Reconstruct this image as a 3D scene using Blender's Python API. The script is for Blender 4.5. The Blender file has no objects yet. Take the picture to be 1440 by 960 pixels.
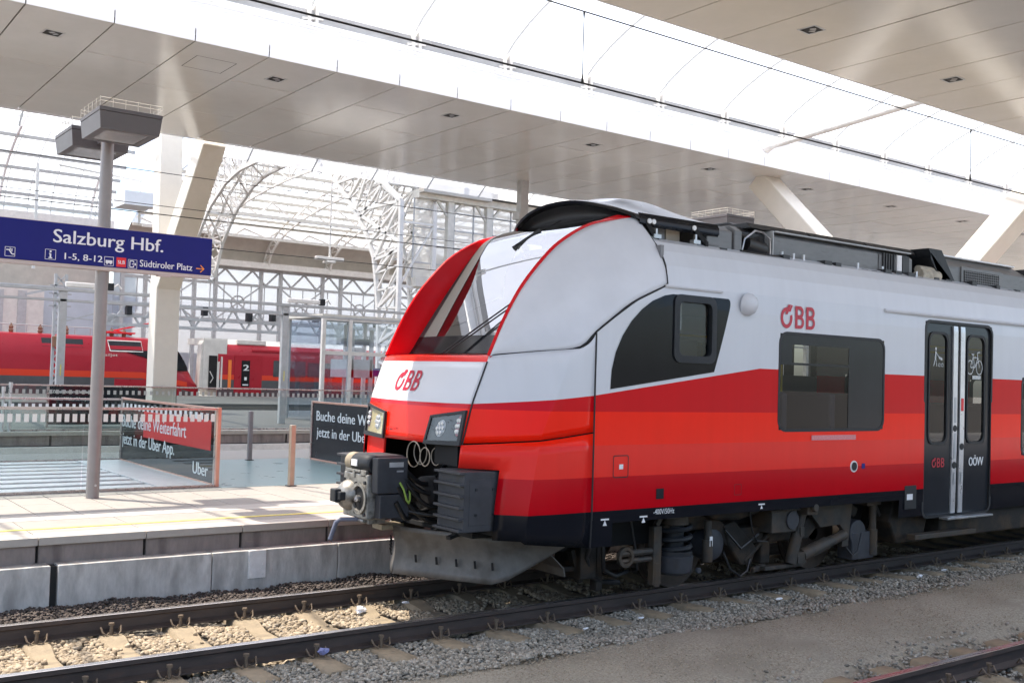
import bpy, bmesh, math, random
import numpy as np
from mathutils import Vector, Matrix
R = math.radians
random.seed(7)
rng = np.random.default_rng(11)
SC = bpy.context.scene
COL = SC.collection

# ------------------------------------------------------------------ camera, sky, sun, exposure
cam_d = bpy.data.cameras.new('camera')
cam = bpy.data.objects.new('camera', cam_d)
COL.objects.link(cam)
SC.camera = cam
F_PX, YAW, PITCH, ROLL = 1465.12, 0.637184, 0.0346103, 0.0295602
cam_d.sensor_width = 36.0
cam_d.lens = F_PX / 1440.0 * 36.0
cam_d.clip_start = 0.05
cam_d.clip_end = 3000.0
fw = Vector((math.sin(YAW) * math.cos(PITCH), math.cos(YAW) * math.cos(PITCH), math.sin(PITCH)))
r0 = Vector((math.cos(YAW), -math.sin(YAW), 0))
u0 = r0.cross(fw)
rr = math.cos(ROLL) * r0 + math.sin(ROLL) * u0
uu = -math.sin(ROLL) * r0 + math.cos(ROLL) * u0
cam.matrix_world = Matrix(((rr.x, uu.x, -fw.x, 0.0), (rr.y, uu.y, -fw.y, -8.641), (rr.z, uu.z, -fw.z, 2.154), (0, 0, 0, 1)))

SUN_EL = R(63.5)
sun_from = Vector((-0.63 * math.cos(SUN_EL), 0.777 * math.cos(SUN_EL), math.sin(SUN_EL)))
world = bpy.data.worlds.new('World')
SC.world = world
world.use_nodes = True
wn = world.node_tree.nodes
bg = wn['Background']
sky = wn.new('ShaderNodeTexSky')
sky.sky_type = 'NISHITA'
sky.sun_disc = False
sky.sun_elevation = SUN_EL
sky.sun_rotation = math.atan2(sun_from.x, sun_from.y)
sky.air_density = 1.0
sky.dust_density = 2.5
world.node_tree.links.new(sky.outputs[0], bg.inputs[0])
bg.inputs[1].default_value = 0.15
sun_d = bpy.data.lights.new('sun', 'SUN')
sun_d.energy = 5.0
sun_d.angle = R(0.53)
sun_d.color = (1.0, 0.91, 0.78)
sun = bpy.data.objects.new('sun', sun_d)
sun.rotation_euler = (-sun_from).to_track_quat('-Z', 'Y').to_euler()
sun.location = (-20, 25, 60)
COL.objects.link(sun)
SC.view_settings.view_transform = 'Standard'
SC.view_settings.look = 'None'
SC.view_settings.exposure = 1.45
SC.view_settings.gamma = 1.0
SC.view_settings.use_curve_mapping = False
cy = SC.cycles
cy.use_denoising = True
cy.max_bounces = 9
cy.diffuse_bounces = 5
cy.glossy_bounces = 4
cy.transmission_bounces = 6
cy.transparent_max_bounces = 16
cy.caustics_reflective = False
cy.caustics_refractive = False
cy.sample_clamp_indirect = 6.0

# ------------------------------------------------------------------ materials
MATS = {}
def nd(nt, t, **kw):
    n = nt.nodes.new(t)
    for k, v in kw.items():
        setattr(n, k, v)
    return n
def mat(name, col, rough=0.5, metal=0.0, var=0.0, scale=6.0, bump=0.0, bscale=40.0, coat=0.0, spec=0.5, stretch=(1, 1, 1), dirt=None, ior=None, objc=True):
    """principled paint with noise variation of colour, optional bump and soft dirt patches"""
    m = bpy.data.materials.new(name)
    m.use_nodes = True
    nt = m.node_tree
    b = nt.nodes['Principled BSDF']
    b.inputs['Roughness'].default_value = rough
    b.inputs['Metallic'].default_value = metal
    b.inputs['Specular IOR Level'].default_value = spec
    b.inputs['Coat Weight'].default_value = coat
    b.inputs['Coat Roughness'].default_value = 0.04
    if ior: b.inputs['IOR'].default_value = ior
    c4 = (*col, 1.0)
    b.inputs['Base Color'].default_value = c4
    if var or bump or dirt:
        tc = nd(nt, 'ShaderNodeTexCoord')
        mp = nd(nt, 'ShaderNodeMapping')
        mp.inputs['Scale'].default_value = stretch
        nt.links.new(tc.outputs['Object'], mp.inputs[0])
    if var:
        n = nd(nt, 'ShaderNodeTexNoise')
        n.inputs['Scale'].default_value = scale
        n.inputs['Detail'].default_value = 6.0
        n.inputs['Roughness'].default_value = 0.65
        nt.links.new(mp.outputs[0], n.inputs['Vector'])
        rp = nd(nt, 'ShaderNodeMapRange')
        rp.inputs[1].default_value = 0.3; rp.inputs[2].default_value = 0.7
        rp.inputs[3].default_value = 1.0 - var; rp.inputs[4].default_value = 1.0 + var
        nt.links.new(n.outputs[0], rp.inputs[0])
        mx = nd(nt, 'ShaderNodeMix', data_type='RGBA', blend_type='MULTIPLY')
        mx.inputs[0].default_value = 1.0
        mx.inputs[6].default_value = c4
        nt.links.new(rp.outputs[0], mx.inputs[7])
        out = mx.outputs[2]
        if dirt:
            n2 = nd(nt, 'ShaderNodeTexNoise')
            n2.inputs['Scale'].default_value = dirt[1]
            n2.inputs['Detail'].default_value = 5.0
            nt.links.new(mp.outputs[0], n2.inputs['Vector'])
            r2 = nd(nt, 'ShaderNodeMapRange')
            r2.inputs[1].default_value = dirt[2]; r2.inputs[2].default_value = dirt[2] + 0.18
            nt.links.new(n2.outputs[0], r2.inputs[0])
            m2 = nd(nt, 'ShaderNodeMix', data_type='RGBA')
            nt.links.new(r2.outputs[0], m2.inputs[0])
            nt.links.new(out, m2.inputs[6])
            m2.inputs[7].default_value = (*dirt[0], 1)
            out = m2.outputs[2]
        nt.links.new(out, b.inputs['Base Color'])
        rv = nd(nt, 'ShaderNodeMapRange')
        rv.inputs[3].default_value = max(0.0, rough - 0.3 * rough); rv.inputs[4].default_value = min(1.0, rough * 1.3)
        nt.links.new(n.outputs[0], rv.inputs[0])
        nt.links.new(rv.outputs[0], b.inputs['Roughness'])
    if bump:
        n3 = nd(nt, 'ShaderNodeTexNoise')
        n3.inputs['Scale'].default_value = bscale
        n3.inputs['Detail'].default_value = 8.0
        n3.inputs['Roughness'].default_value = 0.7
        nt.links.new(mp.outputs[0], n3.inputs['Vector'])
        bp = nd(nt, 'ShaderNodeBump')
        bp.inputs['Strength'].default_value = bump
        bp.inputs['Distance'].default_value = 0.02
        nt.links.new(n3.outputs[0], bp.inputs['Height'])
        nt.links.new(bp.outputs[0], b.inputs['Normal'])
    MATS[name] = m
    return m
def film(name, tint, transp, rough_gloss=0.0, dirt=0.0):
    """thin translucent sheet: lets part of the sun and sky through, scatters the rest"""
    m = bpy.data.materials.new(name)
    m.use_nodes = True
    nt = m.node_tree
    nt.nodes.remove(nt.nodes['Principled BSDF'])
    o = nt.nodes['Material Output']
    t = nd(nt, 'ShaderNodeBsdfTransparent')
    d = nd(nt, 'ShaderNodeBsdfTranslucent'); d.inputs[0].default_value = (*tint, 1)
    df = nd(nt, 'ShaderNodeBsdfDiffuse'); df.inputs[0].default_value = (*tint, 1)
    m1 = nd(nt, 'ShaderNodeMixShader'); m1.inputs[0].default_value = 0.3
    nt.links.new(d.outputs[0], m1.inputs[1]); nt.links.new(df.outputs[0], m1.inputs[2])
    m2 = nd(nt, 'ShaderNodeMixShader'); m2.inputs[0].default_value = 1 - transp
    nt.links.new(t.outputs[0], m2.inputs[1]); nt.links.new(m1.outputs[0], m2.inputs[2])
    if dirt:
        tc = nd(nt, 'ShaderNodeTexCoord'); n = nd(nt, 'ShaderNodeTexNoise')
        n.inputs['Scale'].default_value = 1.1; n.inputs['Detail'].default_value = 6
        nt.links.new(tc.outputs['Object'], n.inputs['Vector'])
        mr = nd(nt, 'ShaderNodeMapRange'); mr.inputs[3].default_value = 1 - transp - dirt; mr.inputs[4].default_value = 1 - transp + dirt
        nt.links.new(n.outputs[0], mr.inputs[0]); nt.links.new(mr.outputs[0], m2.inputs[0])
    nt.links.new(m2.outputs[0], o.inputs[0])
    MATS[name] = m
    return m
def glass(name, tint, refl=0.0, ior=1.5, rough=0.0):
    """thin pane: tinted see-through mixed with a mirror reflection by fresnel"""
    m = bpy.data.materials.new(name)
    m.use_nodes = True
    nt = m.node_tree
    nt.nodes.remove(nt.nodes['Principled BSDF'])
    o = nt.nodes['Material Output']
    t = nd(nt, 'ShaderNodeBsdfTransparent'); t.inputs[0].default_value = (*tint, 1)
    g = nd(nt, 'ShaderNodeBsdfGlossy'); g.inputs['Roughness'].default_value = rough
    g.inputs[0].default_value = (0.95, 0.97, 1, 1)
    fr = nd(nt, 'ShaderNodeLayerWeight'); fr.inputs[0].default_value = 0.5
    pw = nd(nt, 'ShaderNodeMath', operation='POWER'); pw.inputs[1].default_value = 5.0
    nt.links.new(fr.outputs['Facing'], pw.inputs[0])
    f0 = ((ior - 1) / (ior + 1)) ** 2 + refl      # Schlick: the same on either side of a thin pane
    ad = nd(nt, 'ShaderNodeMath', operation='MULTIPLY_ADD'); ad.inputs[1].default_value = 1 - f0; ad.inputs[2].default_value = f0; ad.use_clamp = True
    nt.links.new(pw.outputs[0], ad.inputs[0])
    mx = nd(nt, 'ShaderNodeMixShader')
    nt.links.new(ad.outputs[0], mx.inputs[0]); nt.links.new(t.outputs[0], mx.inputs[1]); nt.links.new(g.outputs[0], mx.inputs[2])
    nt.links.new(mx.outputs[0], o.inputs[0])
    MATS[name] = m
    return m

def livery(name):
    """the train's paint: white over four red bands over a black skirt, by height along the car (train coordinates)"""
    m = bpy.data.materials.new(name)
    m.use_nodes = True
    nt = m.node_tree
    b = nt.nodes['Principled BSDF']
    tc = nd(nt, 'ShaderNodeTexCoord'); sp = nd(nt, 'ShaderNodeSeparateXYZ')
    nt.links.new(tc.outputs['Object'], sp.inputs[0])
    def rng_(a, b_, c, d):
        r = nd(nt, 'ShaderNodeMapRange')
        for i, v in enumerate((a, b_, c, d)): r.inputs[i + 1].default_value = v
        nt.links.new(sp.outputs[0], r.inputs[0]); return r.outputs[0]
    def add(a, c):
        n = nd(nt, 'ShaderNodeMath', operation='ADD')
        nt.links.new(a, n.inputs[0])
        if isinstance(c, float): n.inputs[1].default_value = c
        else: nt.links.new(c, n.inputs[1])
        return n.outputs[0]
    top = add(rng_(-1.1, 0.0, 1.90, 2.01), rng_(0.0, 2.3, 0.0, 0.315))
    z = sp.outputs[2]
    cur = None
    cols = [(0.009, 0.010, 0.014), (0.50, 0.002, 0.009), (0.80, 0.028, 0.020), (0.93, 0.016, 0.004), (0.60, 0.002, 0.009), (0.63, 0.645, 0.685)]
    thr = [0.95, 1.262, 1.555, 1.865, top]
    prev = None
    for i, t in enumerate(thr):
        g = nd(nt, 'ShaderNodeMath', operation='GREATER_THAN')
        nt.links.new(z, g.inputs[0])
        if isinstance(t, float): g.inputs[1].default_value = t
        else: nt.links.new(t, g.inputs[1])
        mx = nd(nt, 'ShaderNodeMix', data_type='RGBA')
        nt.links.new(g.outputs[0], mx.inputs[0])
        if prev is None: mx.inputs[6].default_value = (*cols[0], 1)
        else: nt.links.new(prev, mx.inputs[6])
        mx.inputs[7].default_value = (*cols[i + 1], 1)
        prev = mx.outputs[2]
    n = nd(nt, 'ShaderNodeTexNoise'); n.inputs['Scale'].default_value = 1.7; n.inputs['Detail'].default_value = 7
    nt.links.new(tc.outputs['Object'], n.inputs['Vector'])
    mr = nd(nt, 'ShaderNodeMapRange'); mr.inputs[3].default_value = 0.88; mr.inputs[4].default_value = 1.07
    mp = nd(nt, 'ShaderNodeMapping'); mp.inputs['Scale'].default_value = (9.0, 1.0, 0.55)      # faint run-down streaks of dirt
    nt.links.new(tc.outputs['Object'], mp.inputs[0])
    n4 = nd(nt, 'ShaderNodeTexNoise'); n4.inputs['Scale'].default_value = 1.0; n4.inputs['Detail'].default_value = 7
    nt.links.new(mp.outputs[0], n4.inputs['Vector'])
    av = nd(nt, 'ShaderNodeMath', operation='MULTIPLY_ADD'); av.inputs[1].default_value = 0.5
    hf = nd(nt, 'ShaderNodeMath', operation='MULTIPLY'); hf.inputs[1].default_value = 0.5
    nt.links.new(n.outputs[0], hf.inputs[0]); nt.links.new(n4.outputs[0], av.inputs[0]); nt.links.new(hf.outputs[0], av.inputs[2])
    nt.links.new(av.outputs[0], mr.inputs[0])
    mm = nd(nt, 'ShaderNodeMix', data_type='RGBA', blend_type='MULTIPLY'); mm.inputs[0].default_value = 1
    nt.links.new(prev, mm.inputs[6]); nt.links.new(mr.outputs[0], mm.inputs[7])
    nt.links.new(mm.outputs[2], b.inputs['Base Color'])
    b.inputs['Roughness'].default_value = 0.16
    b.inputs['Specular IOR Level'].default_value = 0.17
    # the faint waviness of welded sheet
    n3 = nd(nt, 'ShaderNodeTexNoise'); n3.inputs['Scale'].default_value = 1.6; n3.inputs['Detail'].default_value = 1.5
    nt.links.new(tc.outputs['Object'], n3.inputs['Vector'])
    bp = nd(nt, 'ShaderNodeBump'); bp.inputs['Strength'].default_value = 0.12; bp.inputs['Distance'].default_value = 0.02
    nt.links.new(n3.outputs[0], bp.inputs['Height'])
    nt.links.new(bp.outputs[0], b.inputs['Normal'])
    MATS[name] = m
    return m

livery('train_livery')
mat('train_white', (0.63, 0.64, 0.68), 0.2, spec=0.25, var=0.04, scale=3)
mat('border_grey', (0.06, 0.062, 0.066), 0.5, spec=0.2, var=0.05, scale=3)
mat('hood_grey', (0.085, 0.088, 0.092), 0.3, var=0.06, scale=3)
mat('train_red', (0.62, 0.004, 0.010), 0.2, spec=0.25, var=0.05, scale=3)
mat('ledge_red', (0.80, 0.02, 0.01), 0.22, spec=0.25, var=0.05, scale=3)
mat('logo_red', (0.45, 0.005, 0.03), 0.35)
mat('black_gloss', (0.009, 0.010, 0.013), 0.12, spec=0.18, var=0.1, scale=3)
mat('coach_window', (0.05, 0.055, 0.065), 0.12, spec=0.4, var=0.5, scale=0.9)
mat('black_rubber', (0.012, 0.012, 0.014), 0.6)
mat('cavity_black', (0.006, 0.006, 0.007), 0.8)
mat('dark_grey', (0.022, 0.024, 0.028), 0.45, spec=0.25, var=0.25, scale=8)
mat('door_grey', (0.020, 0.023, 0.028), 0.18, spec=0.22, var=0.1, scale=2)
mat('bogie_grey', (0.022, 0.0195, 0.017), 0.65, spec=0.2, var=0.45, scale=12, bump=0.2, bscale=30, dirt=((0.05, 0.034, 0.022), 5, 0.47))
mat('bogie_light', (0.046, 0.042, 0.037), 0.55, spec=0.25, var=0.35, scale=10, dirt=((0.07, 0.05, 0.034), 4, 0.48))
mat('pod_grey', (0.15, 0.152, 0.155), 0.42, var=0.18, scale=3, stretch=(1, 1, 4), dirt=((0.05, 0.047, 0.042), 3, 0.58))
mat('pod_dark', (0.022, 0.023, 0.026), 0.5, var=0.3, scale=6)
mat('silver', (0.60, 0.61, 0.64), 0.3, metal=0.6, var=0.08, scale=8)
mat('steel', (0.45, 0.45, 0.46), 0.35, metal=0.8, var=0.2, scale=12)
mat('coupler_metal', (0.28, 0.27, 0.25), 0.42, metal=0.5, var=0.35, scale=14, dirt=((0.06, 0.05, 0.04), 9, 0.55))
mat('coupler_tan', (0.28, 0.23, 0.16), 0.5, var=0.3, scale=10)
mat('plough_grey', (0.125, 0.115, 0.105), 0.5, metal=0.2, var=0.3, scale=5, dirt=((0.07, 0.06, 0.05), 4, 0.52))
mat('absorber_grey', (0.043, 0.045, 0.052), 0.5, spec=0.3, var=0.22, scale=7, dirt=((0.04, 0.035, 0.03), 8, 0.6))
mat('wheel_rust', (0.06, 0.045, 0.035), 0.6, metal=0.3, var=0.4, scale=9)
mat('wheel_tread', (0.35, 0.34, 0.33), 0.3, metal=0.9)
mat('white_mark', (0.75, 0.75, 0.76), 0.5)
mat('cable_black', (0.012, 0.012, 0.013), 0.45)
mat('cable_green', (0.28, 0.42, 0.08), 0.5)
mat('cable_wire', (0.35, 0.30, 0.24), 0.5)
mat('hose_grey', (0.11, 0.12, 0.17), 0.5)
mat('canvas', (0.42, 0.38, 0.31), 0.8, var=0.3, scale=12)
mat('lamp_white', (0.8, 0.8, 0.8), 0.25, var=0.2, scale=60)
mat('lamp_red', (0.62, 0.20, 0.22), 0.25, var=0.2, scale=60)
mat('lamp_back', (0.05, 0.052, 0.055), 0.35, var=0.3, scale=30)
mat('lamp_back_sunlit', (0.88, 0.72, 0.36), 0.4, metal=0.2, var=0.2, scale=40)
mat('seat_dark', (0.03, 0.03, 0.05), 0.8)
mat('interior', (0.20, 0.20, 0.21), 0.5)
mat('pole_yellow', (0.75, 0.55, 0.05), 0.4)
glass('cab_glass', (0.34, 0.37, 0.38), 0.21, 1.7)
glass('side_glass', (0.55, 0.57, 0.57), 0.0, 1.5)
glass('clear_glass', (0.90, 0.94, 0.935), 0.0, 1.33)
glass('lens_glass', (0.7, 0.72, 0.74), 0.02, 1.45)
glass('dark_ad_glass', (0.07, 0.075, 0.08), 0.02, 1.45)
glass('hall_glass', (0.85, 0.89, 0.93), 0.03, 1.45)
film('membrane', (0.93, 0.94, 0.95), 0.62, dirt=0.08)
film('screen_film', (0.9, 0.9, 0.88), 0.5, dirt=0.1)
film('rib_film', (0.50, 0.51, 0.52), 0.08)
film('vault_film', (0.60, 0.62, 0.65), 0.30, dirt=0.08)
film('vault_grey', (0.36, 0.38, 0.42), 0.10, dirt=0.04)
mat('ceiling', (0.60, 0.585, 0.56), 0.13, var=0.04, scale=1.2, spec=0.8, bump=0.03, bscale=1.2)
mat('ceiling_warm', (0.60, 0.56, 0.50), 0.15, var=0.04, scale=1.2, spec=0.8, bump=0.03, bscale=1.2)
mat('roof_white', (0.80, 0.81, 0.83), 0.45, var=0.06, scale=2)
mat('column_white', (0.70, 0.67, 0.61), 0.5, var=0.04, scale=3, dirt=((0.62, 0.57, 0.48), 1.2, 0.62))
mat('steel_white', (0.72, 0.70, 0.67), 0.5, var=0.1, scale=4)
mat('steel_cream', (0.62, 0.59, 0.53), 0.55, var=0.15, scale=4)
mat('steel_grey', (0.42, 0.43, 0.44), 0.45, var=0.12, scale=6)
mat('joint_black', (0.02, 0.02, 0.02), 0.8)
mat('gutter_grey', (0.36, 0.36, 0.36), 0.6, var=0.3, scale=3, stretch=(0.3, 1, 1))
mat('lamp_grey', (0.095, 0.09, 0.10), 0.45, var=0.08, scale=4)
mat('pole_grey', (0.27, 0.25, 0.25), 0.38, metal=0.3, var=0.08, scale=5)
mat('lamp_glass', (0.33, 0.34, 0.36), 0.06, var=0.1, scale=5, spec=0.9)
mat('sign_blue', (0.012, 0.014, 0.17), 0.4, spec=0.2, var=0.04, scale=3)
mat('sign_white', (0.80, 0.82, 0.90), 0.5)
mat('sign_orange', (0.85, 0.27, 0.03), 0.5)
mat('sign_red', (0.72, 0.02, 0.03), 0.5)
mat('sign_edge', (0.50, 0.42, 0.40), 0.4, metal=0.3)
mat('ad_black', (0.014, 0.018, 0.025), 0.25, var=0.05, scale=3, spec=0.3)
mat('ad_reflection', (0.62, 0.03, 0.03), 0.3)
mat('frame_steel', (0.52, 0.46, 0.44), 0.28, metal=0.8, var=0.1, scale=6)
mat('copper_edge', (0.62, 0.36, 0.28), 0.35, metal=0.5, var=0.1, scale=6)
mat('bollard_tan', (0.46, 0.38, 0.31), 0.35, metal=0.4, var=0.1, scale=6)
mat('print_white', (0.75, 0.77, 0.77), 0.5)
mat('print_grey', (0.45, 0.47, 0.47), 0.5)
mat('eave_sheet', (0.34, 0.34, 0.31), 0.6, var=0.15, scale=2)
mat('grille_slat', (0.85, 0.85, 0.85), 0.4, metal=0.3, var=0.08, scale=5)
mat('concrete', (0.50, 0.487, 0.465), 0.85, var=0.32, scale=7, bump=0.6, bscale=22, stretch=(1, 1, 0.35), dirt=((0.31, 0.30, 0.285), 5.2, 0.50))
mat('concrete_pale', (0.74, 0.73, 0.72), 0.8, var=0.12, scale=7, bump=0.2, bscale=30)
mat('edge_stone', (0.235, 0.20, 0.185), 0.8, var=0.25, scale=7, bump=0.35, bscale=35, stretch=(1, 1, 0.3), dirt=((0.13, 0.105, 0.10), 5.4, 0.55))
mat('paving', (0.28, 0.26, 0.24), 0.65, var=0.1, scale=9, bump=0.12, bscale=60, dirt=((0.30, 0.27, 0.24), 2.3, 0.6))
mat('paving_pale', (0.40, 0.375, 0.345), 0.65, var=0.08, scale=9, bump=0.12, bscale=60)
mat('paving_joint', (0.13, 0.12, 0.11), 0.9, var=0.1, scale=20)
mat('yellow_line', (0.70, 0.62, 0.16), 0.6, var=0.15, scale=14)
mat('teal_floor', (0.22, 0.34, 0.35), 0.3, var=0.08, scale=3, spec=0.6)
mat('rail_side', (0.055, 0.040, 0.034), 0.7, var=0.35, scale=8, bump=0.2, bscale=40, stretch=(0.5, 1, 2), dirt=((0.12, 0.06, 0.035), 5, 0.62))
mat('rail_top', (0.62, 0.58, 0.55), 0.28, metal=0.9, var=0.15, scale=10, stretch=(0.2, 4, 1))
mat('rail_rust', (0.26, 0.12, 0.085), 0.7, var=0.35, scale=8, bump=0.2, bscale=40)
mat('sleeper', (0.27, 0.215, 0.145), 0.85, var=0.22, scale=10, bump=0.3, bscale=45, dirt=((0.16, 0.13, 0.095), 4, 0.56))
mat('clip_rust', (0.16, 0.12, 0.085), 0.6, metal=0.3, var=0.3, scale=30)
mat('ground', (0.15, 0.135, 0.115), 0.95, var=0.3, scale=3, bump=0.5, bscale=60)
mat('grit', (0.385, 0.345, 0.27), 0.95, var=0.42, scale=48, bump=0.9, bscale=130, dirt=((0.32, 0.285, 0.22), 1.3, 0.50))
mat('asphalt', (0.10, 0.10, 0.10), 0.85, var=0.2, scale=20, bump=0.2, bscale=80)
mat('loco_red', (0.36, 0.012, 0.026), 0.3, spec=0.3, var=0.06, scale=2)
mat('loco_bright', (0.66, 0.05, 0.02), 0.3, spec=0.3)
mat('loco_grey', (0.07, 0.07, 0.075), 0.4, var=0.15, scale=3)
mat('coach_white', (0.62, 0.60, 0.56), 0.45, var=0.1, scale=3)
mat('orange', (0.85, 0.20, 0.03), 0.5)
mat('insulator', (0.20, 0.10, 0.06), 0.3)
mat('paper', (0.80, 0.80, 0.82), 0.8, var=0.1, scale=30)
mat('blue_bag', (0.20, 0.22, 0.42), 0.5, var=0.3, scale=30)
mat('wall_beige', (0.50, 0.46, 0.41), 0.8, var=0.1, scale=2, bump=0.1, bscale=3)
mat('wall_blue', (0.52, 0.56, 0.62), 0.7, var=0.08, scale=0.7)

def stone_mat(name, cols, rough=0.9):
    m = bpy.data.materials.new(name)
    m.use_nodes = True
    nt = m.node_tree
    b = nt.nodes['Principled BSDF']
    g = nd(nt, 'ShaderNodeNewGeometry')
    cr = nd(nt, 'ShaderNodeValToRGB')
    e = cr.color_ramp.elements
    e[0].color = (*cols[0], 1); e[1].color = (*cols[-1], 1)
    for i, c in enumerate(cols[1:-1]):
        k = e.new((i + 1) / (len(cols) - 1)); k.color = (*c, 1)
    nt.links.new(g.outputs['Random Per Island'], cr.inputs[0])
    tc = nd(nt, 'ShaderNodeTexCoord'); n = nd(nt, 'ShaderNodeTexNoise')
    n.inputs['Scale'].default_value = 70; n.inputs['Detail'].default_value = 4
    nt.links.new(tc.outputs['Object'], n.inputs['Vector'])
    mr = nd(nt, 'ShaderNodeMapRange'); mr.inputs[3].default_value = 0.75; mr.inputs[4].default_value = 1.2
    nt.links.new(n.outputs[0], mr.inputs[0])
    mx = nd(nt, 'ShaderNodeMix', data_type='RGBA', blend_type='MULTIPLY'); mx.inputs[0].default_value = 1
    nt.links.new(cr.outputs[0], mx.inputs[6]); nt.links.new(mr.outputs[0], mx.inputs[7])
    nt.links.new(mx.outputs[2], b.inputs['Base Color'])
    b.inputs['Roughness'].default_value = rough
    MATS[name] = m
stone_mat('ballast_stone', [(0.17, 0.13, 0.09), (0.36, 0.285, 0.195), (0.27, 0.215, 0.15), (0.44, 0.36, 0.26), (0.30, 0.255, 0.20)])
stone_mat('ballast_grey', [(0.14, 0.125, 0.10), (0.34, 0.31, 0.255), (0.23, 0.208, 0.168), (0.47, 0.435, 0.37), (0.26, 0.22, 0.17)])
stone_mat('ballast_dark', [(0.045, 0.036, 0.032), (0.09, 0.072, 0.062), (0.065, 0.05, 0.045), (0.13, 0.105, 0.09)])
stone_mat('grit_grain', [(0.22, 0.18, 0.125), (0.40, 0.335, 0.245), (0.50, 0.43, 0.33), (0.28, 0.235, 0.175)])

# ------------------------------------------------------------------ mesh building
ORG = {}
class MB:
    """collects shapes in world coordinates; build() links them as ONE mesh object in its thing's coordinates"""
    def __init__(s):
        s.v = []; s.f = []; s.mi = []; s.cur = 0
    def m(s, i):
        s.cur = i; return s
    def add(s, vs, fs):
        o = len(s.v)
        s.v.extend([tuple(v) for v in vs])
        for f in fs:
            s.f.append(tuple(i + o for i in f)); s.mi.append(s.cur)
        return s
    def box(s, x0, x1, y0, y1, z0, z1):
        vs = [(x, y, z) for z in (z0, z1) for y in (y0, y1) for x in (x0, x1)]
        return s.add(vs, [(0, 2, 3, 1), (4, 5, 7, 6), (0, 1, 5, 4), (2, 6, 7, 3), (0, 4, 6, 2), (1, 3, 7, 5)])
    def bar(s, p, q, w, h=None, up=(0, 0, 1), w2=None, h2=None):
        p = Vector(p); q = Vector(q); h = h or w; w2 = w2 or w; h2 = h2 or h
        d = (q - p).normalized(); u = Vector(up)
        if abs(d.dot(u)) > 0.99: u = Vector((1, 0, 0))
        a = d.cross(u).normalized(); b = a.cross(d)
        vs = []
        for c, ww, hh in ((p, w, h), (q, w2, h2)):
            for sx, sy in ((-1, -1), (1, -1), (1, 1), (-1, 1)):
                vs.append(c + a * (sx * ww / 2) + b * (sy * hh / 2))
        return s.add(vs, [(0, 1, 2, 3), (7, 6, 5, 4), (0, 4, 5, 1), (1, 5, 6, 2), (2, 6, 7, 3), (3, 7, 4, 0)])
    def tube(s, p, q, r, n=8, r2=None, cap=True):
        p = Vector(p); q = Vector(q); r2 = r if r2 is None else r2
        d = (q - p).normalized(); u = Vector((0, 0, 1)) if abs(d.z) < 0.95 else Vector((1, 0, 0))
        a = d.cross(u).normalized(); b = a.cross(d)
        vs = []
        for c, rad in ((p, r), (q, r2)):
            for k in range(n):
                t = 2 * math.pi * k / n
                vs.append(c + a * (math.cos(t) * rad) + b * (math.sin(t) * rad))
        fs = [(k, (k + 1) % n, n + (k + 1) % n, n + k) for k in range(n)]
        if cap: fs += [tuple(range(n - 1, -1, -1)), tuple(range(n, 2 * n))]
        return s.add(vs, fs)
    def path(s, pts, r, n=6):
        pts = [Vector(p) for p in pts]
        vs = []
        N = len(pts)
        pa = None
        for i, p in enumerate(pts):
            d = (pts[min(i + 1, N - 1)] - pts[max(i - 1, 0)]).normalized()
            if pa is None:
                u = Vector((0, 0, 1)) if abs(d.z) < 0.9 else Vector((1, 0, 0))
                a = d.cross(u).normalized()
            else:
                a = (pa - d * pa.dot(d)).normalized()
            pa = a; b = a.cross(d)
            for k in range(n):
                t = 2 * math.pi * k / n
                vs.append(p + a * (math.cos(t) * r) + b * (math.sin(t) * r))
        fs = [(i * n + k, i * n + (k + 1) % n, (i + 1) * n + (k + 1) % n, (i + 1) * n + k) for i in range(N - 1) for k in range(n)]
        fs += [tuple(range(n - 1, -1, -1)), tuple(range((N - 1) * n, N * n))]
        return s.add(vs, fs)
    def lathe(s, prof, o, axis, n=16):
        """prof: (distance along axis, radius)"""
        o = Vector(o); d = Vector(axis).normalized(); u = Vector((0, 0, 1)) if abs(d.z) < 0.95 else Vector((1, 0, 0))
        a = d.cross(u).normalized(); b = a.cross(d)
        vs = []
        for t, r in prof:
            for k in range(n):
                g = 2 * math.pi * k / n
                vs.append(o + d * t + a * (math.cos(g) * r) + b * (math.sin(g) * r))
        N = len(prof)
        fs = [(i * n + k, i * n + (k + 1) % n, (i + 1) * n + (k + 1) % n, (i + 1) * n + k) for i in range(N - 1) for k in range(n)]
        fs += [tuple(range(n - 1, -1, -1)), tuple(range((N - 1) * n, N * n))]
        return s.add(vs, fs)
    def grid(s, rows):
        w = len(rows[0])
        return s.add([p for r in rows for p in r], [(i * w + j, i * w + j + 1, (i + 1) * w + j + 1, (i + 1) * w + j) for i in range(len(rows) - 1) for j in range(w - 1)])
    def poly(s, pts):
        return s.add(pts, [tuple(range(len(pts)))])
    def prism(s, poly, ax, a, b):
        """2-D polygon pushed along axis ax (0 x, 1 y, 2 z) from a to b"""
        def mk(p, t):
            return {0: (t, p[0], p[1]), 1: (p[0], t, p[1]), 2: (p[0], p[1], t)}[ax]
        n = len(poly)
        vs = [mk(p, a) for p in poly] + [mk(p, b) for p in poly]
        fs = [tuple(range(n)), tuple(range(2 * n - 1, n - 1, -1))] + [(k, n + k, n + (k + 1) % n, (k + 1) % n) for k in range(n)]
        return s.add(vs, fs)
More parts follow.
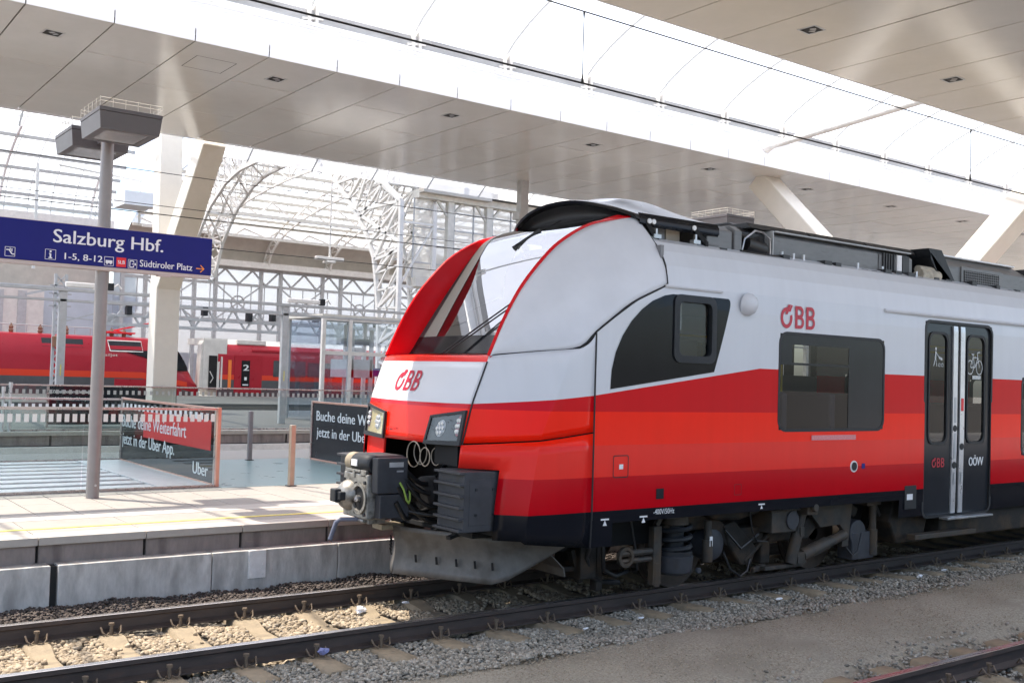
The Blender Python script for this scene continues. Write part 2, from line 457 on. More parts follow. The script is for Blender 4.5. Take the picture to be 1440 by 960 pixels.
    def build(s, name, mats, parent=None, smooth=None, bevel=0.0, fix=True, solid=0.0, sub=0, kind=None):
        mats = [mats] if isinstance(mats, str) else mats
        o = ORG.get(parent.name, Vector((0, 0, 0))) if parent else Vector((0, 0, 0))
        me = bpy.data.meshes.new(name)
        me.from_pydata([(x - o.x, y - o.y, z - o.z) for x, y, z in s.v], [], s.f)
        for mm in mats: me.materials.append(MATS[mm])
        me.polygons.foreach_set('material_index', s.mi)
        if fix:
            bm = bmesh.new(); bm.from_mesh(me)
            bmesh.ops.recalc_face_normals(bm, faces=bm.faces)
            bm.to_mesh(me); bm.free()
        ob = bpy.data.objects.new(name, me)
        COL.objects.link(ob)
        if kind: ob['kind'] = kind
        if parent:
            ob.parent = parent; ORG[ob.name] = o
        if smooth is not None:
            for p in me.polygons: p.use_smooth = True
            me.set_sharp_from_angle(angle=R(smooth))
        if solid:
            k = ob.modifiers.new('solid', 'SOLIDIFY'); k.thickness = solid; k.offset = 0
        if sub:
            k = ob.modifiers.new('sub', 'SUBSURF'); k.levels = sub; k.render_levels = sub
        if bevel:
            k = ob.modifiers.new('bevel', 'BEVEL'); k.width = bevel; k.segments = 2; k.limit_method = 'ANGLE'; k.angle_limit = R(35)
        return ob

def thing(name, loc, label=None, cat=None, group=None, kind=None):
    o = bpy.data.objects.new(name, None)
    o.empty_display_size = 0.2
    COL.objects.link(o)
    o.location = loc
    ORG[o.name] = Vector(loc)
    tag(o, label, cat, group, kind)
    return o
def tag(o, label=None, cat=None, group=None, kind=None):
    if label: o['label'] = label
    if cat: o['category'] = cat
    if group: o['group'] = group
    if kind: o['kind'] = kind
    return o
def kids(o):
    return [c for c in o.children]
def dup(o, loc=None, parent=None, label=None):
    c = o.copy(); COL.objects.link(c)
    if parent: c.parent = parent
    if loc is not None: c.location = loc
    if label: c['label'] = label
    for k in list(o.children): dup(k, None, c)
    return c
def clone(o, d, parent=None):
    """a repeat of one part, its mesh shared, moved by d"""
    c = o.copy(); COL.objects.link(c); c.parent = parent or o.parent
    c.location = Vector(o.location) + Vector(d)
    for k in list(o.children):
        q = k.copy(); COL.objects.link(q); q.parent = c
    return c

# lettering and marks: flat print standing 2 mm proud of what carries it
def text_shape(s):
    cu = bpy.data.curves.new('t', 'FONT'); cu.body = s; cu.size = 1.0; cu.resolution_u = 3
    ob = bpy.data.objects.new('t', cu); COL.objects.link(ob)
    dg = bpy.context.evaluated_depsgraph_get()
    me = bpy.data.meshes.new_from_object(ob.evaluated_get(dg))
    vs = [(v.co.x, v.co.y) for v in me.vertices]; fs = [tuple(p.vertices) for p in me.polygons]
    bpy.data.objects.remove(ob); bpy.data.curves.remove(cu); bpy.data.meshes.remove(me)
    return vs, fs
def letters(s, o, xd, yd, width, height, mat_, parent, name='lettering', bold=0.0, out=None):
    """text filling a width x height box whose lower left corner is o (height: that of the tallest glyph)"""
    vs, fs = text_shape(s)
    x0 = min(v[0] for v in vs); x1 = max(v[0] for v in vs); y1 = max(v[1] for v in vs)
    y0 = 0.0
    kx = width / (x1 - x0); ky = height / (y1 - y0)
    o = Vector(o); xd = Vector(xd); yd = Vector(yd)
    b = MB()
    offs = [(0, 0)] if not bold else [(0, 0), (bold, 0.0)]
    for i, (a, c) in enumerate(offs):
        nrm = xd.cross(yd) * (0.0006 * i)
        b.add([o + xd * ((v[0] - x0) * kx + a) + yd * ((v[1]) * ky + c) + nrm for v in vs], fs)
    return b.build(name, mat_, parent, fix=False)
def ring2(cx, cy, rx, ry, t0=0.0, t1=2 * math.pi, w=0.3, n=20):
    """strip between an ellipse and a smaller one, as quads (2-D)"""
    A = [t0 + (t1 - t0) * i / n for i in range(n + 1)]
    vs = [(cx + math.cos(t) * rx, cy + math.sin(t) * ry) for t in A] + [(cx + math.cos(t) * (rx - w), cy + math.sin(t) * (ry - w)) for t in A]
    return vs, [(i, i + 1, n + 2 + i, n + 1 + i) for i in range(n)]
def line2(p, q, w):
    dx, dy = q[0] - p[0], q[1] - p[1]; L = math.hypot(dx, dy); nx, ny = -dy / L * w / 2, dx / L * w / 2
    return [(p[0] + nx, p[1] + ny), (p[0] - nx, p[1] - ny), (q[0] - nx, q[1] - ny), (q[0] + nx, q[1] + ny)], [(0, 1, 2, 3)]
def marks(shapes, o, xd, yd, mat_, parent, name, fn=None):
    """2-D shapes [(verts, faces)] placed on a plane (or by fn(x, y) on a curved surface)"""
    o = Vector(o); xd = Vector(xd); yd = Vector(yd); b = MB()
    nrm = xd.cross(yd)
    for i, (vs, fs) in enumerate(shapes):      # each stroke a hair above the last: none coplanar
        b.add([Vector(fn(x, y)) + Vector((-0.00025 * i, 0, 0)) if fn else o + xd * x + yd * y + nrm * (0.00025 * i) for x, y in vs], fs)
    return b.build(name, mat_, parent, fix=False)
def rail_logo(k=1.0, lean=0.0):
    """the railway's three-letter mark, 2.4 wide x 1 high: a ring opened at the top by a double stroke, then two B"""
    S = []
    def put(vs, fs):
        S.append(([((x + lean * y) * k, y * k) for x, y in vs], fs))
    put(*ring2(0.40, 0.44, 0.40, 0.46, R(62), R(62 + 318), 0.165, 26))
    put([(0.30, 0.60), (0.47, 0.60), (0.68, 1.03), (0.50, 1.03)], [(0, 1, 2, 3)])
    put([(0.53, 0.72), (0.66, 0.72), (0.80, 1.0), (0.70, 1.03)], [(0, 1, 2, 3)])
    for bx in (0.98, 1.74):
        put([(bx, 0), (bx + 0.17, 0), (bx + 0.17, 1), (bx, 1)], [(0, 1, 2, 3)])
        for y0, y1, rx in ((0.0, 0.56, 0.62), (0.46, 1.0, 0.58)):
            h = (y1 - y0) / 2; c = (y0 + y1) / 2; w = 0.145
            mid = bx + rx - h
            put([(bx + 0.17, y0), (mid, y0), (mid, y0 + w), (bx + 0.17, y0 + w)], [(0, 1, 2, 3)])
            put([(bx + 0.17, y1 - w), (mid, y1 - w), (mid, y1), (bx + 0.17, y1)], [(0, 1, 2, 3)])
            put(*ring2(mid, c, h, h, -math.pi / 2, math.pi / 2, w, 12))
    return S
def stones(name, mat_, pts, smin, smax, label=None, flat=0.75):
    """loose angular stones, real geometry joined in one object"""
    base = []
    for k in range(10):
        bm = bmesh.new()
        bmesh.ops.create_icosphere(bm, subdivisions=1, radius=1.0)
        r_ = random.Random(k)
        for _ in range(7):
            d = Vector((r_.gauss(0, 1), r_.gauss(0, 1), r_.gauss(0, 1))).normalized(); c = r_.uniform(0.45, 0.75)
            for v in bm.verts:
                t = v.co.dot(d)
                if t > c: v.co -= d * (t - c)
        bmesh.ops.dissolve_limit(bm, angle_limit=R(8), verts=bm.verts, edges=bm.edges)
        bmesh.ops.triangulate(bm, faces=bm.faces)
        bm.verts.index_update()
        base.append((np.array([v.co[:] for v in bm.verts]), np.array([[v.index for v in f.verts] for f in bm.faces])))
        bm.free()
    V = []; T = []; off = 0
    n = len(pts)
    which = rng.integers(0, len(base), n)
    for b in range(len(base)):
        P = pts[which == b]
        if not len(P): continue
        bv, bf = base[b]
        q = rng.normal(size=(len(P), 4)); q /= np.linalg.norm(q, axis=1)[:, None]
        w, x, y, z = q.T
        Rm = np.stack([np.stack([1 - 2 * (y * y + z * z), 2 * (x * y - z * w), 2 * (x * z + y * w)], -1),
                       np.stack([2 * (x * y + z * w), 1 - 2 * (x * x + z * z), 2 * (y * z - x * w)], -1),
                       np.stack([2 * (x * z - y * w), 2 * (y * z + x * w), 1 - 2 * (x * x + y * y)], -1)], -2)
        sc = rng.uniform(smin, smax, (len(P), 1)) * rng.uniform(0.7, 1.25, (len(P), 3))
        vv = np.einsum('nij,nvj->nvi', Rm, bv[None] * sc[:, None, :])
        vv[:, :, 2] *= flat
        vv += P[:, None, :]
        V.append(vv.reshape(-1, 3))
        T.append((bf[None] + (np.arange(len(P)) * len(bv))[:, None, None] + off).reshape(-1, 3))
        off += len(P) * len(bv)
    V = np.concatenate(V); T = np.concatenate(T)
    me = bpy.data.meshes.new(name)
    me.vertices.add(len(V)); me.vertices.foreach_set('co', V.astype(np.float32).ravel())
    me.loops.add(len(T) * 3); me.loops.foreach_set('vertex_index', T.astype(np.int32).ravel())
    me.polygons.add(len(T)); me.polygons.foreach_set('loop_start', np.arange(len(T), dtype=np.int32) * 3)
    me.update(calc_edges=True)
    me.materials.append(MATS[mat_])
    ob = bpy.data.objects.new(name, me); COL.objects.link(ob)
    ob['kind'] = 'stuff'
    return ob
def lerp(a, b, t): return a + (b - a) * t
def interp(tab, z):
    return float(np.interp(z, [t[0] for t in tab], [t[1] for t in tab]))
def resample(pts, n):
    P = np.array(pts, float); d = np.r_[0, np.cumsum(np.linalg.norm(np.diff(P, axis=0), axis=1))]
    t = np.linspace(0, d[-1], n)
    return np.stack([np.interp(t, d, P[:, k]) for k in range(P.shape[1])], -1)
def smooth_pts(pts, n):
    """Catmull-Rom through pts"""
    P = [Vector(p) for p in pts]; P = [P[0] * 2 - P[1]] + P + [P[-1] * 2 - P[-2]]
    out = []
    m = len(P) - 3
    for k in range(n):
        u = k / (n - 1) * m; i = min(int(u), m - 1); t = u - i
        a, b, c, d = P[i:i + 4]
        out.append(0.5 * ((2 * b) + (c - a) * t + (2 * a - 5 * b + 4 * c - d) * t * t + (3 * b - a - 3 * c + d) * t ** 3))
    return out

# ------------------------------------------------------------------ ground, tracks, ballast
b = MB()
xs = [-80, -20] + list(np.linspace(-2, 24, 14)) + [60, 140, 400]
ys = [-400, -60, -7.0, -6.4, -3.5, -1.9, -1.3, 1.6, 12, 120, 400]
b.grid([[(x, y, -0.30) for x in xs] for y in ys])
tag(b.build('ground', 'ground', fix=False), kind='structure')
# the trodden strip of fine grit between the tracks
b = MB()
prof = [(-3.55, -0.28), (-3.3, -0.16), (-2.9, -0.085), (-2.3, -0.075), (-1.95, -0.115), (-1.6, -0.19), (-1.3, -0.30)]
rows = []
for x in np.linspace(-3, 46, 180):
    rows.append([(x, y + 0.05 * math.sin(x * 1.3 + y), z + 0.012 * math.sin(x * 2.1 + y * 3) + 0.008 * math.sin(x * 5.3 - y * 4)) for y, z in prof])
b.grid(rows)
tag(b.build('grit_path', 'grit', smooth=60, fix=False), kind='structure')

def make_track(cy_, x0, x1, phase, near, label_rail, detail=True):
    t = thing('railway_track', (0, cy_, 0), kind='structure')
    head = [(-0.0355, -0.002), (-0.03, 0.0), (0.03, 0.0), (0.0355, -0.002), (0.0355, -0.036), (0.009, -0.05), (0.009, -0.125), (0.068, -0.145), (0.068, -0.158), (-0.068, -0.158), (-0.068, -0.145), (-0.009, -0.125), (-0.009, -0.05), (-0.0355, -0.036)]
    for s in (-1, 1):
        m = MB()
        y0 = cy_ + s * 0.753
        n = len(head)
        vs = [(x0, y0 + p, z) for p, z in head] + [(x1, y0 + p, z) for p, z in head]
        m.add(vs, [(k, n + k, n + (k + 1) % n, (k + 1) % n) for k in range(n)] + [tuple(range(n)), tuple(range(2 * n - 1, n - 1, -1))])
        for k in range(3): m.mi[k] = 1
        m.build('rail', [label_rail, 'rail_top'], t)
    # one concrete sleeper with its four spring clips, then copies
    m = MB()
    def sl(cx):
        secs = [(-1.30, 0.10, -0.165), (-1.27, 0.11, -0.150), (-0.95, 0.11, -0.160), (-0.55, 0.11, -0.160), (-0.30, 0.09, -0.205), (0.30, 0.09, -0.205), (0.55, 0.11, -0.160), (0.95, 0.11, -0.160), (1.27, 0.11, -0.150), (1.30, 0.10, -0.165)]
        rows = []
        for y, w, z in secs:
            rows.append([(cx - w - 0.03, cy_ + y, -0.36), (cx - w, cy_ + y, z - 0.02), (cx - w + 0.02, cy_ + y, z), (cx + w - 0.02, cy_ + y, z), (cx + w, cy_ + y, z - 0.02), (cx + w + 0.03, cy_ + y, -0.36)])
        m.grid(rows)
        m.poly(rows[0]); m.poly(rows[-1][::-1])
    xk0 = phase
    sl(xk0)
    s0 = m.build('sleeper', 'sleeper', t, smooth=40)
    m = MB()
    for ry in (-0.753, 0.753):
        for side in (-1, 1):
            yb = cy_ + ry + side * 0.105
            m.tube((xk0, yb, -0.165), (xk0, yb, -0.075), 0.014, 6)
            m.tube((xk0, yb, -0.075), (xk0, yb, -0.055), 0.024, 6)
            for e in (-1, 1):
                m.path([(xk0 + e * 0.02, yb, -0.14), (xk0 + e * 0.05, yb + side * 0.04, -0.15), (xk0 + e * 0.075, yb + side * 0.02, -0.13), (xk0 + e * 0.085, yb - side * 0.01, -0.09), (xk0 + e * 0.07, yb - side * 0.045, -0.135)], 0.0075, 5)
    c0 = m.build('rail_clips', 'clip_rust', s0)
    k0 = math.ceil((x0 - xk0) / 0.6); k1 = math.floor((x1 - xk0) / 0.6)
    for k in range(k0, k1 + 1):
        if k == 0: continue
        q = clone(s0, (0.6 * k, 0, 0), t)
        q.rotation_euler.z = 0.0
        if detail and (k * 0.6 + xk0 > 22):
            for ch in list(q.children): bpy.data.objects.remove(ch)
    return t
make_track(0.0, -4, 60, 2.075, True, 'rail_side')
make_track(-4.75, -4, 40, 2.3, False, 'rail_side')
make_track(14.5, -10, 60, 2.0, False, 'rail_side', False)

def scatter(n, x0, x1, y0, y1, zf, keep=None):
    P = np.stack([rng.uniform(x0, x1, n), rng.uniform(y0, y1, n), np.zeros(n)], -1)
    if keep is not None: P = P[keep(P)]
    P[:, 2] = zf(P) + rng.uniform(-0.012, 0.012, len(P))
    return P
def off_sleeper(P, w=0.15, ph=2.075):
    return np.abs((P[:, 0] - ph + 0.3) % 0.6 - 0.3) > w
bumpy = lambda P: 0.012 * np.sin(P[:, 0] * 7.3 + P[:, 1] * 3) + 0.012 * np.sin(P[:, 1] * 9.1 - P[:, 0] * 2.2)
# bed sheets under the stones
b = MB()
b.grid([[(x, y, z) for y, z in ((-1.75, -0.30), (-1.35, -0.235), (-1.0, -0.225), (1.45, -0.225))] for x in (-6, 60)])
b.grid([[(x, y, z) for y, z in ((-6.4, -0.24), (-3.75, -0.24), (-3.4, -0.24))] for x in (-6, 60)])
tag(b.build('ballast_bed', 'ground', fix=False), kind='structure')
L = []
for x0, x1, n in ((0.6, 4, 9500), (4, 7.5, 8000), (7.5, 14, 4500)):
    P = scatter(n, x0, x1, -0.70, 0.70, lambda P: -0.19 - 0.02 * np.abs(np.sin(P[:, 0] * 5.236 + 1.0)) + bumpy(P), lambda P: off_sleeper(P, 0.105) | (rng.uniform(0, 1, len(P)) < 0.04))
    L.append(P)
tag(stones('track_ballast', 'ballast_stone', np.concatenate(L), 0.020, 0.038), 'tan crushed stones lying between the two rails', None, None, 'stuff')
L = []
for x0, x1, n in ((1.4, 5, 11500), (5, 9, 13000), (9, 16, 11000), (16, 26, 3000)):
    P = scatter(n, x0, x1, -2.05, -0.80, lambda P: np.interp(-P[:, 1], [0.8, 1.3, 1.6, 2.05], [-0.195, -0.172, -0.152, -0.095]) + bumpy(P),
                lambda P: (off_sleeper(P, 0.115) | (P[:, 1] < -1.29)) & (rng.uniform(0, 1, len(P)) < np.clip((2.12 + P[:, 1]) * 2.2, 0.05, 1)))
    L.append(P)
P = scatter(9500, 5, 16, -4.15, -3.1, lambda P: np.interp(-P[:, 1], [3.1, 3.4, 4.1], [-0.12, -0.20, -0.215]) + bumpy(P), lambda P: rng.uniform(0, 1, len(P)) < np.clip((-P[:, 1] - 3.1) * 2.5, 0.08, 1))
L.append(P)
P = scatter(1500, 5, 12, -5.4, -4.1, lambda P: -0.215 + bumpy(P), lambda P: off_sleeper(P, 0.14, 2.3)); L.append(P)
tag(stones('shoulder_ballast', 'ballast_grey', np.concatenate(L), 0.012, 0.027), 'grey crushed stones outside the near rail', None, None, 'stuff')
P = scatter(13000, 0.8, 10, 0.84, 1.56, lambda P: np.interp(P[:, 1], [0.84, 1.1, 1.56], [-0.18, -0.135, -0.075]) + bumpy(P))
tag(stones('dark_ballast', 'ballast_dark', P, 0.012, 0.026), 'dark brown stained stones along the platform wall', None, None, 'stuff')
P = scatter(40000, 1.5, 15, -3.25, -1.75, lambda P: np.interp(-P[:, 1], [1.75, 1.95, 2.3, 2.9, 3.25], [-0.16, -0.113, -0.073, -0.083, -0.15]))
tag(stones('grit_grains', 'grit_grain', P, 0.003, 0.008), 'small loose grains on the path between the tracks', None, None, 'stuff')

# ------------------------------------------------------------------ the platform beside the train
PZ = 0.55
plat = thing('platform', (0, 1.75, 0), kind='structure')
b = MB(); b.box(-12, 60, 1.86, 11.3, -0.4, PZ - 0.52); b.box(-12, 60, 1.86, 5.24, -0.1, PZ - 0.05); b.box(5.29, 60, 5.24, 11.3, -0.1, PZ - 0.05); b.box(-12, 60, 9.66, 11.3, -0.1, PZ - 0.052); b.build('platform_core', 'paving_joint', plat)
def pieces(parent, name, m, x0, x1, y0, y1, z0, z1, xs, gap=0.008, bevel=0.004, jit=0.0):
    """a run of like pieces side by side along x, sharing one mesh"""
    first = None; out = []
    for i, x in enumerate(xs):
        if first is None:
            q = MB(); q.box(x + gap / 2, x + x1 - gap / 2, y0, y1, z0, z1)
            first = q.build(name, m, parent, bevel=bevel); base = x; out.append(first)
        else:
            c = clone(first, (x - base, random.uniform(-jit, jit), random.uniform(-jit, jit) * 0.5), parent); out.append(c)
    return out
XS1 = [0.32 + 0.985 * k - 0.985 for k in range(0, 14)]
pieces(plat, 'kerb_slab', 'paving_pale', 0, 0.985, 1.70, 1.98, PZ - 0.075, PZ, XS1, 0.006, 0.008)
pieces(plat, 'edge_stone', 'edge_stone', 0, 0.985, 1.745, 1.87, 0.255, PZ - 0.078, XS1, 0.026, 0.006, 0.003)
b = MB(); b.box(-6, 14, 1.79, 1.87, -0.3, 0.5); b.build('joint_backing', 'joint_black', plat)
XS2 = [-0.55 - 1.45, -0.55 + 0.0, 2.41 - 1.48, 2.41, 3.89 + 0.0, 5.37, 6.85, 8.33]
for i, x in enumerate((-0.6, 0.9, 2.44, 3.90, 5.30, 6.8, 8.3)):
    x2 = (0.9, 2.38, 3.90, 5.30, 6.8, 8.3, 9.8)[i]
    q = MB(); q.box(x + 0.004, x2 - 0.004, 1.57, 1.79, -0.35, 0.305)
    q.build('wall_panel', 'concrete', plat, bevel=0.008)
q = MB(); q.box(2.38, 2.44, 1.62, 1.78, -0.35, 0.29); q.build('expansion_joint', 'joint_black', plat)
q = MB(); q.box(4.28, 4.465, 1.553, 1.585, 0.02, 0.303)
for dx in (0.03, 0.155):
    for z in (0.06, 0.16, 0.26): q.tube((4.28 + dx, 1.556, z), (4.28 + dx, 1.545, z), 0.008, 6)
q.build('cover_plate', 'concrete_pale', plat, bevel=0.002)
b = MB(); b.box(9.8, 60, 1.6, 1.8, -0.35, PZ - 0.06); b.build('platform_wall', 'concrete', plat)
b = MB(); b.box(13, 60, 1.70, 5.0, PZ - 0.05, PZ); b.build('platform_paving', 'paving', plat)
b = MB(); b.box(-12, -0.7, 1.70, 5.0, PZ - 0.05, PZ); b.build('platform_paving', 'paving', plat)
# strips along the edge, then rows of slabs
pieces(plat, 'edge_slab', 'paving', 0, 0.985, 1.986, 2.84, PZ - 0.05, PZ - 0.002, XS1, 0.006, 0.003)
b = MB(); b.box(-12, 60, 2.22, 2.285, PZ - 0.02, PZ + 0.004); b.build('safety_line', 'yellow_line', plat)
XT = [-0.42 + 0.4325 * k for k in range(0, 31)]
pieces(plat, 'tactile_slab', 'paving_pale', 0, 0.4325, 2.846, 3.28, PZ - 0.05, PZ, XT, 0.006, 0.003)
for y0, y1 in ((3.286, 4.15), (4.156, 5.02)):
    pieces(plat, 'paving_slab', 'paving', 0, 0.4325, y0, y1, PZ - 0.05, PZ, XT, 0.012, 0.003, 0.0015)
b = MB(); b.box(5.32, 8.47, 5.03, 9.25, PZ - 0.04, PZ + 0.002); b.build('teal_flooring', 'teal_floor', plat)
b = MB(); b.box(-12, 60, 9.26, 11.3, PZ - 0.04, PZ); b.box(-12, 5.31, 5.03, 5.3, PZ - 0.045, PZ - 0.003); b.box(8.48, 60, 5.03, 9.25, PZ - 0.04, PZ - 0.003)
b.box(-12, 60, 11.1, 11.32, 0.2, PZ - 0.001)
b.build('platform_paving', 'paving_pale', plat)
# camera side platform
pl2 = thing('platform', (0, -6.5, 0), kind='structure')
b = MB(); b.box(-20, 50, -16, -6.55, -0.4, PZ); b.build('platform_core', 'paving_pale', pl2)
b = MB(); b.box(-20, 50, -6.55, -6.5, -0.3, PZ + 0.003); b.build('edge_stone', 'edge_stone', pl2)
# the next island platform across the trench
pl3 = thing('platform', (0, 17.7, 0), kind='structure')
b = MB(); b.box(-20, 70, 17.9, 31, -0.4, PZ); b.build('platform_core', 'asphalt', pl3)
pieces(pl3, 'edge_stone', 'edge_stone', 0, 2.0, 17.72, 17.9, 0.22, PZ - 0.09, [-4 + 2.0 * k for k in range(0, 20)], 0.05, 0.008)
b = MB(); b.box(-20, 70, 17.66, 17.95, PZ - 0.09, PZ + 0.003); b.build('kerb_slab', 'paving_pale', pl3)
b = MB(); b.box(-20, 70, 17.5, 17.9, -0.4, 0.20); b.build('wall_panel', 'concrete_pale', pl3)
b = MB(); b.box(-20, 70, 17.79, 17.91, -0.4, 0.5); b.build('joint_backing', 'joint_black', pl3)
pl4 = thing('platform', (0, 44, 0), kind='structure')
b = MB(); b.box(-20, 90, 38, 51.2, -0.4, PZ); b.build('platform_core', 'asphalt', pl4)

# litter
def crumple(name, m, loc, sx, sy, sz, label, seed):
    bm = bmesh.new(); bmesh.ops.create_icosphere(bm, subdivisions=2, radius=1.0)
    r_ = random.Random(seed)
    for v in bm.verts:
        k = r_.uniform(0.55, 1.15); v.co = Vector((v.co.x * sx * k, v.co.y * sy * k, v.co.z * sz * k))
    me = bpy.data.meshes.new(name); bm.to_mesh(me); bm.free(); me.materials.append(MATS[m])
    o = bpy.data.objects.new(name, me); COL.objects.link(o); o.location = loc
    return tag(o, label, 'litter', 'litter on the track bed')
crumple('crumpled_tissue', 'paper', (4.98, 0.45, -0.155), 0.06, 0.05, 0.04, 'white crumpled tissue between the rails in the sunlit ballast', 1)
crumple('paper_scrap', 'paper', (5.49, 0.45, -0.135), 0.05, 0.03, 0.012, 'flat white scrap lying on a sunlit sleeper end between the rails', 2)
crumple('plastic_bag', 'blue_bag', (3.90, -0.93, -0.10), 0.05, 0.04, 0.03, 'bluish plastic wrapper against the outside of the near rail', 3)
crumple('paper_scrap', 'paper', (6.35, -1.33, -0.125), 0.035, 0.02, 0.012, 'small white scrap beside a sleeper end under the nose of the train', 4)
crumple('paper_scrap', 'paper', (7.15, -1.22, -0.14), 0.04, 0.015, 0.012, 'thin white scrap on grey ballast beside the first wheel', 5)
crumple('paper_scrap', 'paper', (9.05, -1.35, -0.125), 0.06, 0.02, 0.014, 'long white scrap on dark ballast beside the second wheel', 6)
crumple('paper_scrap', 'paper', (11.7, -1.35, -0.115), 0.055, 0.03, 0.025, 'white lump of litter on dark ballast near the train door', 7)
crumple('paper_scrap', 'paper', (12.4, -1.25, -0.12), 0.06, 0.02, 0.012, 'flat white litter on dark ballast beyond the train door', 8)

# ------------------------------------------------------------------ the red and white train
TR = thing('commuter_train', (6.3, 0, 0), 'red and white commuter train with a raked windscreen standing on the near track', 'train')
XK = [(0.5, 5.19), (1.0, 5.19), (1.535, 5.222), (1.91, 5.288), (2.30, 5.434), (2.36, 5.457), (2.6, 5.57)]
YK = [(0.5, 0.86), (1.40, 0.868), (1.53, 0.88), (1.91, 0.925), (2.30, 0.94), (2.4, 0.916)]
XR = [(0.5, 5.56), (1.0, 5.60), (1.28, 5.65), (1.6, 5.71), (1.98, 5.87), (2.37, 6.04), (2.44, 6.14), (2.7, 6.3)]
def side_y(z):
    return interp([(0.5, 1.385), (0.9, 1.405), (2.9, 1.405), (3.1, 1.39), (3.3, 1.35), (3.45, 1.275), (3.55, 1.175), (3.60, 1.06), (3.62, 0.9)], z)
def nose_pt(t, z, sy=-1):
    """t 0 corner, 1 crease, 2 seam at the door-side body"""
    xk, yk, xr = interp(XK, z), interp(YK, z), interp(XR, z)
    ys = side_y(z)
    if t <= 1:
        x = lerp(xk, xr, t); y = lerp(yk, ys - 0.02, t)
        k = math.sin(math.pi * t) * 0.035
        x -= k * 0.7; y += k * 0.7
    else:
        x = lerp(xr, 6.318, t - 1); y = lerp(ys - 0.02, ys, min(1, (t - 1) * 2.5))
    return (x, sy * y, z)
TL = [0, 0.03, 0.12, 0.25, 0.4, 0.55, 0.7, 0.85, 0.94, 1.0, 1.06, 1.2, 1.4, 1.6, 1.8, 2.0]
def zhi(t): return lerp(2.35, 2.44, min(t, 1)) if t <= 1 else 2.44 + 0.15 * (t - 1) ** 1.3
def zmid(t): return lerp(1.545, 1.602, min(t, 1)) if t <= 1 else lerp(1.602, 1.672, t - 1)
for sy in (-1, 1):
    m = MB(); m.grid([[nose_pt(t, lerp(zmid(t) + 0.007, zhi(t) - 0.007, s), sy) for t in TL] for s in np.linspace(0, 1, 13)])
    m.build('cab_side_panel', 'train_livery', TR, smooth=28, solid=0.004)
    m = MB()
    # the lower panel stands a little proud of the upper one
    def low(t, z):
        x, y, z = nose_pt(t, z, sy); return (x - 0.018 * max(0, 1 - t), y + sy * 0.010 * (1 - t / 2), z)
    lo = [1.405, 1.402, 1.39, 1.37, 1.35, 1.335] + [0.62] * 10
    SL = list(np.linspace(0, 1, 9))
    def zlow(t, s):
        z0 = 0.725 if t < 1 else lerp(0.70, 0.62, min(1, t - 1))
        return lerp(z0, 1.335, s / 0.75) if s <= 0.75 else lerp(1.335 + 0.06 * max(0, 0.55 - t), zmid(t) - 0.006, (s - 0.75) / 0.25)
    W_ = len(TL)
    vs = [low(t, zlow(t, s)) for s in SL for t in TL]
    m.add(vs, [(i * W_ + j, i * W_ + j + 1, (i + 1) * W_ + j + 1, (i + 1) * W_ + j) for i in range(len(SL) - 1) for j in range(W_ - 1) if not (i < 6 and TL[j] < 0.55)])
    m.build('lower_side_panel', 'train_livery', TR, smooth=28, solid=0.006)
    # dark backing so that panel gaps read as gaps
    m = MB(); m.grid([[(lambda p: (p[0] + 0.03, p[1] - sy * 0.03, p[2]))(nose_pt(t, z, sy)) for t in TL[1:]] for z in np.linspace(1.4, 2.33, 6)])
    m.build('gap_backing', 'cavity_black', TR)
    m = MB(); m.path([nose_pt(0.0, z, sy) for z in np.linspace(1.53, 2.29, 10)], 0.009, 6)
    m.build('corner_seal', 'black_rubber', TR)
# front panel
def front_pt(y, z, out=0.0):
    xk, yk = interp(XK, z), interp(YK, z)
    u = min(1, abs(y) / yk)
    return (xk - 0.075 * (1 - u ** 2.2) - out, y, z)
m = MB()
ysv = [-1, -0.96, -0.9, -0.75, -0.6, -0.45, -0.3, -0.15, 0, 0.15, 0.3, 0.45, 0.6, 0.75, 0.9, 0.96, 1]
m.grid([[front_pt(u * (interp(YK, z) - 0.006), z) for u in ysv] for z in np.linspace(1.528, 2.285, 12)])
m.build('front_panel', 'train_livery', TR, smooth=30, solid=0.015)
# ledge under the windscreen
GL = [(5.700, 2.372), (5.89, 2.665), (6.075, 2.94), (6.245, 3.18), (6.405, 3.395), (6.52, 3.535), (6.63, 3.65), (6.80, 3.745), (7.0, 3.815)]
m = MB()
rows = []
for f in range(5):
    row = []
    for u in ysv:
        y = u * 0.935
        p = front_pt(y, 2.29)
        if f == 0: q = (p[0] + 0.004, y, 2.288)
        elif f == 1: q = (p[0] + 0.012, y, 2.325)
        elif f == 2: q = (p[0] + 0.030, y, 2.345)
        elif f == 3: q = (lerp(p[0], 5.71 - 0.03 * (1 - u * u), 0.6), y, 2.358)
        else: q = (5.72 - 0.03 * (1 - u * u), y, 2.368)
        row.append(q)
    rows.append(row)
m.grid(rows); m.build('windscreen_ledge', 'ledge_red', TR, smooth=40)
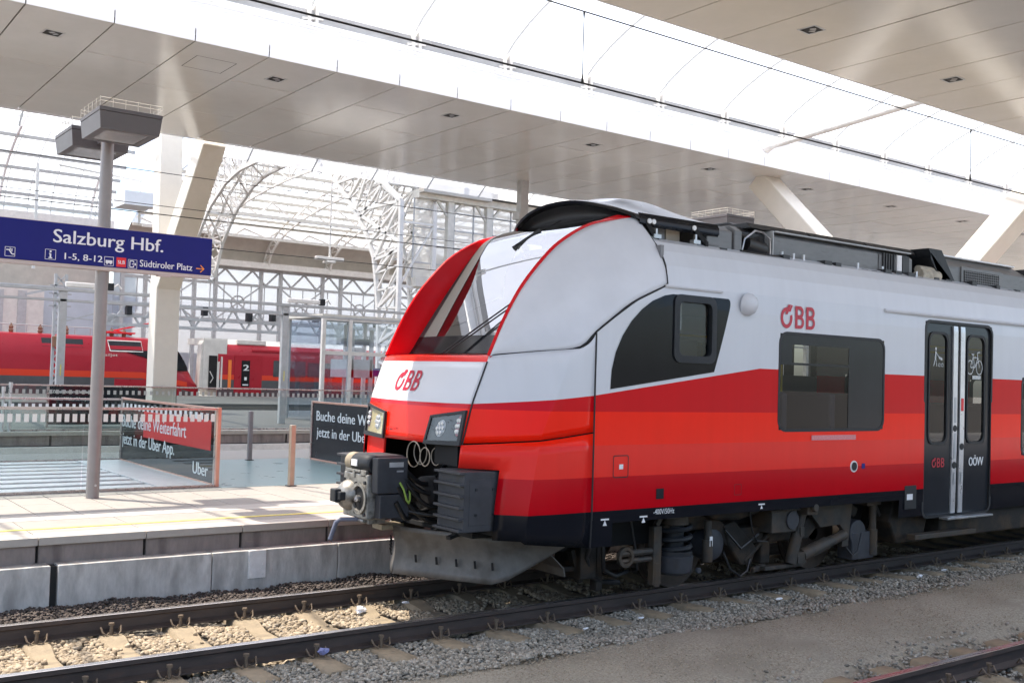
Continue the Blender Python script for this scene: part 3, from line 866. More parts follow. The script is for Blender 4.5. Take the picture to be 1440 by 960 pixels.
# pillar fins: crest lines at y = +-0.916, glass set back between them
CR = smooth_pts([(5.447, 2.345), (5.457 + 0.0, 2.36), (5.609, 2.684), (5.802, 3.003), (6.056, 3.296), (6.266, 3.486), (6.592, 3.662), (6.943, 3.762), (7.19, 3.815)] and
                [(5.450, 0, 2.345), (5.609, 0, 2.684), (5.802, 0, 3.003), (6.056, 0, 3.296), (6.266, 0, 3.478), (6.592, 0, 3.662), (6.943, 0, 3.762), (7.19, 0, 3.815)], 40)
GP = smooth_pts([(x, 0, z) for x, z in GL], 40)
BR = smooth_pts([(5.462, -0.935, 2.352), (5.80, -1.185, 2.395), (6.14, -1.372, 2.445), (6.33, -1.39, 2.60), (6.54, -1.39, 2.745), (6.81, -1.39, 2.917), (7.24, -1.386, 3.10)], 30) + \
     smooth_pts([(7.245, -1.372, 3.17), (7.25, -1.335, 3.29), (7.245, -1.22, 3.49), (7.225, -1.07, 3.67), (7.195, -0.945, 3.808)], 10)
BRp = resample([tuple(p) for p in BR], 40)
CRp = resample([(p.x, -0.948, p.z - 0.012) for p in CR], 40)
for sy in (-1, 1):
    m = MB()
    rows = []
    for k in range(40):
        c = CR[k]; g = GP[k]
        w = 1 - 0.3 * k / 39
        rows.append([(c.x + 0.012, sy * 0.951, c.z - 0.020), (c.x - 0.010, sy * 0.944, c.z + 0.004), (c.x - 0.016, sy * 0.925, c.z + 0.010), (c.x - 0.008, sy * 0.910, c.z + 0.006), (lerp(c.x, g.x, 0.5), sy * 0.893, lerp(c.z, g.z, 0.5)), (g.x + 0.01, sy * 0.878, g.z)])
    m.grid(rows); m.build('pillar_fin', 'train_red', TR, smooth=35)
    # upper fairing between fin and body
    m = MB(); rows = []
    for k in range(40):
        a = Vector(CRp[k]); e = Vector(BRp[k]); s = k / 39
        row = []
        for j in range(15):
            t = j / 14
            p = a.lerp(e, t)
            bul = math.sin(math.pi * t) * math.sin(math.pi * min(1, s * 1.0)) ** 0.7 * 0.075
            p = p + Vector((-0.35, -0.65, 0.62)) * bul
            row.append((p.x, -sy * p.y, p.z))
        rows.append(row)
    m.grid(rows); m.build('upper_fairing', 'train_white', TR, smooth=60, solid=0.012)
    m = MB(); m.path([(p[0] - 0.004, -sy * p[1] * 1.002, p[2]) for p in BRp], 0.0085, 6)
    m.build('fairing_seal', 'black_rubber', TR)
# windscreen with its dark border and blind
def scr(u, k, back=0.0):
    g = GP[k]; y = u * 0.880
    return (g.x - 0.008 * (1 - u * u) + back, y, g.z + 0.004 * (1 - u * u) - back * 0.5)
US = np.linspace(-1, 1, 13)
m = MB(); m.grid([[scr(u, k) for u in US] for k in range(3, 39)]); wsn = m.build('windscreen', 'cab_glass', TR, smooth=60)
m = MB(); m.grid([[scr(u, k, -0.003) for u in US] for k in range(0, 4)])
m.build('border', 'black_gloss', wsn, smooth=60)
m = MB(); m.grid([[scr(u, k, -0.003) for u in US] for k in range(38, 40)])
m.build('border', 'black_gloss', wsn, smooth=60)
for s in (-1, 1):
    m = MB(); m.grid([[scr(s * u, k, -0.004) for u in ((0.93, 0.965, 1.0) if s < 0 else (lerp(0.60, 0.93, max(0, (k - 3) / 30)), 0.95, 1.0))] for k in range(3, 34)])
    m.build('border', 'black_gloss' if s < 0 else 'border_grey', wsn, smooth=60)  # the far edge carries a wider grey strip than the near one
# driver's cab behind the glass
m = MB()
m.box(5.80, 7.2, -0.86, 0.86, 1.9, 2.33)
m.prism([(5.80, 2.33), (6.25, 2.33), (6.2, 2.50), (5.95, 2.52)], 1, -0.8, 0.8)
m.build('driver_desk', 'interior', TR)
m = MB(); m.box(6.72, 6.86, -0.25, 0.25, 2.4, 3.0); m.box(6.5, 6.85, -0.25, 0.25, 2.33, 2.42); m.build('driver_seat', 'seat_dark', TR, bevel=0.04)
m = MB(); m.box(7.22, 7.26, -1.3, 1.3, 1.0, 3.5); m.build('cab_bulkhead', 'interior', TR)
# wipers
def wiper(name, pts_, blade):
    m = MB()
    for a_, b_ in pts_: m.tube(a_, b_, 0.008, 6)
    m.m(1); m.bar(blade[0], blade[1], 0.018, 0.03)
    m.build(name, ['black_rubber', 'cable_black'], TR)
def on_scr(y, z, out=0.03):
    x = interp([(p.z, p.x) for p in GP], z) - 0.008 * (1 - (y / 0.88) ** 2)
    return (x - out * 0.85, y, z + out * 0.5)
wiper('wiper', [((5.60, 0.02, 2.375), on_scr(-0.62, 2.85, 0.04)), ((5.585, 0.07, 2.375), on_scr(-0.60, 2.90, 0.04)), (on_scr(-0.60, 2.90, 0.04), on_scr(-0.72, 2.86, 0.03))], (on_scr(-0.80, 2.50, 0.02), on_scr(-0.76, 3.12, 0.02)))
wiper('wiper', [((6.92, -0.10, 3.83), on_scr(0.10, 3.52, 0.03))], (on_scr(0.13, 3.50, 0.02), on_scr(-0.05, 3.70, 0.02)))
# front mark and number
fl = lambda x, y: front_pt(0.42 - x, 2.0 + y, 0.012)
marks(rail_logo(0.198, 0.10), (0, 0, 0), (1, 0, 0), (0, 1, 0), 'logo_red', TR, 'railway_logo', fl)
letters('4744 079', (5.155, 0.36, 1.60), (0, -1, 0), (0.03, 0, 1), 0.22, 0.04, 'black_rubber', TR, 'number_lettering')
# headlights
for sy in (-1, 1):
    hl = [(-0.90, 1.850), (-0.42, 1.785), (-0.375, 1.520), (-0.885, 1.533)]
    def hp(u, v, out):
        a = np.array(hl); top = a[0] * (1 - u) + a[1] * u; bot = a[3] * (1 - u) + a[2] * u
        y, z = bot * (1 - v) + top * v
        p = front_pt(y, z, out + 0.010); return (p[0], -sy * p[1], p[2])
    N = 8
    m = MB(); m.grid([[hp(u, v, 0.004) for u in np.linspace(0, 1, N)] for v in (0, 1)])
    h = m.build('headlight', 'lamp_back' if sy < 0 else 'lamp_back_sunlit', TR, smooth=40)  # sunny side: the sunlight is put into the yellow back colour
    if sy > 0: h['label'] = 'headlight with yellow sun glow painted into its back'
    m = MB()
    ring_o = [(u, 0) for u in np.linspace(0, 1, N)] + [(1, 1)] + [(u, 1) for u in np.linspace(1, 0, N)]
    for (u0, v0, u1, v1) in ((0, 0, 1, 0.13), (0, 0.92, 1, 1), (0, 0.13, 0.075, 0.92), (0.945, 0.13, 1, 0.92)):
        uu_ = np.linspace(u0, u1, 8 if u1 - u0 > 0.5 else 2)
        A = [[hp(u, v, 0.006) for u in uu_] for v in (v0, v1)]; B = [[hp(u, v, 0.028) for u in uu_] for v in (v0, v1)]
        m.grid(B); m.grid([A[0], B[0]]); m.grid([B[1], A[1]])
        m.add([A[0][0], A[1][0], B[1][0], B[0][0], A[0][-1], A[1][-1], B[1][-1], B[0][-1]], [(0, 1, 2, 3), (4, 5, 6, 7)])
    m.build('frame', 'dark_grey', h)
    for (u, v, ru, rv, mt) in ((0.63, 0.52, 0.13, 0.27, 'lamp_white'), (0.15, 0.56, 0.065, 0.30, 'lamp_red')):
        m = MB(); c = hp(u, v, 0.010)
        m.add([c] + [hp(u + ru * math.cos(t), v + rv * math.sin(t), 0.008) for t in np.linspace(0, 2 * math.pi, 19)[:-1]], [(0, k + 1, (k + 1) % 18 + 1) for k in range(18)])
        m.build('lamp', mt, h)
        m = MB()
        for (qa, qr) in [(0, 0.0)] + [(k * math.pi / 3, 0.62) for k in range(6)]:
            cu_, cv_ = u + ru * qr * math.cos(qa), v + rv * qr * math.sin(qa)
            p = hp(cu_, cv_, 0.012); m.lathe([(0, 0.022), (-0.010, 0.017)], p, (1, 0, 0), 8)
        m.build('reflector', 'silver', h)
    m = MB(); m.grid([[hp(u, v, 0.020) for u in np.linspace(0.05, 0.96, N)] for v in (0.11, 0.94)]); m.build('lens', 'lens_glass', h)
# the dark bay below the front
m = MB()
m.box(5.72, 5.76, -0.95, 0.95, 0.72, 1.54); m.box(5.22, 5.74, -0.86, 0.86, 1.522, 1.535)
m.box(5.30, 5.74, -0.90, -0.87, 0.75, 1.52); m.box(5.30, 5.74, 0.87, 0.90, 0.75, 1.52); m.box(5.35, 5.74, -0.9, 0.9, 0.70, 0.74)
m.build('coupler_bay', 'cavity_black', TR)
m = MB(); m.grid([[front_pt(y, z, -0.02) for y in np.linspace(0.42, 0.86, 5)] for z in (1.0, 1.2, 1.40, 1.523)]); m.build('bay_flap', 'train_livery', TR, solid=0.02)
m = MB(); m.grid([[(5.24, y, z) for y in (-0.80, -0.42)] for z in (1.34, 1.524)]); m.build('bay_flap', 'cavity_black', TR, solid=0.02)
# crash absorbers: ribbed boxes either side of the coupler
for sy in (-1, 1):
    y0, y1 = 0.735, 1.155
    m = MB(); Y = lambda a: sy * a
    m.box(5.075, 5.62, min(Y(y0), Y(y1)), max(Y(y0), Y(y1)), 0.80, 1.325)
    a_ = m.build('crash_absorber', 'absorber_grey', TR, bevel=0.008)
    for k, z in enumerate(np.linspace(0.805, 1.30, 6)):
        m = MB(); m.box(5.03, 5.078, min(Y(y0 - 0.004), Y(y1 - 0.002)), max(Y(y0 - 0.004), Y(y1 - 0.002)), z, z + 0.022); m.build('rib', 'absorber_grey', a_, bevel=0.003)
    m = MB(); m.box(5.13, 5.46, min(Y(y1), Y(y1 + 0.004)), max(Y(y1), Y(y1 + 0.004)), 0.86, 1.26); m.build('side_plate', 'absorber_grey', a_, bevel=0.002)
    m = MB()
    for x in (5.2, 5.38):
        for z in (0.95, 1.17): m.tube((x, Y(y1), z), (x, Y(y1 + 0.012), z), 0.014, 6)
    m.build('bolts', 'dark_grey', a_)
    m = MB(); m.box(5.45, 5.9, min(Y(0.55), Y(1.25)), max(Y(0.55), Y(1.25)), 0.74, 0.80); m.build('bracket', 'dark_grey', a_)
# snow plough: a curved V blade
m = MB()
for sy in (-1, 1):
    rows = []
    for k in range(9):
        v = k / 8
        row = []
        for j in range(13):
            t = j / 12
            x = 5.10 + 0.55 * min(t / 0.62, 1) ** 1.05 + (0.62 * max(0, (t - 0.62) / 0.38))
            y = 0.95 * min(t / 0.62, 1) + 0.17 * max(0, (t - 0.62) / 0.38)
            zb = 0.27 if t < 0.62 else lerp(0.27, 0.60, (t - 0.62) / 0.38)
            zt = 0.725 - 0.05 * t
            z = lerp(zb, zt, v)
            c = (0.075 * (1 - math.sin(math.pi * min(1, (z - 0.2) / 0.55))))
            row.append((x - c * 0.9, sy * (y + c * 0.25), z))
        rows.append(row)
    m.grid(rows)
pl = m.build('snow_plough', 'plough_grey', TR, smooth=45, solid=0.016)
m = MB()
for sy in (-1, 1):
    for t in (0.16, 0.30, 0.43, 0.55, 0.66):
        x = 5.10 + 0.55 * (t / 0.70) ** 1.05; y = 0.95 * (t / 0.70)
        m.bar((x - 0.035, sy * (y + 0.012), 0.40), (x - 0.050, sy * (y + 0.022), 0.47), 0.018, 0.012)
m.build('slot', 'cavity_black', pl)
m = MB(); m.box(4.92, 5.16, -0.02, 0.16, 0.685, 0.735); m.build('step_plate', 'coupler_tan', TR, bevel=0.004)
m = MB()
m.grid([[(x, y, z) for y in (-1.05, -0.3, 0.3, 1.05)] for x, z in ((6.05, 0.60), (6.3, 0.38), (6.32, 0.30))]); m.build('inner_guard', 'plough_grey', TR, solid=0.012)
m = MB()
for y in (-0.55, -0.25, 0.25, 0.55): m.bar((5.70, y, 0.76), (5.25, y * 1.2, 0.68), 0.05, 0.03)
m.build('plough_bracket', 'dark_grey', TR)

# ---- automatic coupler
cp = MB(); cp.box(4.66, 4.98, -0.185, 0.275, 0.815, 1.225)
cpl = cp.build('coupler', 'coupler_metal', TR, bevel=0.012)
m = MB(); m.lathe([(0, 0.145), (-0.02, 0.142), (-0.07, 0.11), (-0.10, 0.07), (-0.105, 0.0)], (4.66, 0.165, 1.01), (1, 0, 0), 18); m.build('cone', 'coupler_metal', cpl, smooth=40)
m = MB(); m.box(4.50, 4.60, 0.13, 0.24, 0.95, 1.07); m.box(4.52, 4.58, 0.07, 0.14, 0.97, 1.05); m.build('hook', 'dark_grey', cpl, bevel=0.01)
m = MB(); m.lathe([(0, 0.135), (-0.022, 0.145), (-0.022, 0.115), (0.0, 0.11)], (4.66, -0.055, 1.0), (1, 0, 0), 20); m.build('cup_rim', 'coupler_metal', cpl, smooth=40)
m = MB(); m.lathe([(0, 0.112), (-0.004, 0.0)], (4.657, -0.055, 1.0), (1, 0, 0), 20); m.build('cup', 'cavity_black', cpl)
m = MB(); m.tube((4.62, -0.055, 1.0), (4.66, -0.055, 1.0), 0.03, 10); m.tube((4.62, -0.055, 1.0), (4.63, -0.02, 0.98), 0.015, 6); m.build('pin', 'steel', cpl)
m = MB(); m.lathe([(0, 0.075), (0.02, 0.088), (0.46, 0.088), (0.48, 0.075)], (4.75, 0.30, 1.315), (0, -1, 0), 16)
m.m(1); m.lathe([(0.03, 0.090), (0.14, 0.090)], (4.75, 0.30, 1.315), (0, -1, 0), 16); m.m(2); m.box(4.655, 4.665, 0.02, 0.13, 1.29, 1.35)
m.build('cover_tube', ['dark_grey', 'coupler_tan', 'white_mark'], cpl, smooth=40)
m = MB(); m.box(4.70, 5.02, -0.30, -0.19, 1.06, 1.385); m.box(4.74, 5.05, -0.29, -0.19, 0.83, 1.05); m.box(4.72, 5.05, -0.18, 0.27, 1.36, 1.395); m.build('contact_box', 'absorber_grey', cpl, bevel=0.01)
m = MB(); m.box(4.82, 4.97, -0.303, -0.30, 1.30, 1.345); m.box(4.90, 4.97, -0.303, -0.30, 1.255, 1.27); m.build('type_plate', 'silver', cpl)
m = MB(); m.box(4.68, 4.74, 0.20, 0.29, 1.22, 1.36); m.box(4.655, 4.665, -0.05, 0.24, 1.235, 1.26); m.box(4.66, 4.70, -0.15, -0.05, 1.2, 1.26); m.box(4.65, 4.66, 0.05, 0.09, 1.18, 1.26); m.build('front_bracket', 'coupler_metal', cpl, bevel=0.004)
m = MB()
for y, z in ((0.02, 1.13), (0.02, 0.87), (-0.15, 1.15), (-0.15, 0.86), (0.25, 1.15)): m.tube((4.66, y, z), (4.645, y, z), 0.018, 6)
m.build('bolts', 'dark_grey', cpl)
m = MB(); m.lathe([(0, 0.10), (0.0, 0.12)] + sum([[(0.03 * k + 0.008, 0.165), (0.03 * k + 0.024, 0.125)] for k in range(11)], []) + [(0.36, 0.13)], (5.28, -0.16, 1.03), (1, 0.12, 0), 20); m.build('bellows', 'black_rubber', cpl, smooth=30)
m = MB(); m.tube((4.95, 0.0, 1.02), (5.75, -0.05, 1.02), 0.085, 12); m.build('drawbar', 'dark_grey', cpl, smooth=40)
rw = random.Random(5)
m = MB()
for (a_, e_, dp) in (((4.98, -0.26, 1.30), (5.6, -0.1, 1.35), 0.20), ((4.98, -0.28, 1.20), (5.6, -0.35, 1.2), 0.28), ((5.0, -0.27, 1.0), (5.65, -0.3, 1.0), 0.22), ((4.95, -0.2, 0.92), (5.6, -0.5, 0.9), 0.06), ((4.92, -0.29, 1.12), (5.3, -0.2, 0.88), 0.1), ((4.90, -0.30, 0.98), (5.1, -0.22, 0.82), 0.06), ((4.98, -0.15, 1.30), (5.5, -0.25, 1.1), 0.15), ((5.55, -0.35, 1.5), (5.5, -0.45, 0.95), -0.05)):
    P = [Vector(a_).lerp(Vector(e_), t) + Vector((0, -0.03 * math.sin(math.pi * t), -dp * math.sin(math.pi * t))) for t in np.linspace(0, 1, 12)]
    m.path(P, rw.choice((0.014, 0.02, 0.024)), 7)
m.build('cables', 'cable_black', cpl, smooth=60)
m = MB(); m.path([(4.93, -0.31, 1.16), (4.96, -0.33, 1.10), (4.99, -0.34, 1.0), (5.02, -0.33, 0.97), (5.05, -0.30, 1.0), (5.06, -0.27, 1.1)], 0.010, 6); m.build('earth_cable', 'cable_green', cpl, smooth=60)
m = MB(); m.path([(4.72, 0.0, 0.80), (4.66, 0.04, 0.795), (4.56, 0.12, 0.79), (4.53, 0.15, 0.76), (4.51, 0.165, 0.68), (4.49, 0.18, 0.60)], 0.022, 8); m.build('brake_hose', 'hose_grey', cpl, smooth=60)
m = MB(); m.box(4.72, 4.9, -0.12, 0.1, 0.765, 0.815); m.tube((4.70, -0.08, 0.79), (4.70, 0.03, 0.79), 0.022, 8); m.build('hose_valve', 'coupler_metal', cpl, bevel=0.006)
m = MB()
for (cy_, cz, r_, dx) in ((-0.225, 1.41, 0.120, 0), (-0.20, 1.425, 0.115, 0.09), (-0.425, 1.40, 0.085, 0), (-0.425, 1.40, 0.08, 0.12)):
    P = [(5.12 + dx, cy_ + r_ * math.cos(t), cz + r_ * math.sin(t)) for t in np.linspace(0, 2 * math.pi, 22)]
    m.path(P, 0.0055, 5)
m.build('hanging_rings', 'cable_wire', TR, smooth=60)

# ---- body side, openings left open for windows and doors
WIN = [(8.92, 10.80, 1.68, 2.715), (13.98, 15.9, 1.31, 2.36), (17.6, 19.4, 1.31, 2.36), (20.4, 22.2, 1.31, 2.36)]
DOORX = [(11.66, 13.20)]
CABW = (7.345, 7.875, 2.385, 2.985)
HOLES = WIN + [(11.66, 13.20, 0.60, 3.0), CABW, (6.63, 11.16, 0.5, 0.835), (23.4, 24.9, 0.6, 3.0)]
XE = 40.0
for sy in (-1, 1):
    m = MB()
    xs = sorted({7.25, XE, 10.93, 11.58, *[h[0] for h in HOLES if h[0] > 7.25], *[h[1] for h in HOLES if h[1] > 7.25], 14.5, 26})
    zs = sorted({0.62, 0.835, 0.9, 0.95, 2.9, 3.0, 3.1, 3.2, 3.3, 3.38, 3.45, 3.51, 3.55, 3.58, 3.60, 3.62, *[v for h in HOLES for v in (h[2], h[3]) if v > 0.62]})
    for i in range(len(xs) - 1):
        for k in range(len(zs) - 1):
            cx, cz = (xs[i] + xs[i + 1]) / 2, (zs[k] + zs[k + 1]) / 2
            if any(h[0] < cx < h[1] and h[2] < cz < h[3] for h in HOLES + ([(10.93, 11.58, 1.68, 2.715)] if sy > 0 else [])): continue  # extra far-side opening, added so daylight shows through the near window
            m.add([(x, sy * side_y(z), z) for x, z in ((xs[i], zs[k]), (xs[i + 1], zs[k]), (xs[i + 1], zs[k + 1]), (xs[i], zs[k + 1]))], [(0, 1, 2, 3)])
    # between the seam and x = 7.25, under the fairing's curve
    Z2 = [(6.332, 2.595), (6.54, 2.737), (6.81, 2.909), (7.25, 3.098)]
    xq = list(np.linspace(6.332, 7.25, 12))
    def zl(x): return 0.62 if x < 6.6 else 0.835
    for x0_, x1_ in zip(xq[:-1], xq[1:]):
        z0_ = zl((x0_ + x1_) / 2)
        lv = lambda x: [z0_, 0.9, 0.95, 1.3, 1.68, 2.1, 2.45, interp(Z2, x)] if interp(Z2, x) < 2.9 else [z0_, 0.9, 0.95, 1.3, 1.68, 2.1, 2.9, interp(Z2, x)]
        la, lb = lv(x0_), lv(x1_)
        for k in range(7):
            P = [(x0_, la[k]), (x1_, lb[k]), (x1_, lb[k + 1]), (x0_, la[k + 1])]
            m.add([(x, sy * side_y(z), z) for x, z in P], [(0, 1, 2, 3)])
    bm_ = m.build('body_side', 'train_livery', TR, smooth=30)
m = MB(); m.grid([[(x, y, 3.62) for y in (-0.9, 0.9)] for x in (7.25, XE)]); m.build('roof', 'pod_dark', TR)
m = MB(); m.box(6.3, XE, -1.36, 1.36, 0.86, 1.0); m.build('floor', 'interior', TR)
m = MB(); m.box(7.27, XE, -1.2, 1.2, 3.05, 3.1); m.build('inner_ceiling', 'interior', TR)
m = MB(); m.box(11.5, 12.4, 0.75, 0.8, 1.0, 2.3); m.tube((12.1, -0.6, 1.0), (12.1, -0.6, 3.05), 0.02, 8); m.build('blocking_panel', 'interior', TR)  # added inside to block the bright view through the door panes
m = MB()
for x in (10.0, 12.1, 12.8, 14.6): m.tube((x, -0.55, 1.0), (x, -0.55, 3.05), 0.02, 8)
for y in (-0.6, 0.6): m.tube((8.9, y, 2.75), (20, y, 2.75), 0.018, 6)
m.build('grab_rails', 'pole_yellow', TR)
m = MB()
for x in np.arange(9.1, 11.3, 0.85):
    for s in (-1, 1):
        m.box(x, x + 0.45, s * 0.35 if s > 0 else -1.3, 1.3 if s > 0 else -0.35, 1.38, 1.48); m.box(x, x + 0.1, s * 0.35 if s > 0 else -1.3, 1.3 if s > 0 else -0.35, 1.48, 2.08)
for x in np.arange(14.1, 20, 0.9):
    for s in (-1, 1):
        m.box(x, x + 0.45, s * 0.35 if s > 0 else -1.3, 1.3 if s > 0 else -0.35, 1.28, 1.38); m.box(x, x + 0.1, s * 0.35 if s > 0 else -1.3, 1.3 if s > 0 else -0.35, 1.38, 1.95)
m.build('seats', 'seat_dark', TR, bevel=0.03)
m = MB()
for s in (-1, 1): m.path([nose_pt(2.0, z, s) for z in np.linspace(0.62, 2.59, 12)], 0.010, 6)
m.build('module_seam', 'black_rubber', TR)

def rrect(x0, x1, z0, z1, r, n=5):
    P = []
    for cx, cz, a in ((x1 - r, z1 - r, 0), (x0 + r, z1 - r, 90), (x0 + r, z0 + r, 180), (x1 - r, z0 + r, 270)):
        for k in range(n + 1):
            t = R(a + 90 * k / n); P.append((cx + r * math.cos(t), cz + r * math.sin(t)))
    return P
def frame(m, o, i, y, dy, sy):
    """ring between two outlines of the same number of points, standing dy proud of the side"""
    n = len(o)
    f = lambda p, e: (p[0], sy * (side_y(p[1]) + e), p[1])
    m.add([f(p, dy) for p in o] + [f(p, dy) for p in i], [(k, (k + 1) % n, n + (k + 1) % n, n + k) for k in range(n)])
    m.add([f(p, dy) for p in o] + [f(p, -0.01) for p in o], [(k, (k + 1) % n, n + (k + 1) % n, n + k) for k in range(n)])
    m.add([f(p, dy) for p in i] + [f(p, -0.05) for p in i], [(k, (k + 1) % n, n + (k + 1) % n, n + k) for k in range(n)])
for sy in (-1, 1):
    S_ = lambda x, z, e=0.0: (x, sy * (side_y(z) + e), z)
    for wi, (x0, x1, z0, z1) in enumerate(WIN + ([(10.93, 11.58, 1.68, 2.715)] if sy > 0 else [])):  # far side: one more pane for the added opening
        m = MB(); m.add([S_(x, z, -0.006) for x, z in ((x0, z0), (x1, z0), (x1, z1), (x0, z1))], [(0, 1, 2, 3)])
        w_ = m.build('passenger_window', 'side_glass', TR)
        m = MB(); frame(m, rrect(x0 - 0.02, x1 + 0.02, z0 - 0.02, z1 + 0.02, 0.13), rrect(x0 + 0.012, x1 - 0.012, z0 + 0.012, z1 - 0.012, 0.10), 0, 0.003, sy); m.build('frame', 'black_rubber', w_)
        if wi == 0:
            # printed dark border: wide at the top and right
            m = MB()
            for a0, a1, b0, b1 in ((x0, x1, z1 - 0.115, z1), (x0, x0 + 0.21, z1 - 0.31, z1 - 0.115), (x0 + 1.21, x1, z1 - 0.31, z1 - 0.115), (x0, x1, z1 - 0.335, z1 - 0.31), (x0 + 1.21, x1, z0, z1 - 0.335)):
                m.add([S_(a, b, -0.002) for a, b in ((a0, b0), (a1, b0), (a1, b1), (a0, b1))], [(0, 1, 2, 3)])
            m.build('printed_border', 'door_grey', w_)
        m = MB(); m.box(x0 + 0.55, x0 + 1.35, sy * 1.414 - 0.001, sy * 1.414 + 0.001, z0 - 0.115, z0 - 0.06); m.build('data_strip', 'lamp_red', w_) if sy < 0 and wi == 0 else None
    # cab window in its dark quarter-round panel
    q = [(6.505, 2.075), (6.515, 2.25), (6.56, 2.42), (6.64, 2.575), (6.75, 2.72), (6.88, 2.84), (7.02, 2.93), (7.19, 2.995), (7.30, 3.015), (7.345, 3.015)]
    m = MB()
    xb = [p[0] for p in q]
    lowz = lambda x: 2.074 + (x - 6.505) * 0.140
    for (xa, za), (xb_, zb) in zip(q[:-1], q[1:]):
        rows = [[S_(xa, lerp(lowz(xa), za, s), 0.005), S_(xb_, lerp(lowz(xb_), zb, s), 0.005)] for s in (0, 0.3, 0.55, 0.7, 0.8, 0.87, 0.91, 0.94, 0.97, 1)]
        m.grid(rows)
    m.add([S_(x, z, 0.003) for x, z in ((7.345, lowz(7.345)), (7.875, lowz(7.875)), (7.875, 2.385), (7.345, 2.385))], [(0, 1, 2, 3)])
    m.add([S_(x, z, 0.003) for x, z in ((7.345, 2.985), (7.875, 2.985), (7.875, 3.02), (7.345, 3.015))], [(0, 1, 2, 3)])
    XRT = [(2.265, 7.90), (2.60, 8.02), (2.95, 8.125), (2.99, 8.13), (3.01, 8.12), (3.022, 8.10)]
    m.grid([[S_(lerp(7.875, interp(XRT, z), u), z, 0.003) for u in (0, 0.5, 1)] for z in (2.268, 2.5, 2.7, 2.85, 2.9, 2.95, 2.98, 3.0, 3.012, 3.022)])
    m.build('cab_side_panel', 'black_gloss', TR)
    x0, x1, z0, z1 = CABW
    m = MB(); m.add([S_(x, z, -0.02) for x, z in ((x0, z0), (x1, z0), (x1, z1), (x0, z1))], [(0, 1, 2, 3)]); w_ = m.build('cab_window', 'side_glass', TR)
    m = MB(); frame(m, rrect(x0 - 0.035, x1 + 0.035, z0 - 0.035, z1 + 0.035, 0.09), rrect(x0 + 0.035, x1 - 0.035, z0 + 0.035, z1 - 0.035, 0.06), 0, 0.022, sy); m.build('frame', 'dark_grey', w_)
    m = MB(); m.box(x0 + 0.16, x1 - 0.2, sy * 1.15 - 0.01, sy * 1.15 + 0.01, z0 + 0.30, z1); m.build('blind', 'lamp_white', w_)
    m = MB(); m.box(x0 - 0.05, x1 + 0.3, sy * 0.9 - 0.01, sy * 0.9 + 0.01, z0 - 0.2, z0 + 0.22); m.build('cab_wall', 'interior', TR)
    # door: two leaves
    for li, (a0, a1) in enumerate(((11.675, 12.41), (12.45, 13.185))):
        hole = (a0 + 0.10, a0 + 0.50) if li == 0 else (a0 + 0.19, a0 + 0.60)
        m = MB()
        for p0, p1, q0, q1 in ((a0, a1, 0.60, 1.50), (a0, a1, 2.86, 2.99), (a0, hole[0], 1.50, 2.86), (hole[1], a1, 1.50, 2.86)):
            zc = [q0, (q0 + q1) / 2, q1]
            m.add([S_(x, z, -0.022) for x, z in ((p0, q0), (p1, q0), (p1, q1), (p0, q1))], [(0, 1, 2, 3)])
        dl = m.build('door_leaf', 'door_grey', TR)
        m = MB(); m.add([S_(x, z, -0.03) for x, z in ((hole[0], 1.5), (hole[1], 1.5), (hole[1], 2.86), (hole[0], 2.86))], [(0, 1, 2, 3)]); m.build('pane', 'side_glass', dl)
        m = MB(); frame(m, rrect(hole[0] - 0.02, hole[1] + 0.02, 1.48, 2.88, 0.12), rrect(hole[0] + 0.01, hole[1] - 0.01, 1.51, 2.85, 0.10), 0, -0.012, sy); m.build('seal', 'black_rubber', dl)
        s0 = a1 - 0.125 if li == 0 else a0 + 0.0
        m = MB(); m.grid([[S_(x, z, -0.008) for x in (s0, s0 + 0.10)] for z in (0.62, 1.6, 2.9, 2.965)]); m.build('edge_strip', 'silver', dl, solid=0.02)
        m = MB()
        for z in ((1.22, 1.68) if li == 0 else (1.45,)): m.lathe([(0, 0.045), (0.012, 0.04), (0.012, 0.0)], S_(s0 + 0.05, z, -0.004), (0, sy, 0), 14)
        m.build('button', 'black_rubber', dl)
        m = MB(); m.add([S_(x, z, 0.004) for x, z in ((s0 + 0.035, 0.98), (s0 + 0.07, 0.98), (s0 + 0.07, 1.13), (s0 + 0.035, 1.13))], [(0, 1, 2, 3)])
        if li == 0:
            for b0 in (1.30, 1.75): m.add([S_(x, z, 0.004) for x, z in ((s0 + 0.03, b0), (s0 + 0.075, b0), (s0 + 0.075, b0 + 0.32), (s0 + 0.03, b0 + 0.32))], [(0, 1, 2, 3)])
        m.build('label_strip', 'steel_grey', dl)
        if li == 1:
            m = MB(); m.add([S_(x, z, 0.004) for x, z in ((s0 + 0.02, 1.90), (s0 + 0.08, 1.90), (s0 + 0.08, 2.06), (s0 + 0.02, 2.06))], [(0, 1, 2, 3)]); m.build('warning_sticker', 'sign_red', dl)
    m = MB(); frame(m, rrect(11.64, 13.22, 0.58, 3.02, 0.12), rrect(11.675, 13.185, 0.605, 2.985, 0.10), 0, 0.004, sy); m.build('door_seal', 'black_rubber', TR)
    m = MB(); m.box(12.424, 12.438, sy * 1.385 - 0.004, sy * 1.385 + 0.004, 0.62, 2.95); m.build('door_gap_seal', 'black_rubber', TR)
    # drip rail, step, sensor, hatches
    m = MB(); m.path([(10.80, sy * 1.405, 3.075), (12.0, sy * 1.418, 3.075), (16.5, sy * 1.418, 3.075)], 0.022, 6); m.build('drip_rail', 'train_white', TR, smooth=40)
    m = MB(); m.path([(7.20, sy * 1.402, 3.09), (8.0, sy * 1.402, 3.09)], 0.018, 6); m.build('drip_rail', 'train_white', TR, smooth=40)
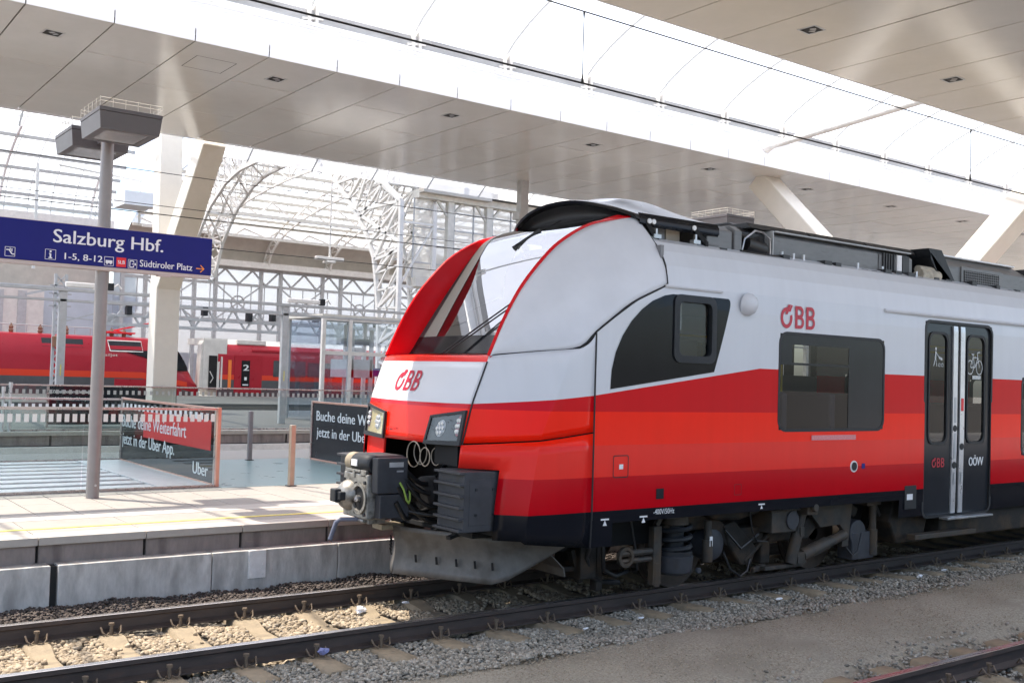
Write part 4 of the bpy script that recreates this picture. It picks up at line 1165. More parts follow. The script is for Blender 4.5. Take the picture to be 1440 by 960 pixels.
    m = MB(); m.box(12.0, 13.05, sy * 1.47 - 0.06, sy * 1.47 + 0.06, 0.565, 0.59); m.build('door_step', 'steel', TR, bevel=0.004)
    m = MB(); m.box(11.35, 12.7, sy * 1.44 - 0.06, sy * 1.44 + 0.06, 0.36, 0.42); m.build('foot_step', 'bogie_light', TR, bevel=0.006)
    m = MB(); m.lathe([(0, 0.12), (0.05, 0.115), (0.09, 0.09), (0.115, 0.05), (0.12, 0.0)], (8.37, sy * 1.40, 2.985), (0.25, sy, -0.15), 18)
    m.build('horn_cover', 'train_white', TR, smooth=50)
    m = MB()
    for o, w in ((rrect(6.565, 6.76, 1.25, 1.46, 0.02, 2), 0.012), (rrect(8.24, 8.35, 1.02, 1.13, 0.01, 2), 0.006)):
        i = [((p[0] - 0.5 * (o[0][0] + o[6][0])) * 0.92 + 0.5 * (o[0][0] + o[6][0]), (p[1] - 0.5 * (o[0][1] + o[6][1])) * 0.92 + 0.5 * (o[0][1] + o[6][1])) for p in o]
        n = len(o); m.add([S_(*p, 0.003) for p in o] + [S_(*p, 0.003) for p in i], [(k, (k + 1) % n, n + (k + 1) % n, n + k) for k in range(n)])
    m.build('hatch_outline', 'black_rubber', TR)
    m = MB(); m.box(6.64, 6.69, sy * 1.41 - 0.001, sy * 1.41 + 0.001, 1.33, 1.375); m.build('hatch_sticker', 'white_mark', TR)
    m = MB(); m.lathe([(0, 0.066), (0.008, 0.066), (0.008, 0.05)], (10.25, sy * 1.405, 1.26), (0, sy, 0), 18); m.m(1); m.lathe([(0, 0.05), (0.014, 0.048), (0.014, 0)], (10.25, sy * 1.405, 1.26), (0, sy, 0), 18); m.build('emergency_button', ['white_mark', 'door_grey'], TR)
    m = MB(); m.box(10.40, 10.46, sy * 1.409 - 0.001, sy * 1.409 + 0.001, 1.23, 1.29); m.build('button_sticker', 'sign_blue', TR)
    m = MB(); m.box(7.13, 7.23, sy * 1.409 - 0.002, sy * 1.409 + 0.002, 1.03, 1.13); m.build('socket_cover', 'door_grey', TR)
    m = MB(); m.box(11.26, 11.5, sy * 1.41 - 0.002, sy * 1.41 + 0.002, 0.72, 1.0); m.m(1); m.box(11.30, 11.42, sy * 1.414 - 0.001, sy * 1.414 + 0.001, 0.83, 0.90); m.build('jack_cover', ['dark_grey', 'white_mark'], TR)
# writing on the near side
marks(rail_logo(0.245), (8.915, -1.41, 2.775), (1, 0, 0), (0, 0, 1), 'logo_red', TR, 'railway_logo')
marks(rail_logo(0.115), (11.86, -1.388, 1.20), (1, 0, 0), (0, 0, 1), 'logo_red', TR, 'door_logo')
letters('OÖVV', (12.70, -1.388, 1.20), (1, 0, 0), (0, 0, 1), 0.34, 0.135, 'white_mark', TR, 'door_lettering', bold=0.008)
letters('-400V/50Hz', (7.10, -1.409, 0.885), (1, 0, 0), (0, 0, 1), 0.28, 0.05, 'white_mark', TR, 'small_lettering')
for x in (6.43, 6.92, 8.62):
    m = MB(); m.box(x, x + 0.10, -1.4095, -1.4085, 0.865 if x < 8 else 0.90, 0.88 if x < 8 else 0.915); m.prism([(x + 0.05, 0.865), (x + 0.025, 0.815), (x + 0.075, 0.815)] if x < 8 else [(x + 0.05, 0.90), (x + 0.03, 0.86), (x + 0.07, 0.86)], 1, -1.4095, -1.4085); m.build('jacking_mark', 'white_mark', TR)
# pictograms on the door glass: a pushchair and a bicycle
px, pz = 12.72, 2.46
sh = [ring2(px, pz, 0.10, 0.12, w=0.018), ring2(px + 0.27, pz, 0.10, 0.12, w=0.018)]
for a_, c_ in (((0, 0), (0.08, 0.16)), ((0.08, 0.16), (0.22, 0.16)), ((0.22, 0.16), (0.27, 0)), ((0.08, 0.16), (0.14, 0)), ((0.14, 0), (0.22, 0.16)), ((0, 0), (0.14, 0)), ((0.22, 0.16), (0.20, 0.24)), ((0.20, 0.24), (0.28, 0.25)), ((0.08, 0.16), (0.07, 0.21)), ((0.03, 0.21), (0.11, 0.21))):
    sh.append(line2((px + a_[0], pz + a_[1]), (px + c_[0], pz + c_[1]), 0.018))
sh.append(([(px + 0.06, pz - 0.19), (px + 0.31, pz - 0.19), (px + 0.31, pz - 0.13), (px + 0.06, pz - 0.13)], [(0, 1, 2, 3)]))
marks([([((x - px) * 0.80 + px, (y - pz) * 0.80 + pz) for x, y in v], f) for v, f in sh], (0, -1.379, 0), (1, 0, 0), (0, 0, 1), 'print_grey', TR, 'bicycle_pictogram')
px, pz = 11.90, 2.50
sh = [ring2(px + 0.05, pz + 0.27, 0.035, 0.035, w=0.03, n=10), line2((px + 0.05, pz + 0.22), (px + 0.03, pz + 0.08), 0.05), line2((px + 0.03, pz + 0.08), (px - 0.03, pz - 0.08), 0.025), line2((px + 0.04, pz + 0.08), (px + 0.08, pz - 0.08), 0.025), line2((px + 0.06, pz + 0.19), (px + 0.16, pz + 0.10), 0.02), line2((px + 0.16, pz + 0.10), (px + 0.28, pz + 0.06), 0.05), ring2(px + 0.17, pz - 0.05, 0.04, 0.04, w=0.015, n=12), ring2(px + 0.28, pz - 0.05, 0.04, 0.04, w=0.015, n=12)]
marks([([((x - px) * 0.62 + px, (y - pz) * 0.62 + pz) for x, y in v], f) for v, f in sh], (0, -1.379, 0), (1, 0, 0), (0, 0, 1), 'print_grey', TR, 'pushchair_pictogram')

# ---- roof: hood over the windscreen, equipment pods
# hood: lip line from far tip over the crown to the near pillar, then back to x = 8.45
YH = [-1.02, -0.98, -0.85, -0.7, -0.56, -0.50, -0.42, -0.3, -0.15, 0, 0.15, 0.3, 0.42, 0.50, 0.56, 0.7, 0.85, 0.98, 1.02]
lip_x = lambda y: 6.930 + 0.15 * (abs(y) / 0.95) ** 3
lip_z = lambda y: 4.040 - 0.19 * (abs(y) / 0.95) ** 2
m = MB()
m.grid([[(lip_x(y) + dx, y, lip_z(y) + dz) for y in YH] for dx, dz in ((0.05, -0.05), (0.005, -0.028), (0.0, 0.0), (0.03, 0.008))])
m.build('hood_lip', 'black_gloss', TR, smooth=50)
# concave dark wall from the head of the glass up to the lip
m = MB(); rows = []
for f in range(6):
    t = f / 5
    row = []
    for y in YH:
        yy = max(-0.93, min(0.93, y))
        a = (7.0 - 0.03 * (1 - yy * yy), yy, 3.80 - 0.03 * abs(yy)); c = (lip_x(y) + 0.05, y, lip_z(y) - 0.05)
        row.append((lerp(a[0], c[0], t) + 0.10 * math.sin(math.pi * t), lerp(a[1], c[1], t), lerp(a[2], c[2], t)))
    rows.append(row)
m.grid(rows); m.build('hood_underside', 'black_rubber', TR, smooth=60)
m = MB(); rows = []
for t in (0, 0.05, 0.10, 0.15, 0.2, 0.25, 0.3, 0.36, 0.44, 0.54, 0.65, 0.76, 0.86, 0.94, 1.0):
    row = []
    for y in YH:
        k = abs(y)
        x = lerp(lip_x(y) + 0.03, 8.42 - 0.05 * (y / 1.02) ** 2, t)
        sm = lambda v: v * v * (3 - 2 * v)
        crown = 4.045 + 0.08 * math.sin(math.pi / 2 * min(1, t / 0.32)) - 0.13 * max(0, (t - 0.5) / 0.5) ** 1.6
        edge = crown - 0.045
        full = lerp(crown, edge, (k / 0.5) ** 2) if k <= 0.5 else lerp(edge, 3.842, (k - 0.5) / 0.52)
        z = lerp(lip_z(y) + 0.008, full, sm(min(1, t / 0.36)))
        row.append((x, y, z))
    rows.append(row)
m.grid(rows)
w_ = len(YH) - 1
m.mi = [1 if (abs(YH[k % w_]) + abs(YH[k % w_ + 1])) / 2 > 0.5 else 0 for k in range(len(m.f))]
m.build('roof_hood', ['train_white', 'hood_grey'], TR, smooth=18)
for s in (-1, 1):
    m = MB()
    rows = []
    for t in np.linspace(0, 1, 8):
        x = lerp(7.16, 8.32, t)
        rows.append([(x, s * 1.022, 3.845), (x, s * 1.05, 3.80), (x, s * 1.055, 3.74), (x, s * 1.03, 3.715)])
    m.grid(rows); m.build('hood_edge', 'black_gloss', TR, smooth=40)
for s in (-1, 1):
    # open bay with hinged frame
    m = MB()
    m.box(7.35, 8.05, min(s * 0.70, s * 0.74), max(s * 0.70, s * 0.74), 3.55, 3.84)
    m.bar((7.26, s * 1.03, 3.76), (7.42, s * 1.07, 3.53), 0.05, 0.045); m.bar((7.96, s * 1.03, 3.76), (8.09, s * 1.07, 3.62), 0.05, 0.045); m.bar((8.09, s * 1.07, 3.64), (8.09, s * 1.07, 3.50), 0.05, 0.045)
    m.box(7.30, 8.14, min(s * 0.95, s * 1.09), max(s * 0.95, s * 1.09), 3.485, 3.53)
    by = m.build('equipment_bay', 'cavity_black', TR)
    m = MB(); m.box(7.45, 7.66, min(s * 0.76, s * 0.9), max(s * 0.76, s * 0.9), 3.62, 3.74); m.m(1); m.box(7.68, 7.88, min(s * 0.76, s * 0.9), max(s * 0.76, s * 0.9), 3.62, 3.74); m.build('filter_box', ['pod_grey', 'cable_wire'], by)
    m = MB()
    for x in (7.285, 7.345, 7.93): m.lathe([(0, 0.028), (0.012, 0.026), (0.012, 0.0)], (x, s * 1.058, 3.765), (0, s, 0), 12)
    m.build('bolts', 'white_mark', by)
    m = MB()
    for x0 in (7.36, 7.93):
        m.box(x0 - 0.03, x0 + 0.07, min(s * 1.03, s * 1.09), max(s * 1.03, s * 1.09), 3.60, 3.64); m.bar((x0 + 0.02, s * 1.06, 3.70), (x0 + 0.02, s * 1.06, 3.58), 0.025); m.bar((x0 + 0.0, s * 1.07, 3.58), (x0 + 0.12, s * 1.07, 3.545), 0.02)
    m.build('latches', 'steel', by)
def pod(name, x0, x1, z0, z1, m_='pod_grey', w=1.02, ch=0.06, bevel=0.012):
    m = MB(); P = [(-w, z0), (w, z0), (w, z1 - ch), (w - ch * 1.6, z1), (-w + ch * 1.6, z1), (-w, z1 - ch)]
    m.prism(P, 0, x0, x1); return m.build(name, m_, TR, bevel=bevel)
m = MB(); m.box(7.3, 40, -1.08, 1.08, 3.50, 3.565); m.build('roof_walkway', 'pod_dark', TR)
pod('roof_pod', 8.17, 8.56, 3.50, 3.855)
p2 = pod('roof_pod', 8.60, 8.72, 3.56, 3.88)
p3 = pod('roof_pod', 8.72, 9.22, 3.56, 3.90, 'pod_dark', 0.92)
m = MB(); m.path([(8.74, -1.0, 3.60), (8.76, -1.02, 3.74), (8.92, -1.03, 3.845), (9.05, -1.03, 3.84), (9.17, -1.03, 3.78), (9.19, -1.02, 3.60)], 0.012, 6); m.build('guard_tube', 'steel', p3, smooth=50)
m = MB(); m.tube((8.82, -0.97, 3.70), (9.12, -0.97, 3.66), 0.085, 12); m.path([(8.72, -0.98, 3.80), (8.85, -1.0, 3.72), (9.0, -1.0, 3.78), (9.15, -0.98, 3.7)], 0.022, 6); m.build('cable_bundle', 'cable_black', p3, smooth=50)
p4 = pod('roof_pod', 9.24, 11.22, 3.565, 3.875)
m = MB(); m.box(9.22, 9.235, -1.03, 1.03, 3.565, 3.88); m.box(9.26, 11.9, -1.035, -0.97, 3.868, 3.882); m.build('edge_trim', 'steel_grey', p4)
p5 = pod('roof_pod', 11.24, 11.95, 3.565, 3.87)
m = MB()
for k in range(5): m.box(11.30 + 0.055 * k, 11.325 + 0.055 * k, -1.04, -1.018, 3.60, 3.83)
m.m(1); m.box(11.60, 11.70, -1.035, -1.019, 3.60, 3.83); m.m(2); m.box(11.72, 11.86, -1.035, -1.019, 3.60, 3.83)
m.build('louvre', ['pod_dark', 'white_mark', 'pod_dark'], p5)
for x0, x1 in ((8.92, 9.95), (9.98, 11.05), (11.08, 12.1)):
    m = MB(); m.prism([(-0.98, 3.885), (0.98, 3.885), (0.9, 3.955), (-0.9, 3.955)], 0, x0, x1); m.build('top_cover', 'pod_dark', TR, bevel=0.01)
m = MB(); m.prism([(-0.7, 3.955), (0.7, 3.955), (0.6, 3.99), (-0.6, 3.99)], 0, 8.94, 9.6); m.build('top_cover', 'pod_dark', TR, bevel=0.01)
m = MB(); m.tube((12.08, -1.03, 3.63), (12.5, -1.03, 3.63), 0.075, 12); m.tube((12.10, -1.0, 3.70), (12.48, -1.0, 3.70), 0.05, 10); m.build('canvas_roll', 'canvas', TR, smooth=50)
m = MB(); m.add([(12.30, y, z) for y, z in ((-1.06, 3.93), (-1.06, 3.86))] + [(12.95, -1.06, 3.50), (12.62, -1.06, 3.50)] + [(12.30, 1.06, 3.93), (12.30, 1.06, 3.86), (12.95, 1.06, 3.50), (12.62, 1.06, 3.50)], [(0, 1, 3, 2), (4, 6, 7, 5), (0, 2, 6, 4), (1, 5, 7, 3)]); m.add([(12.25, -1.06, 3.98), (12.55, -1.06, 3.98), (12.95, -1.06, 3.50), (12.60, -1.06, 3.50), (12.25, 1.06, 3.98), (12.55, 1.06, 3.98), (12.95, 1.06, 3.50), (12.60, 1.06, 3.50)], [(0, 1, 2, 3), (7, 6, 5, 4), (0, 4, 5, 1), (1, 5, 6, 2), (2, 6, 7, 3), (3, 7, 4, 0)]); m.build('wedge_plate', 'dark_grey', TR)
p6 = pod('roof_pod', 12.62, 14.9, 3.55, 3.97, 'pod_grey', 1.0, 0.16)
m = MB(); m.box(12.7, 14.85, -0.82, 0.82, 3.965, 3.985); m.build('pale_top', 'roof_white', p6)
m = MB(); m.box(13.10, 14.14, -1.02, -0.99, 3.56, 3.82); m.build('grille_frame', 'pod_grey', p6, bevel=0.004)
m = MB(); m.box(13.16, 14.06, -1.024, -1.018, 3.61, 3.775); m.build('grille_back', 'cavity_black', p6)
m = MB()
for k in range(19): m.box(13.17 + 0.048 * k, 13.18 + 0.048 * k, -1.032, -1.022, 3.61, 3.775)
for k in range(5): m.box(13.16, 14.06, -1.034, -1.024, 3.625 + 0.033 * k, 3.633 + 0.033 * k)
m.build('grille_mesh', 'pod_grey', p6)
pod('roof_pod', 15.0, 20.5, 3.55, 3.95, 'pod_dark'); pod('roof_pod', 21, 38, 3.55, 3.9, 'pod_grey')
rp = random.Random(3)
m = MB()
for k in range(26):
    x = 8.3 + k * 0.24 + rp.uniform(-0.06, 0.06); h = rp.uniform(0.03, 0.10)
    m.box(x, x + rp.uniform(0.06, 0.16), -1.10 - rp.uniform(0, 0.05), -1.03, 3.50, 3.52 + h)
m.build('roof_brackets', 'pod_dark', TR, kind='stuff')
m = MB()
for x in (9.32, 9.52, 9.70, 10.72, 11.22, 11.95): m.tube((x, -1.08, 3.53), (x, -1.08, 3.65), 0.018, 6)
m.build('roof_bolts', 'silver', TR, kind='stuff')
m = MB(); m.path([(8.62, -1.09, 3.585), (9.0, -1.1, 3.575), (9.3, -1.09, 3.58)], 0.02, 6); m.path([(9.6, -1.08, 3.56), (10.4, -1.1, 3.56), (11.4, -1.08, 3.55)], 0.022, 6); m.build('roof_cable', 'cable_black', TR, smooth=50)

# ---- bogie
BG = MB()
for s in (-1, 1):
    y = s * 1.02
    def side(pts, y0, y1, mb=BG): mb.prism(pts, 1, min(s * y0, s * y1), max(s * y0, s * y1))
    # cranked side frame
    side([(7.55, 0.70), (7.75, 0.80), (8.25, 0.80), (8.55, 0.62), (9.75, 0.60), (10.1, 0.80), (10.62, 0.80), (10.8, 0.72), (10.75, 0.63), (10.15, 0.64), (9.85, 0.42), (8.5, 0.44), (8.2, 0.64), (7.6, 0.62)], 0.92, 1.10)
BG.box(8.8, 9.5, -0.95, 0.95, 0.42, 0.62)
bog = BG.build('bogie', 'bogie_grey', TR, bevel=0.02)
for xw in (8.03, 10.33):
    for s in (-1, 1):
        m = MB(); m.lathe([(0, 0.0), (0, 0.10), (0.02, 0.30), (0.03, 0.40), (0.03, 0.425), (0.135, 0.415), (0.14, 0.455), (0.17, 0.45), (0.17, 0.0)], (xw, s * 0.80, 0.4215), (0, -s, 0), 40)
        m.mi = [1 if (k // 40) == 4 else 0 for k in range(len(m.f))]
        m.build('wheel', ['wheel_rust', 'wheel_tread'], bog, smooth=35)
    m = MB(); m.tube((xw, -0.8, 0.42), (xw, 0.8, 0.42), 0.085, 14); m.build('axle', 'bogie_grey', bog, smooth=40)
for s in (-1, 1):
    Yb = lambda a, b_: (min(s * a, s * b_), max(s * a, s * b_))
    # front axle: coil spring on a drum shaped axle box
    m = MB(); m.lathe([(0, 0.15), (0.03, 0.185), (0.185, 0.20), (0.20, 0.18), (0.20, 0.0)], (7.73, s * 1.07, 0.215), (0, 0, 1), 24); m.tube((7.90, s * 1.24, 0.26), (7.90, s * 1.27, 0.26), 0.03, 8); m.build('axle_box', 'absorber_grey', bog, smooth=40)
    m = MB(); m.path([(7.73 + 0.165 * math.cos(t), s * 1.07 + 0.165 * math.sin(t), 0.42 + t / (2 * math.pi) * 0.095) for t in np.linspace(0, 2 * math.pi * 3.2, 76)], 0.026, 7)
    m.lathe([(0, 0.19), (0.05, 0.19), (0.05, 0.10), (0.3, 0.10)], (7.73, s * 1.07, 0.405), (0, 0, 1), 20); m.build('coil_spring', 'dark_grey', bog, smooth=50)
    m = MB(); m.lathe([(0, 0.15), (0.10, 0.14), (0.14, 0.09)], (7.73, s * 1.07, 0.72), (0, 0, 1), 20); m.box(7.5, 7.98, *Yb(0.95, 1.2), 0.79, 0.83); m.build('spring_cap', 'bogie_light', bog, smooth=40)
    m = MB(); m.box(7.36, 7.47, *Yb(1.08, 1.16), 0.14, 0.72); m.box(7.38, 7.45, *Yb(1.15, 1.165), 0.12, 0.36); m.bar((7.42, s * 1.12, 0.72), (7.50, s * 1.12, 0.83), 0.05, 0.05); m.bar((7.50, s * 1.12, 0.83), (7.62, s * 1.12, 0.83), 0.04); m.build('end_bracket', 'bogie_light', bog, bevel=0.006)
    m = MB(); m.tube((6.95, s * 1.12, 0.475), (7.38, s * 1.12, 0.475), 0.035, 8); m.tube((6.95, s * 1.12, 0.40), (7.38, s * 1.12, 0.40), 0.028, 8); m.lathe([(0, 0.10), (0.04, 0.10), (0.04, 0.065), (0.0, 0.06)], (7.0, s * 1.12, 0.445), (0, s, 0), 18); m.build('sand_pipe', 'bogie_light', bog, smooth=40)
    m = MB()
    m.path([(6.75, s * 1.05, 0.82), (6.66, s * 1.05, 0.66), (6.62, s * 1.0, 0.45), (6.72, s * 0.95, 0.25), (6.9, s * 0.92, 0.18), (7.1, s * 0.95, 0.16)], 0.025, 7); m.path([(6.82, s * 1.08, 0.80), (6.74, s * 1.1, 0.55), (6.80, s * 1.05, 0.32), (7.0, s * 1.0, 0.24), (7.2, s * 0.95, 0.26)], 0.022, 7); m.path([(7.1, s * 1.1, 0.78), (7.15, s * 1.12, 0.5), (7.2, s * 1.1, 0.3)], 0.012, 6)
    m.build('hoses', 'cable_black', bog, smooth=50)
    m = MB(); m.box(6.55, 6.75, *Yb(0.6, 1.0), 0.24, 0.62); m.bar((6.5, s * 0.9, 0.52), (6.62, s * 0.9, 0.2), 0.08, 0.05); m.bar((6.35, s * 0.9, 0.34), (6.95, s * 0.9, 0.32), 0.05, 0.05); m.box(6.8, 6.88, *Yb(0.85, 0.95), 0.1, 0.6); m.build('rail_guard', 'bogie_grey', bog, bevel=0.01)
    m = MB(); m.lathe([(0, 0.055), (0.22, 0.055), (0.22, 0.04), (0.42, 0.04)], (8.12, s * 1.17, 0.32), (0, 0, 1), 14); m.build('damper', 'bogie_light', bog, smooth=40)
    m = MB(); m.box(8.10, 8.14, *Yb(1.215, 1.222), 0.48, 0.58); m.build('data_plate', 'white_mark', bog)
    m = MB(); m.lathe([(0, 0.17), (0.16, 0.16), (0.18, 0.10), (0.18, 0)], (8.27, s * 0.95, 0.47), (0, s, 0), 20); m.build('axle_end', 'absorber_grey', bog, smooth=40)
    # traction arm and brake gear between the wheels
    m = MB(); m.prism([(8.42, 0.66), (8.60, 0.70), (8.95, 0.40), (8.88, 0.22), (8.70, 0.22), (8.50, 0.45)], 1, *Yb(0.98, 1.12)); m.bar((8.75, s * 1.10, 0.25), (9.15, s * 1.10, 0.52), 0.06, 0.05); m.box(9.05, 9.20, *Yb(0.9, 1.1), 0.20, 0.62); m.build('swing_arm', 'bogie_grey', bog, bevel=0.02)
    m = MB(); m.prism([(7.98, 0.84), (8.35, 0.93), (8.75, 0.92), (8.92, 0.78), (8.6, 0.72), (8.2, 0.74)], 1, *Yb(1.0, 1.2)); m.build('frame_end', 'bogie_grey', bog, bevel=0.03)
    m = MB(); m.box(9.0, 9.42, *Yb(1.0, 1.28), 0.56, 0.80); m.box(8.96, 9.46, *Yb(0.98, 1.30), 0.79, 0.81); m.build('control_box', 'bogie_light', bog, bevel=0.012)
    m = MB(); m.lathe([(0, 0.10), (0.02, 0.10), (0.02, 0)], (9.33, s * 1.28, 0.69), (0, s, 0), 18); m.build('box_cover', 'absorber_grey', bog, smooth=40)
    m = MB(); m.box(9.02, 9.30, *Yb(1.385, 1.40), 0.83, 0.96); m.build('bracket_plate', 'door_grey', TR)
    m = MB(); m.box(9.50, 9.68, *Yb(1.22, 1.36), 0.74, 0.92); m.lathe([(0, 0.045), (0.05, 0.045)], (9.59, s * 1.36, 0.82), (0, s, 0), 12); m.build('damper_mount', 'bogie_light', bog, bevel=0.008)
    m = MB(); m.tube((9.58, s * 1.25, 0.80), (9.50, s * 1.22, 0.52), 0.045, 10); m.tube((9.50, s * 1.22, 0.52), (9.42, s * 1.20, 0.20), 0.065, 10); m.box(9.48, 9.54, *Yb(1.28, 1.29), 0.50, 0.60); m.build('yaw_damper', 'bogie_light', bog, smooth=40)
    m = MB(); m.tube((9.60, s * 1.20, 0.27), (10.05, s * 1.20, 0.375), 0.075, 14); m.tube((10.05, s * 1.20, 0.375), (10.38, s * 1.20, 0.45), 0.06, 14); m.box(9.48, 9.62, *Yb(1.12, 1.26), 0.20, 0.32); m.build('long_damper', 'bogie_light', bog, smooth=40)
    m = MB(); m.prism([(9.75, 0.84), (10.60, 0.86), (10.52, 0.30), (10.40, 0.30), (10.42, 0.50), (10.35, 0.56), (10.0, 0.55), (9.85, 0.68)], 1, *Yb(1.10, 1.16)); m.build('hanger_plate', 'bogie_light', bog, bevel=0.008)
    m = MB(); m.box(9.0, 9.68, *Yb(1.10, 1.2), 0.15, 0.19); m.bar((8.9, s * 1.1, 0.15), (9.1, s * 1.1, 0.18), 0.05); m.build('brake_beam', 'bogie_light', bog, bevel=0.006)
    # rear axle box with upright damper
    m = MB(); m.lathe([(0, 0.16), (0.15, 0.155), (0.16, 0.0)], (10.72, s * 1.0, 0.44), (0, s, 0), 20); m.box(10.6, 11.02, *Yb(0.95, 1.16), 0.13, 0.45); m.build('axle_box', 'absorber_grey', bog, smooth=40, bevel=0.01)
    m = MB(); m.lathe([(0, 0.062), (0.30, 0.062), (0.30, 0.045), (0.62, 0.045)], (11.0, s * 1.15, 0.17), (0, 0, 1), 14); m.box(10.82, 11.10, *Yb(1.02, 1.2), 0.76, 0.82); m.bar((11.0, s * 1.15, 0.80), (11.15, s * 1.13, 0.62), 0.05); m.build('damper', 'bogie_light', bog, smooth=40)
    m = MB(); m.path([(8.35, s * 1.18, 0.40), (8.42, s * 1.22, 0.22), (8.55, s * 1.24, 0.14), (8.68, s * 1.22, 0.18), (8.75, s * 1.2, 0.30)], 0.012, 6); m.path([(10.42, s * 1.2, 0.30), (10.52, s * 1.22, 0.20), (10.62, s * 1.22, 0.24), (10.72, s * 1.2, 0.45)], 0.011, 6); m.path([(8.70, s * 1.2, 0.92), (8.73, s * 1.24, 0.60), (8.85, s * 1.2, 0.48), (9.05, s * 1.18, 0.46)], 0.010, 6); m.path([(8.4, s * 1.15, 0.62), (8.6, s * 1.2, 0.42), (8.9, s * 1.18, 0.55)], 0.013, 6)
    m.build('cables', 'cable_black', bog, smooth=50)
    m = MB(); m.prism([(11.2, 0.55), (11.3, 0.85), (11.6, 0.85), (12.0, 0.55), (11.9, 0.28), (11.35, 0.28)], 1, *Yb(0.5, 1.25)); m.build('underframe_box', 'bogie_grey', TR, bevel=0.02)
letters('→ 2,30m ←', (8.25, -1.202, 0.82), (1, 0, 0), (0, 0, 1), 0.30, 0.07, 'white_mark', bog, 'wheelbase_lettering')
m = MB(); m.box(6.4, 40, -0.85, 0.85, 0.5, 0.86); m.build('underframe', 'cavity_black', TR)
m = MB(); m.box(12.2, 22, -1.3, 1.3, 0.30, 0.6); m.build('underframe_box', 'bogie_grey', TR, bevel=0.02)

# ------------------------------------------------------------------ roofs over the platforms
H = 7.4
SPX = 1.2605
def roof(name, label, y0, y1, x0, n, joints, matl, lamp_y, lamp_k, near_edge_right):
    t = thing(name, (x0, (y0 + y1) / 2, H), label, 'roof', 'flat panelled station roofs')
    protos = {}
    for k in range(n):
        xa = x0 + k * SPX
        cuts = [y0] + [j for j in joints[k % 2] if y0 + 0.3 < j < y1 - 0.3] + [y1]
        for a_, c_ in zip(cuts[:-1], cuts[1:]):
            key = (round(a_, 3), round(c_, 3))
            if key not in protos:
                m = MB(); m.box(xa + 0.011, xa + SPX - 0.011, a_ + 0.007, c_ - 0.007, H, H + 0.03)
                protos[key] = (m.build('ceiling_panel', matl, t), xa)
            else:
                p, bx = protos[key]; q = clone(p, (xa - bx, 0, random.uniform(-0.002, 0.002)), t)
                q.rotation_euler = (random.uniform(-0.0004, 0.0004), random.uniform(-0.0002, 0.0002), 0)
    m = MB(); m.box(x0, x0 + n * SPX, y0 + 0.01, y1 - 0.01, H + 0.045, H + 0.10); m.build('panel_backing', 'joint_black', t)
    m = MB(); m.box(x0, x0 + n * SPX, y0 + 0.3, y1 - 0.3, H + 0.2, H + 0.7); m.build('roof_deck', 'roof_white', t)
    first = None
    for k in range(lamp_k, n, 3):
        xa = x0 + k * SPX + SPX * 0.5
        if first is None:
            m = MB()
            def dia(r, z): return [(xa + r * math.cos(R(a)), lamp_y + r * math.sin(R(a)), z) for a in (-40, 50, 140, 230)]
            o = dia(0.215, H - 0.004); i = dia(0.175, H - 0.004); m.add(o + i, [(q, (q + 1) % 4, 4 + (q + 1) % 4, 4 + q) for q in range(4)]); o2 = dia(0.215, H + 0.002); m.add(o + o2, [(q, (q + 1) % 4, 4 + (q + 1) % 4, 4 + q) for q in range(4)])
            m.m(1); m.poly(dia(0.176, H - 0.002)); m.m(2); m.add([(xa + dx, lamp_y + dy, H - 0.003) for dx, dy in ((-0.07, -0.02), (-0.01, -0.09), (0.04, -0.05), (-0.02, 0.02))], [(0, 1, 2, 3)]); m.add([(xa + dx, lamp_y + dy, H - 0.003) for dx, dy in ((0.0, 0.04), (0.06, -0.03), (0.10, 0.02), (0.04, 0.09))], [(0, 1, 2, 3)])
            first = m.build('downlight', ['steel_grey', 'joint_black', 'lamp_glass'], t); fx = xa
        else: clone(first, (xa - fx, 0, 0), t)
    return t
X0L = 4.392 - 5 * SPX
# island roof beyond the train
rl = roof('platform_roof', 'flat panelled roof above the island platform behind the train, white edge towards the train', 7.8, 14.7, X0L, 42, ([10.93, 13.66], [9.58, 12.30]), 'ceiling', 8.95, 1, False)
m = MB()
for k in range(0):
    pass
rows = []
for f, (y, z) in enumerate([(14.705, H + 0.001), (14.95, H + 0.02), (15.15, H + 0.07), (15.30, H + 0.15), (15.38, H + 0.28), (15.38, H + 0.6)]):
    rows.append([(x, y, z) for x in np.linspace(X0L, X0L + 42 * SPX, 43)])
m.grid(rows); m.build('rounded_edge', 'ceiling', rl, smooth=60)
fp = None
for k in range(42):
    xa = X0L + k * SPX
    if fp is None:
        m = MB(); m.box(xa + 0.009, xa + SPX - 0.009, 7.775, 7.80, H, H + 0.235); fp = m.build('fascia_panel', 'roof_white', rl, bevel=0.003)
    else: clone(fp, ((k) * SPX, 0, 0), rl)
XL0, XL1 = X0L, X0L + 42 * SPX
m = MB(); m.grid([[(x, y, z) for x in (XL0, XL1)] for y, z in ((7.80, H + 0.20), (7.805, H + 0.24), (8.22, H + 0.80), (8.30, H + 0.82))]); m.build('sloping_plate', 'roof_white', rl, solid=0.02)
m = MB(); m.box(XL0, XL1, 8.24, 8.56, H + 0.92, H + 1.15); m.build('gutter', 'gutter_grey', rl, bevel=0.01)
m = MB()
for y, z, r_ in ((8.15, H + 0.87, 0.035), (8.05, H + 0.755, 0.03)): m.tube((XL0, y, z), (XL1, y, z), r_, 8)
m.build('pipe', 'roof_white', rl, smooth=40)
m = MB()
for p, q in (((5.95, 8.52), (6.64, 8.52)), ((6.64, 8.52), (6.64, 9.29)), ((6.64, 9.29), (5.95, 9.29)), ((5.95, 9.29), (5.95, 8.52))): m.bar((*p, H - 0.001), (*q, H - 0.001), 0.012, 0.004)
m.build('access_hatch', 'joint_black', rl)
t = thing('hanging_post', (16.6, 13.5, 6), 'grey steel post hanging from the roof behind the train nose', 'post')
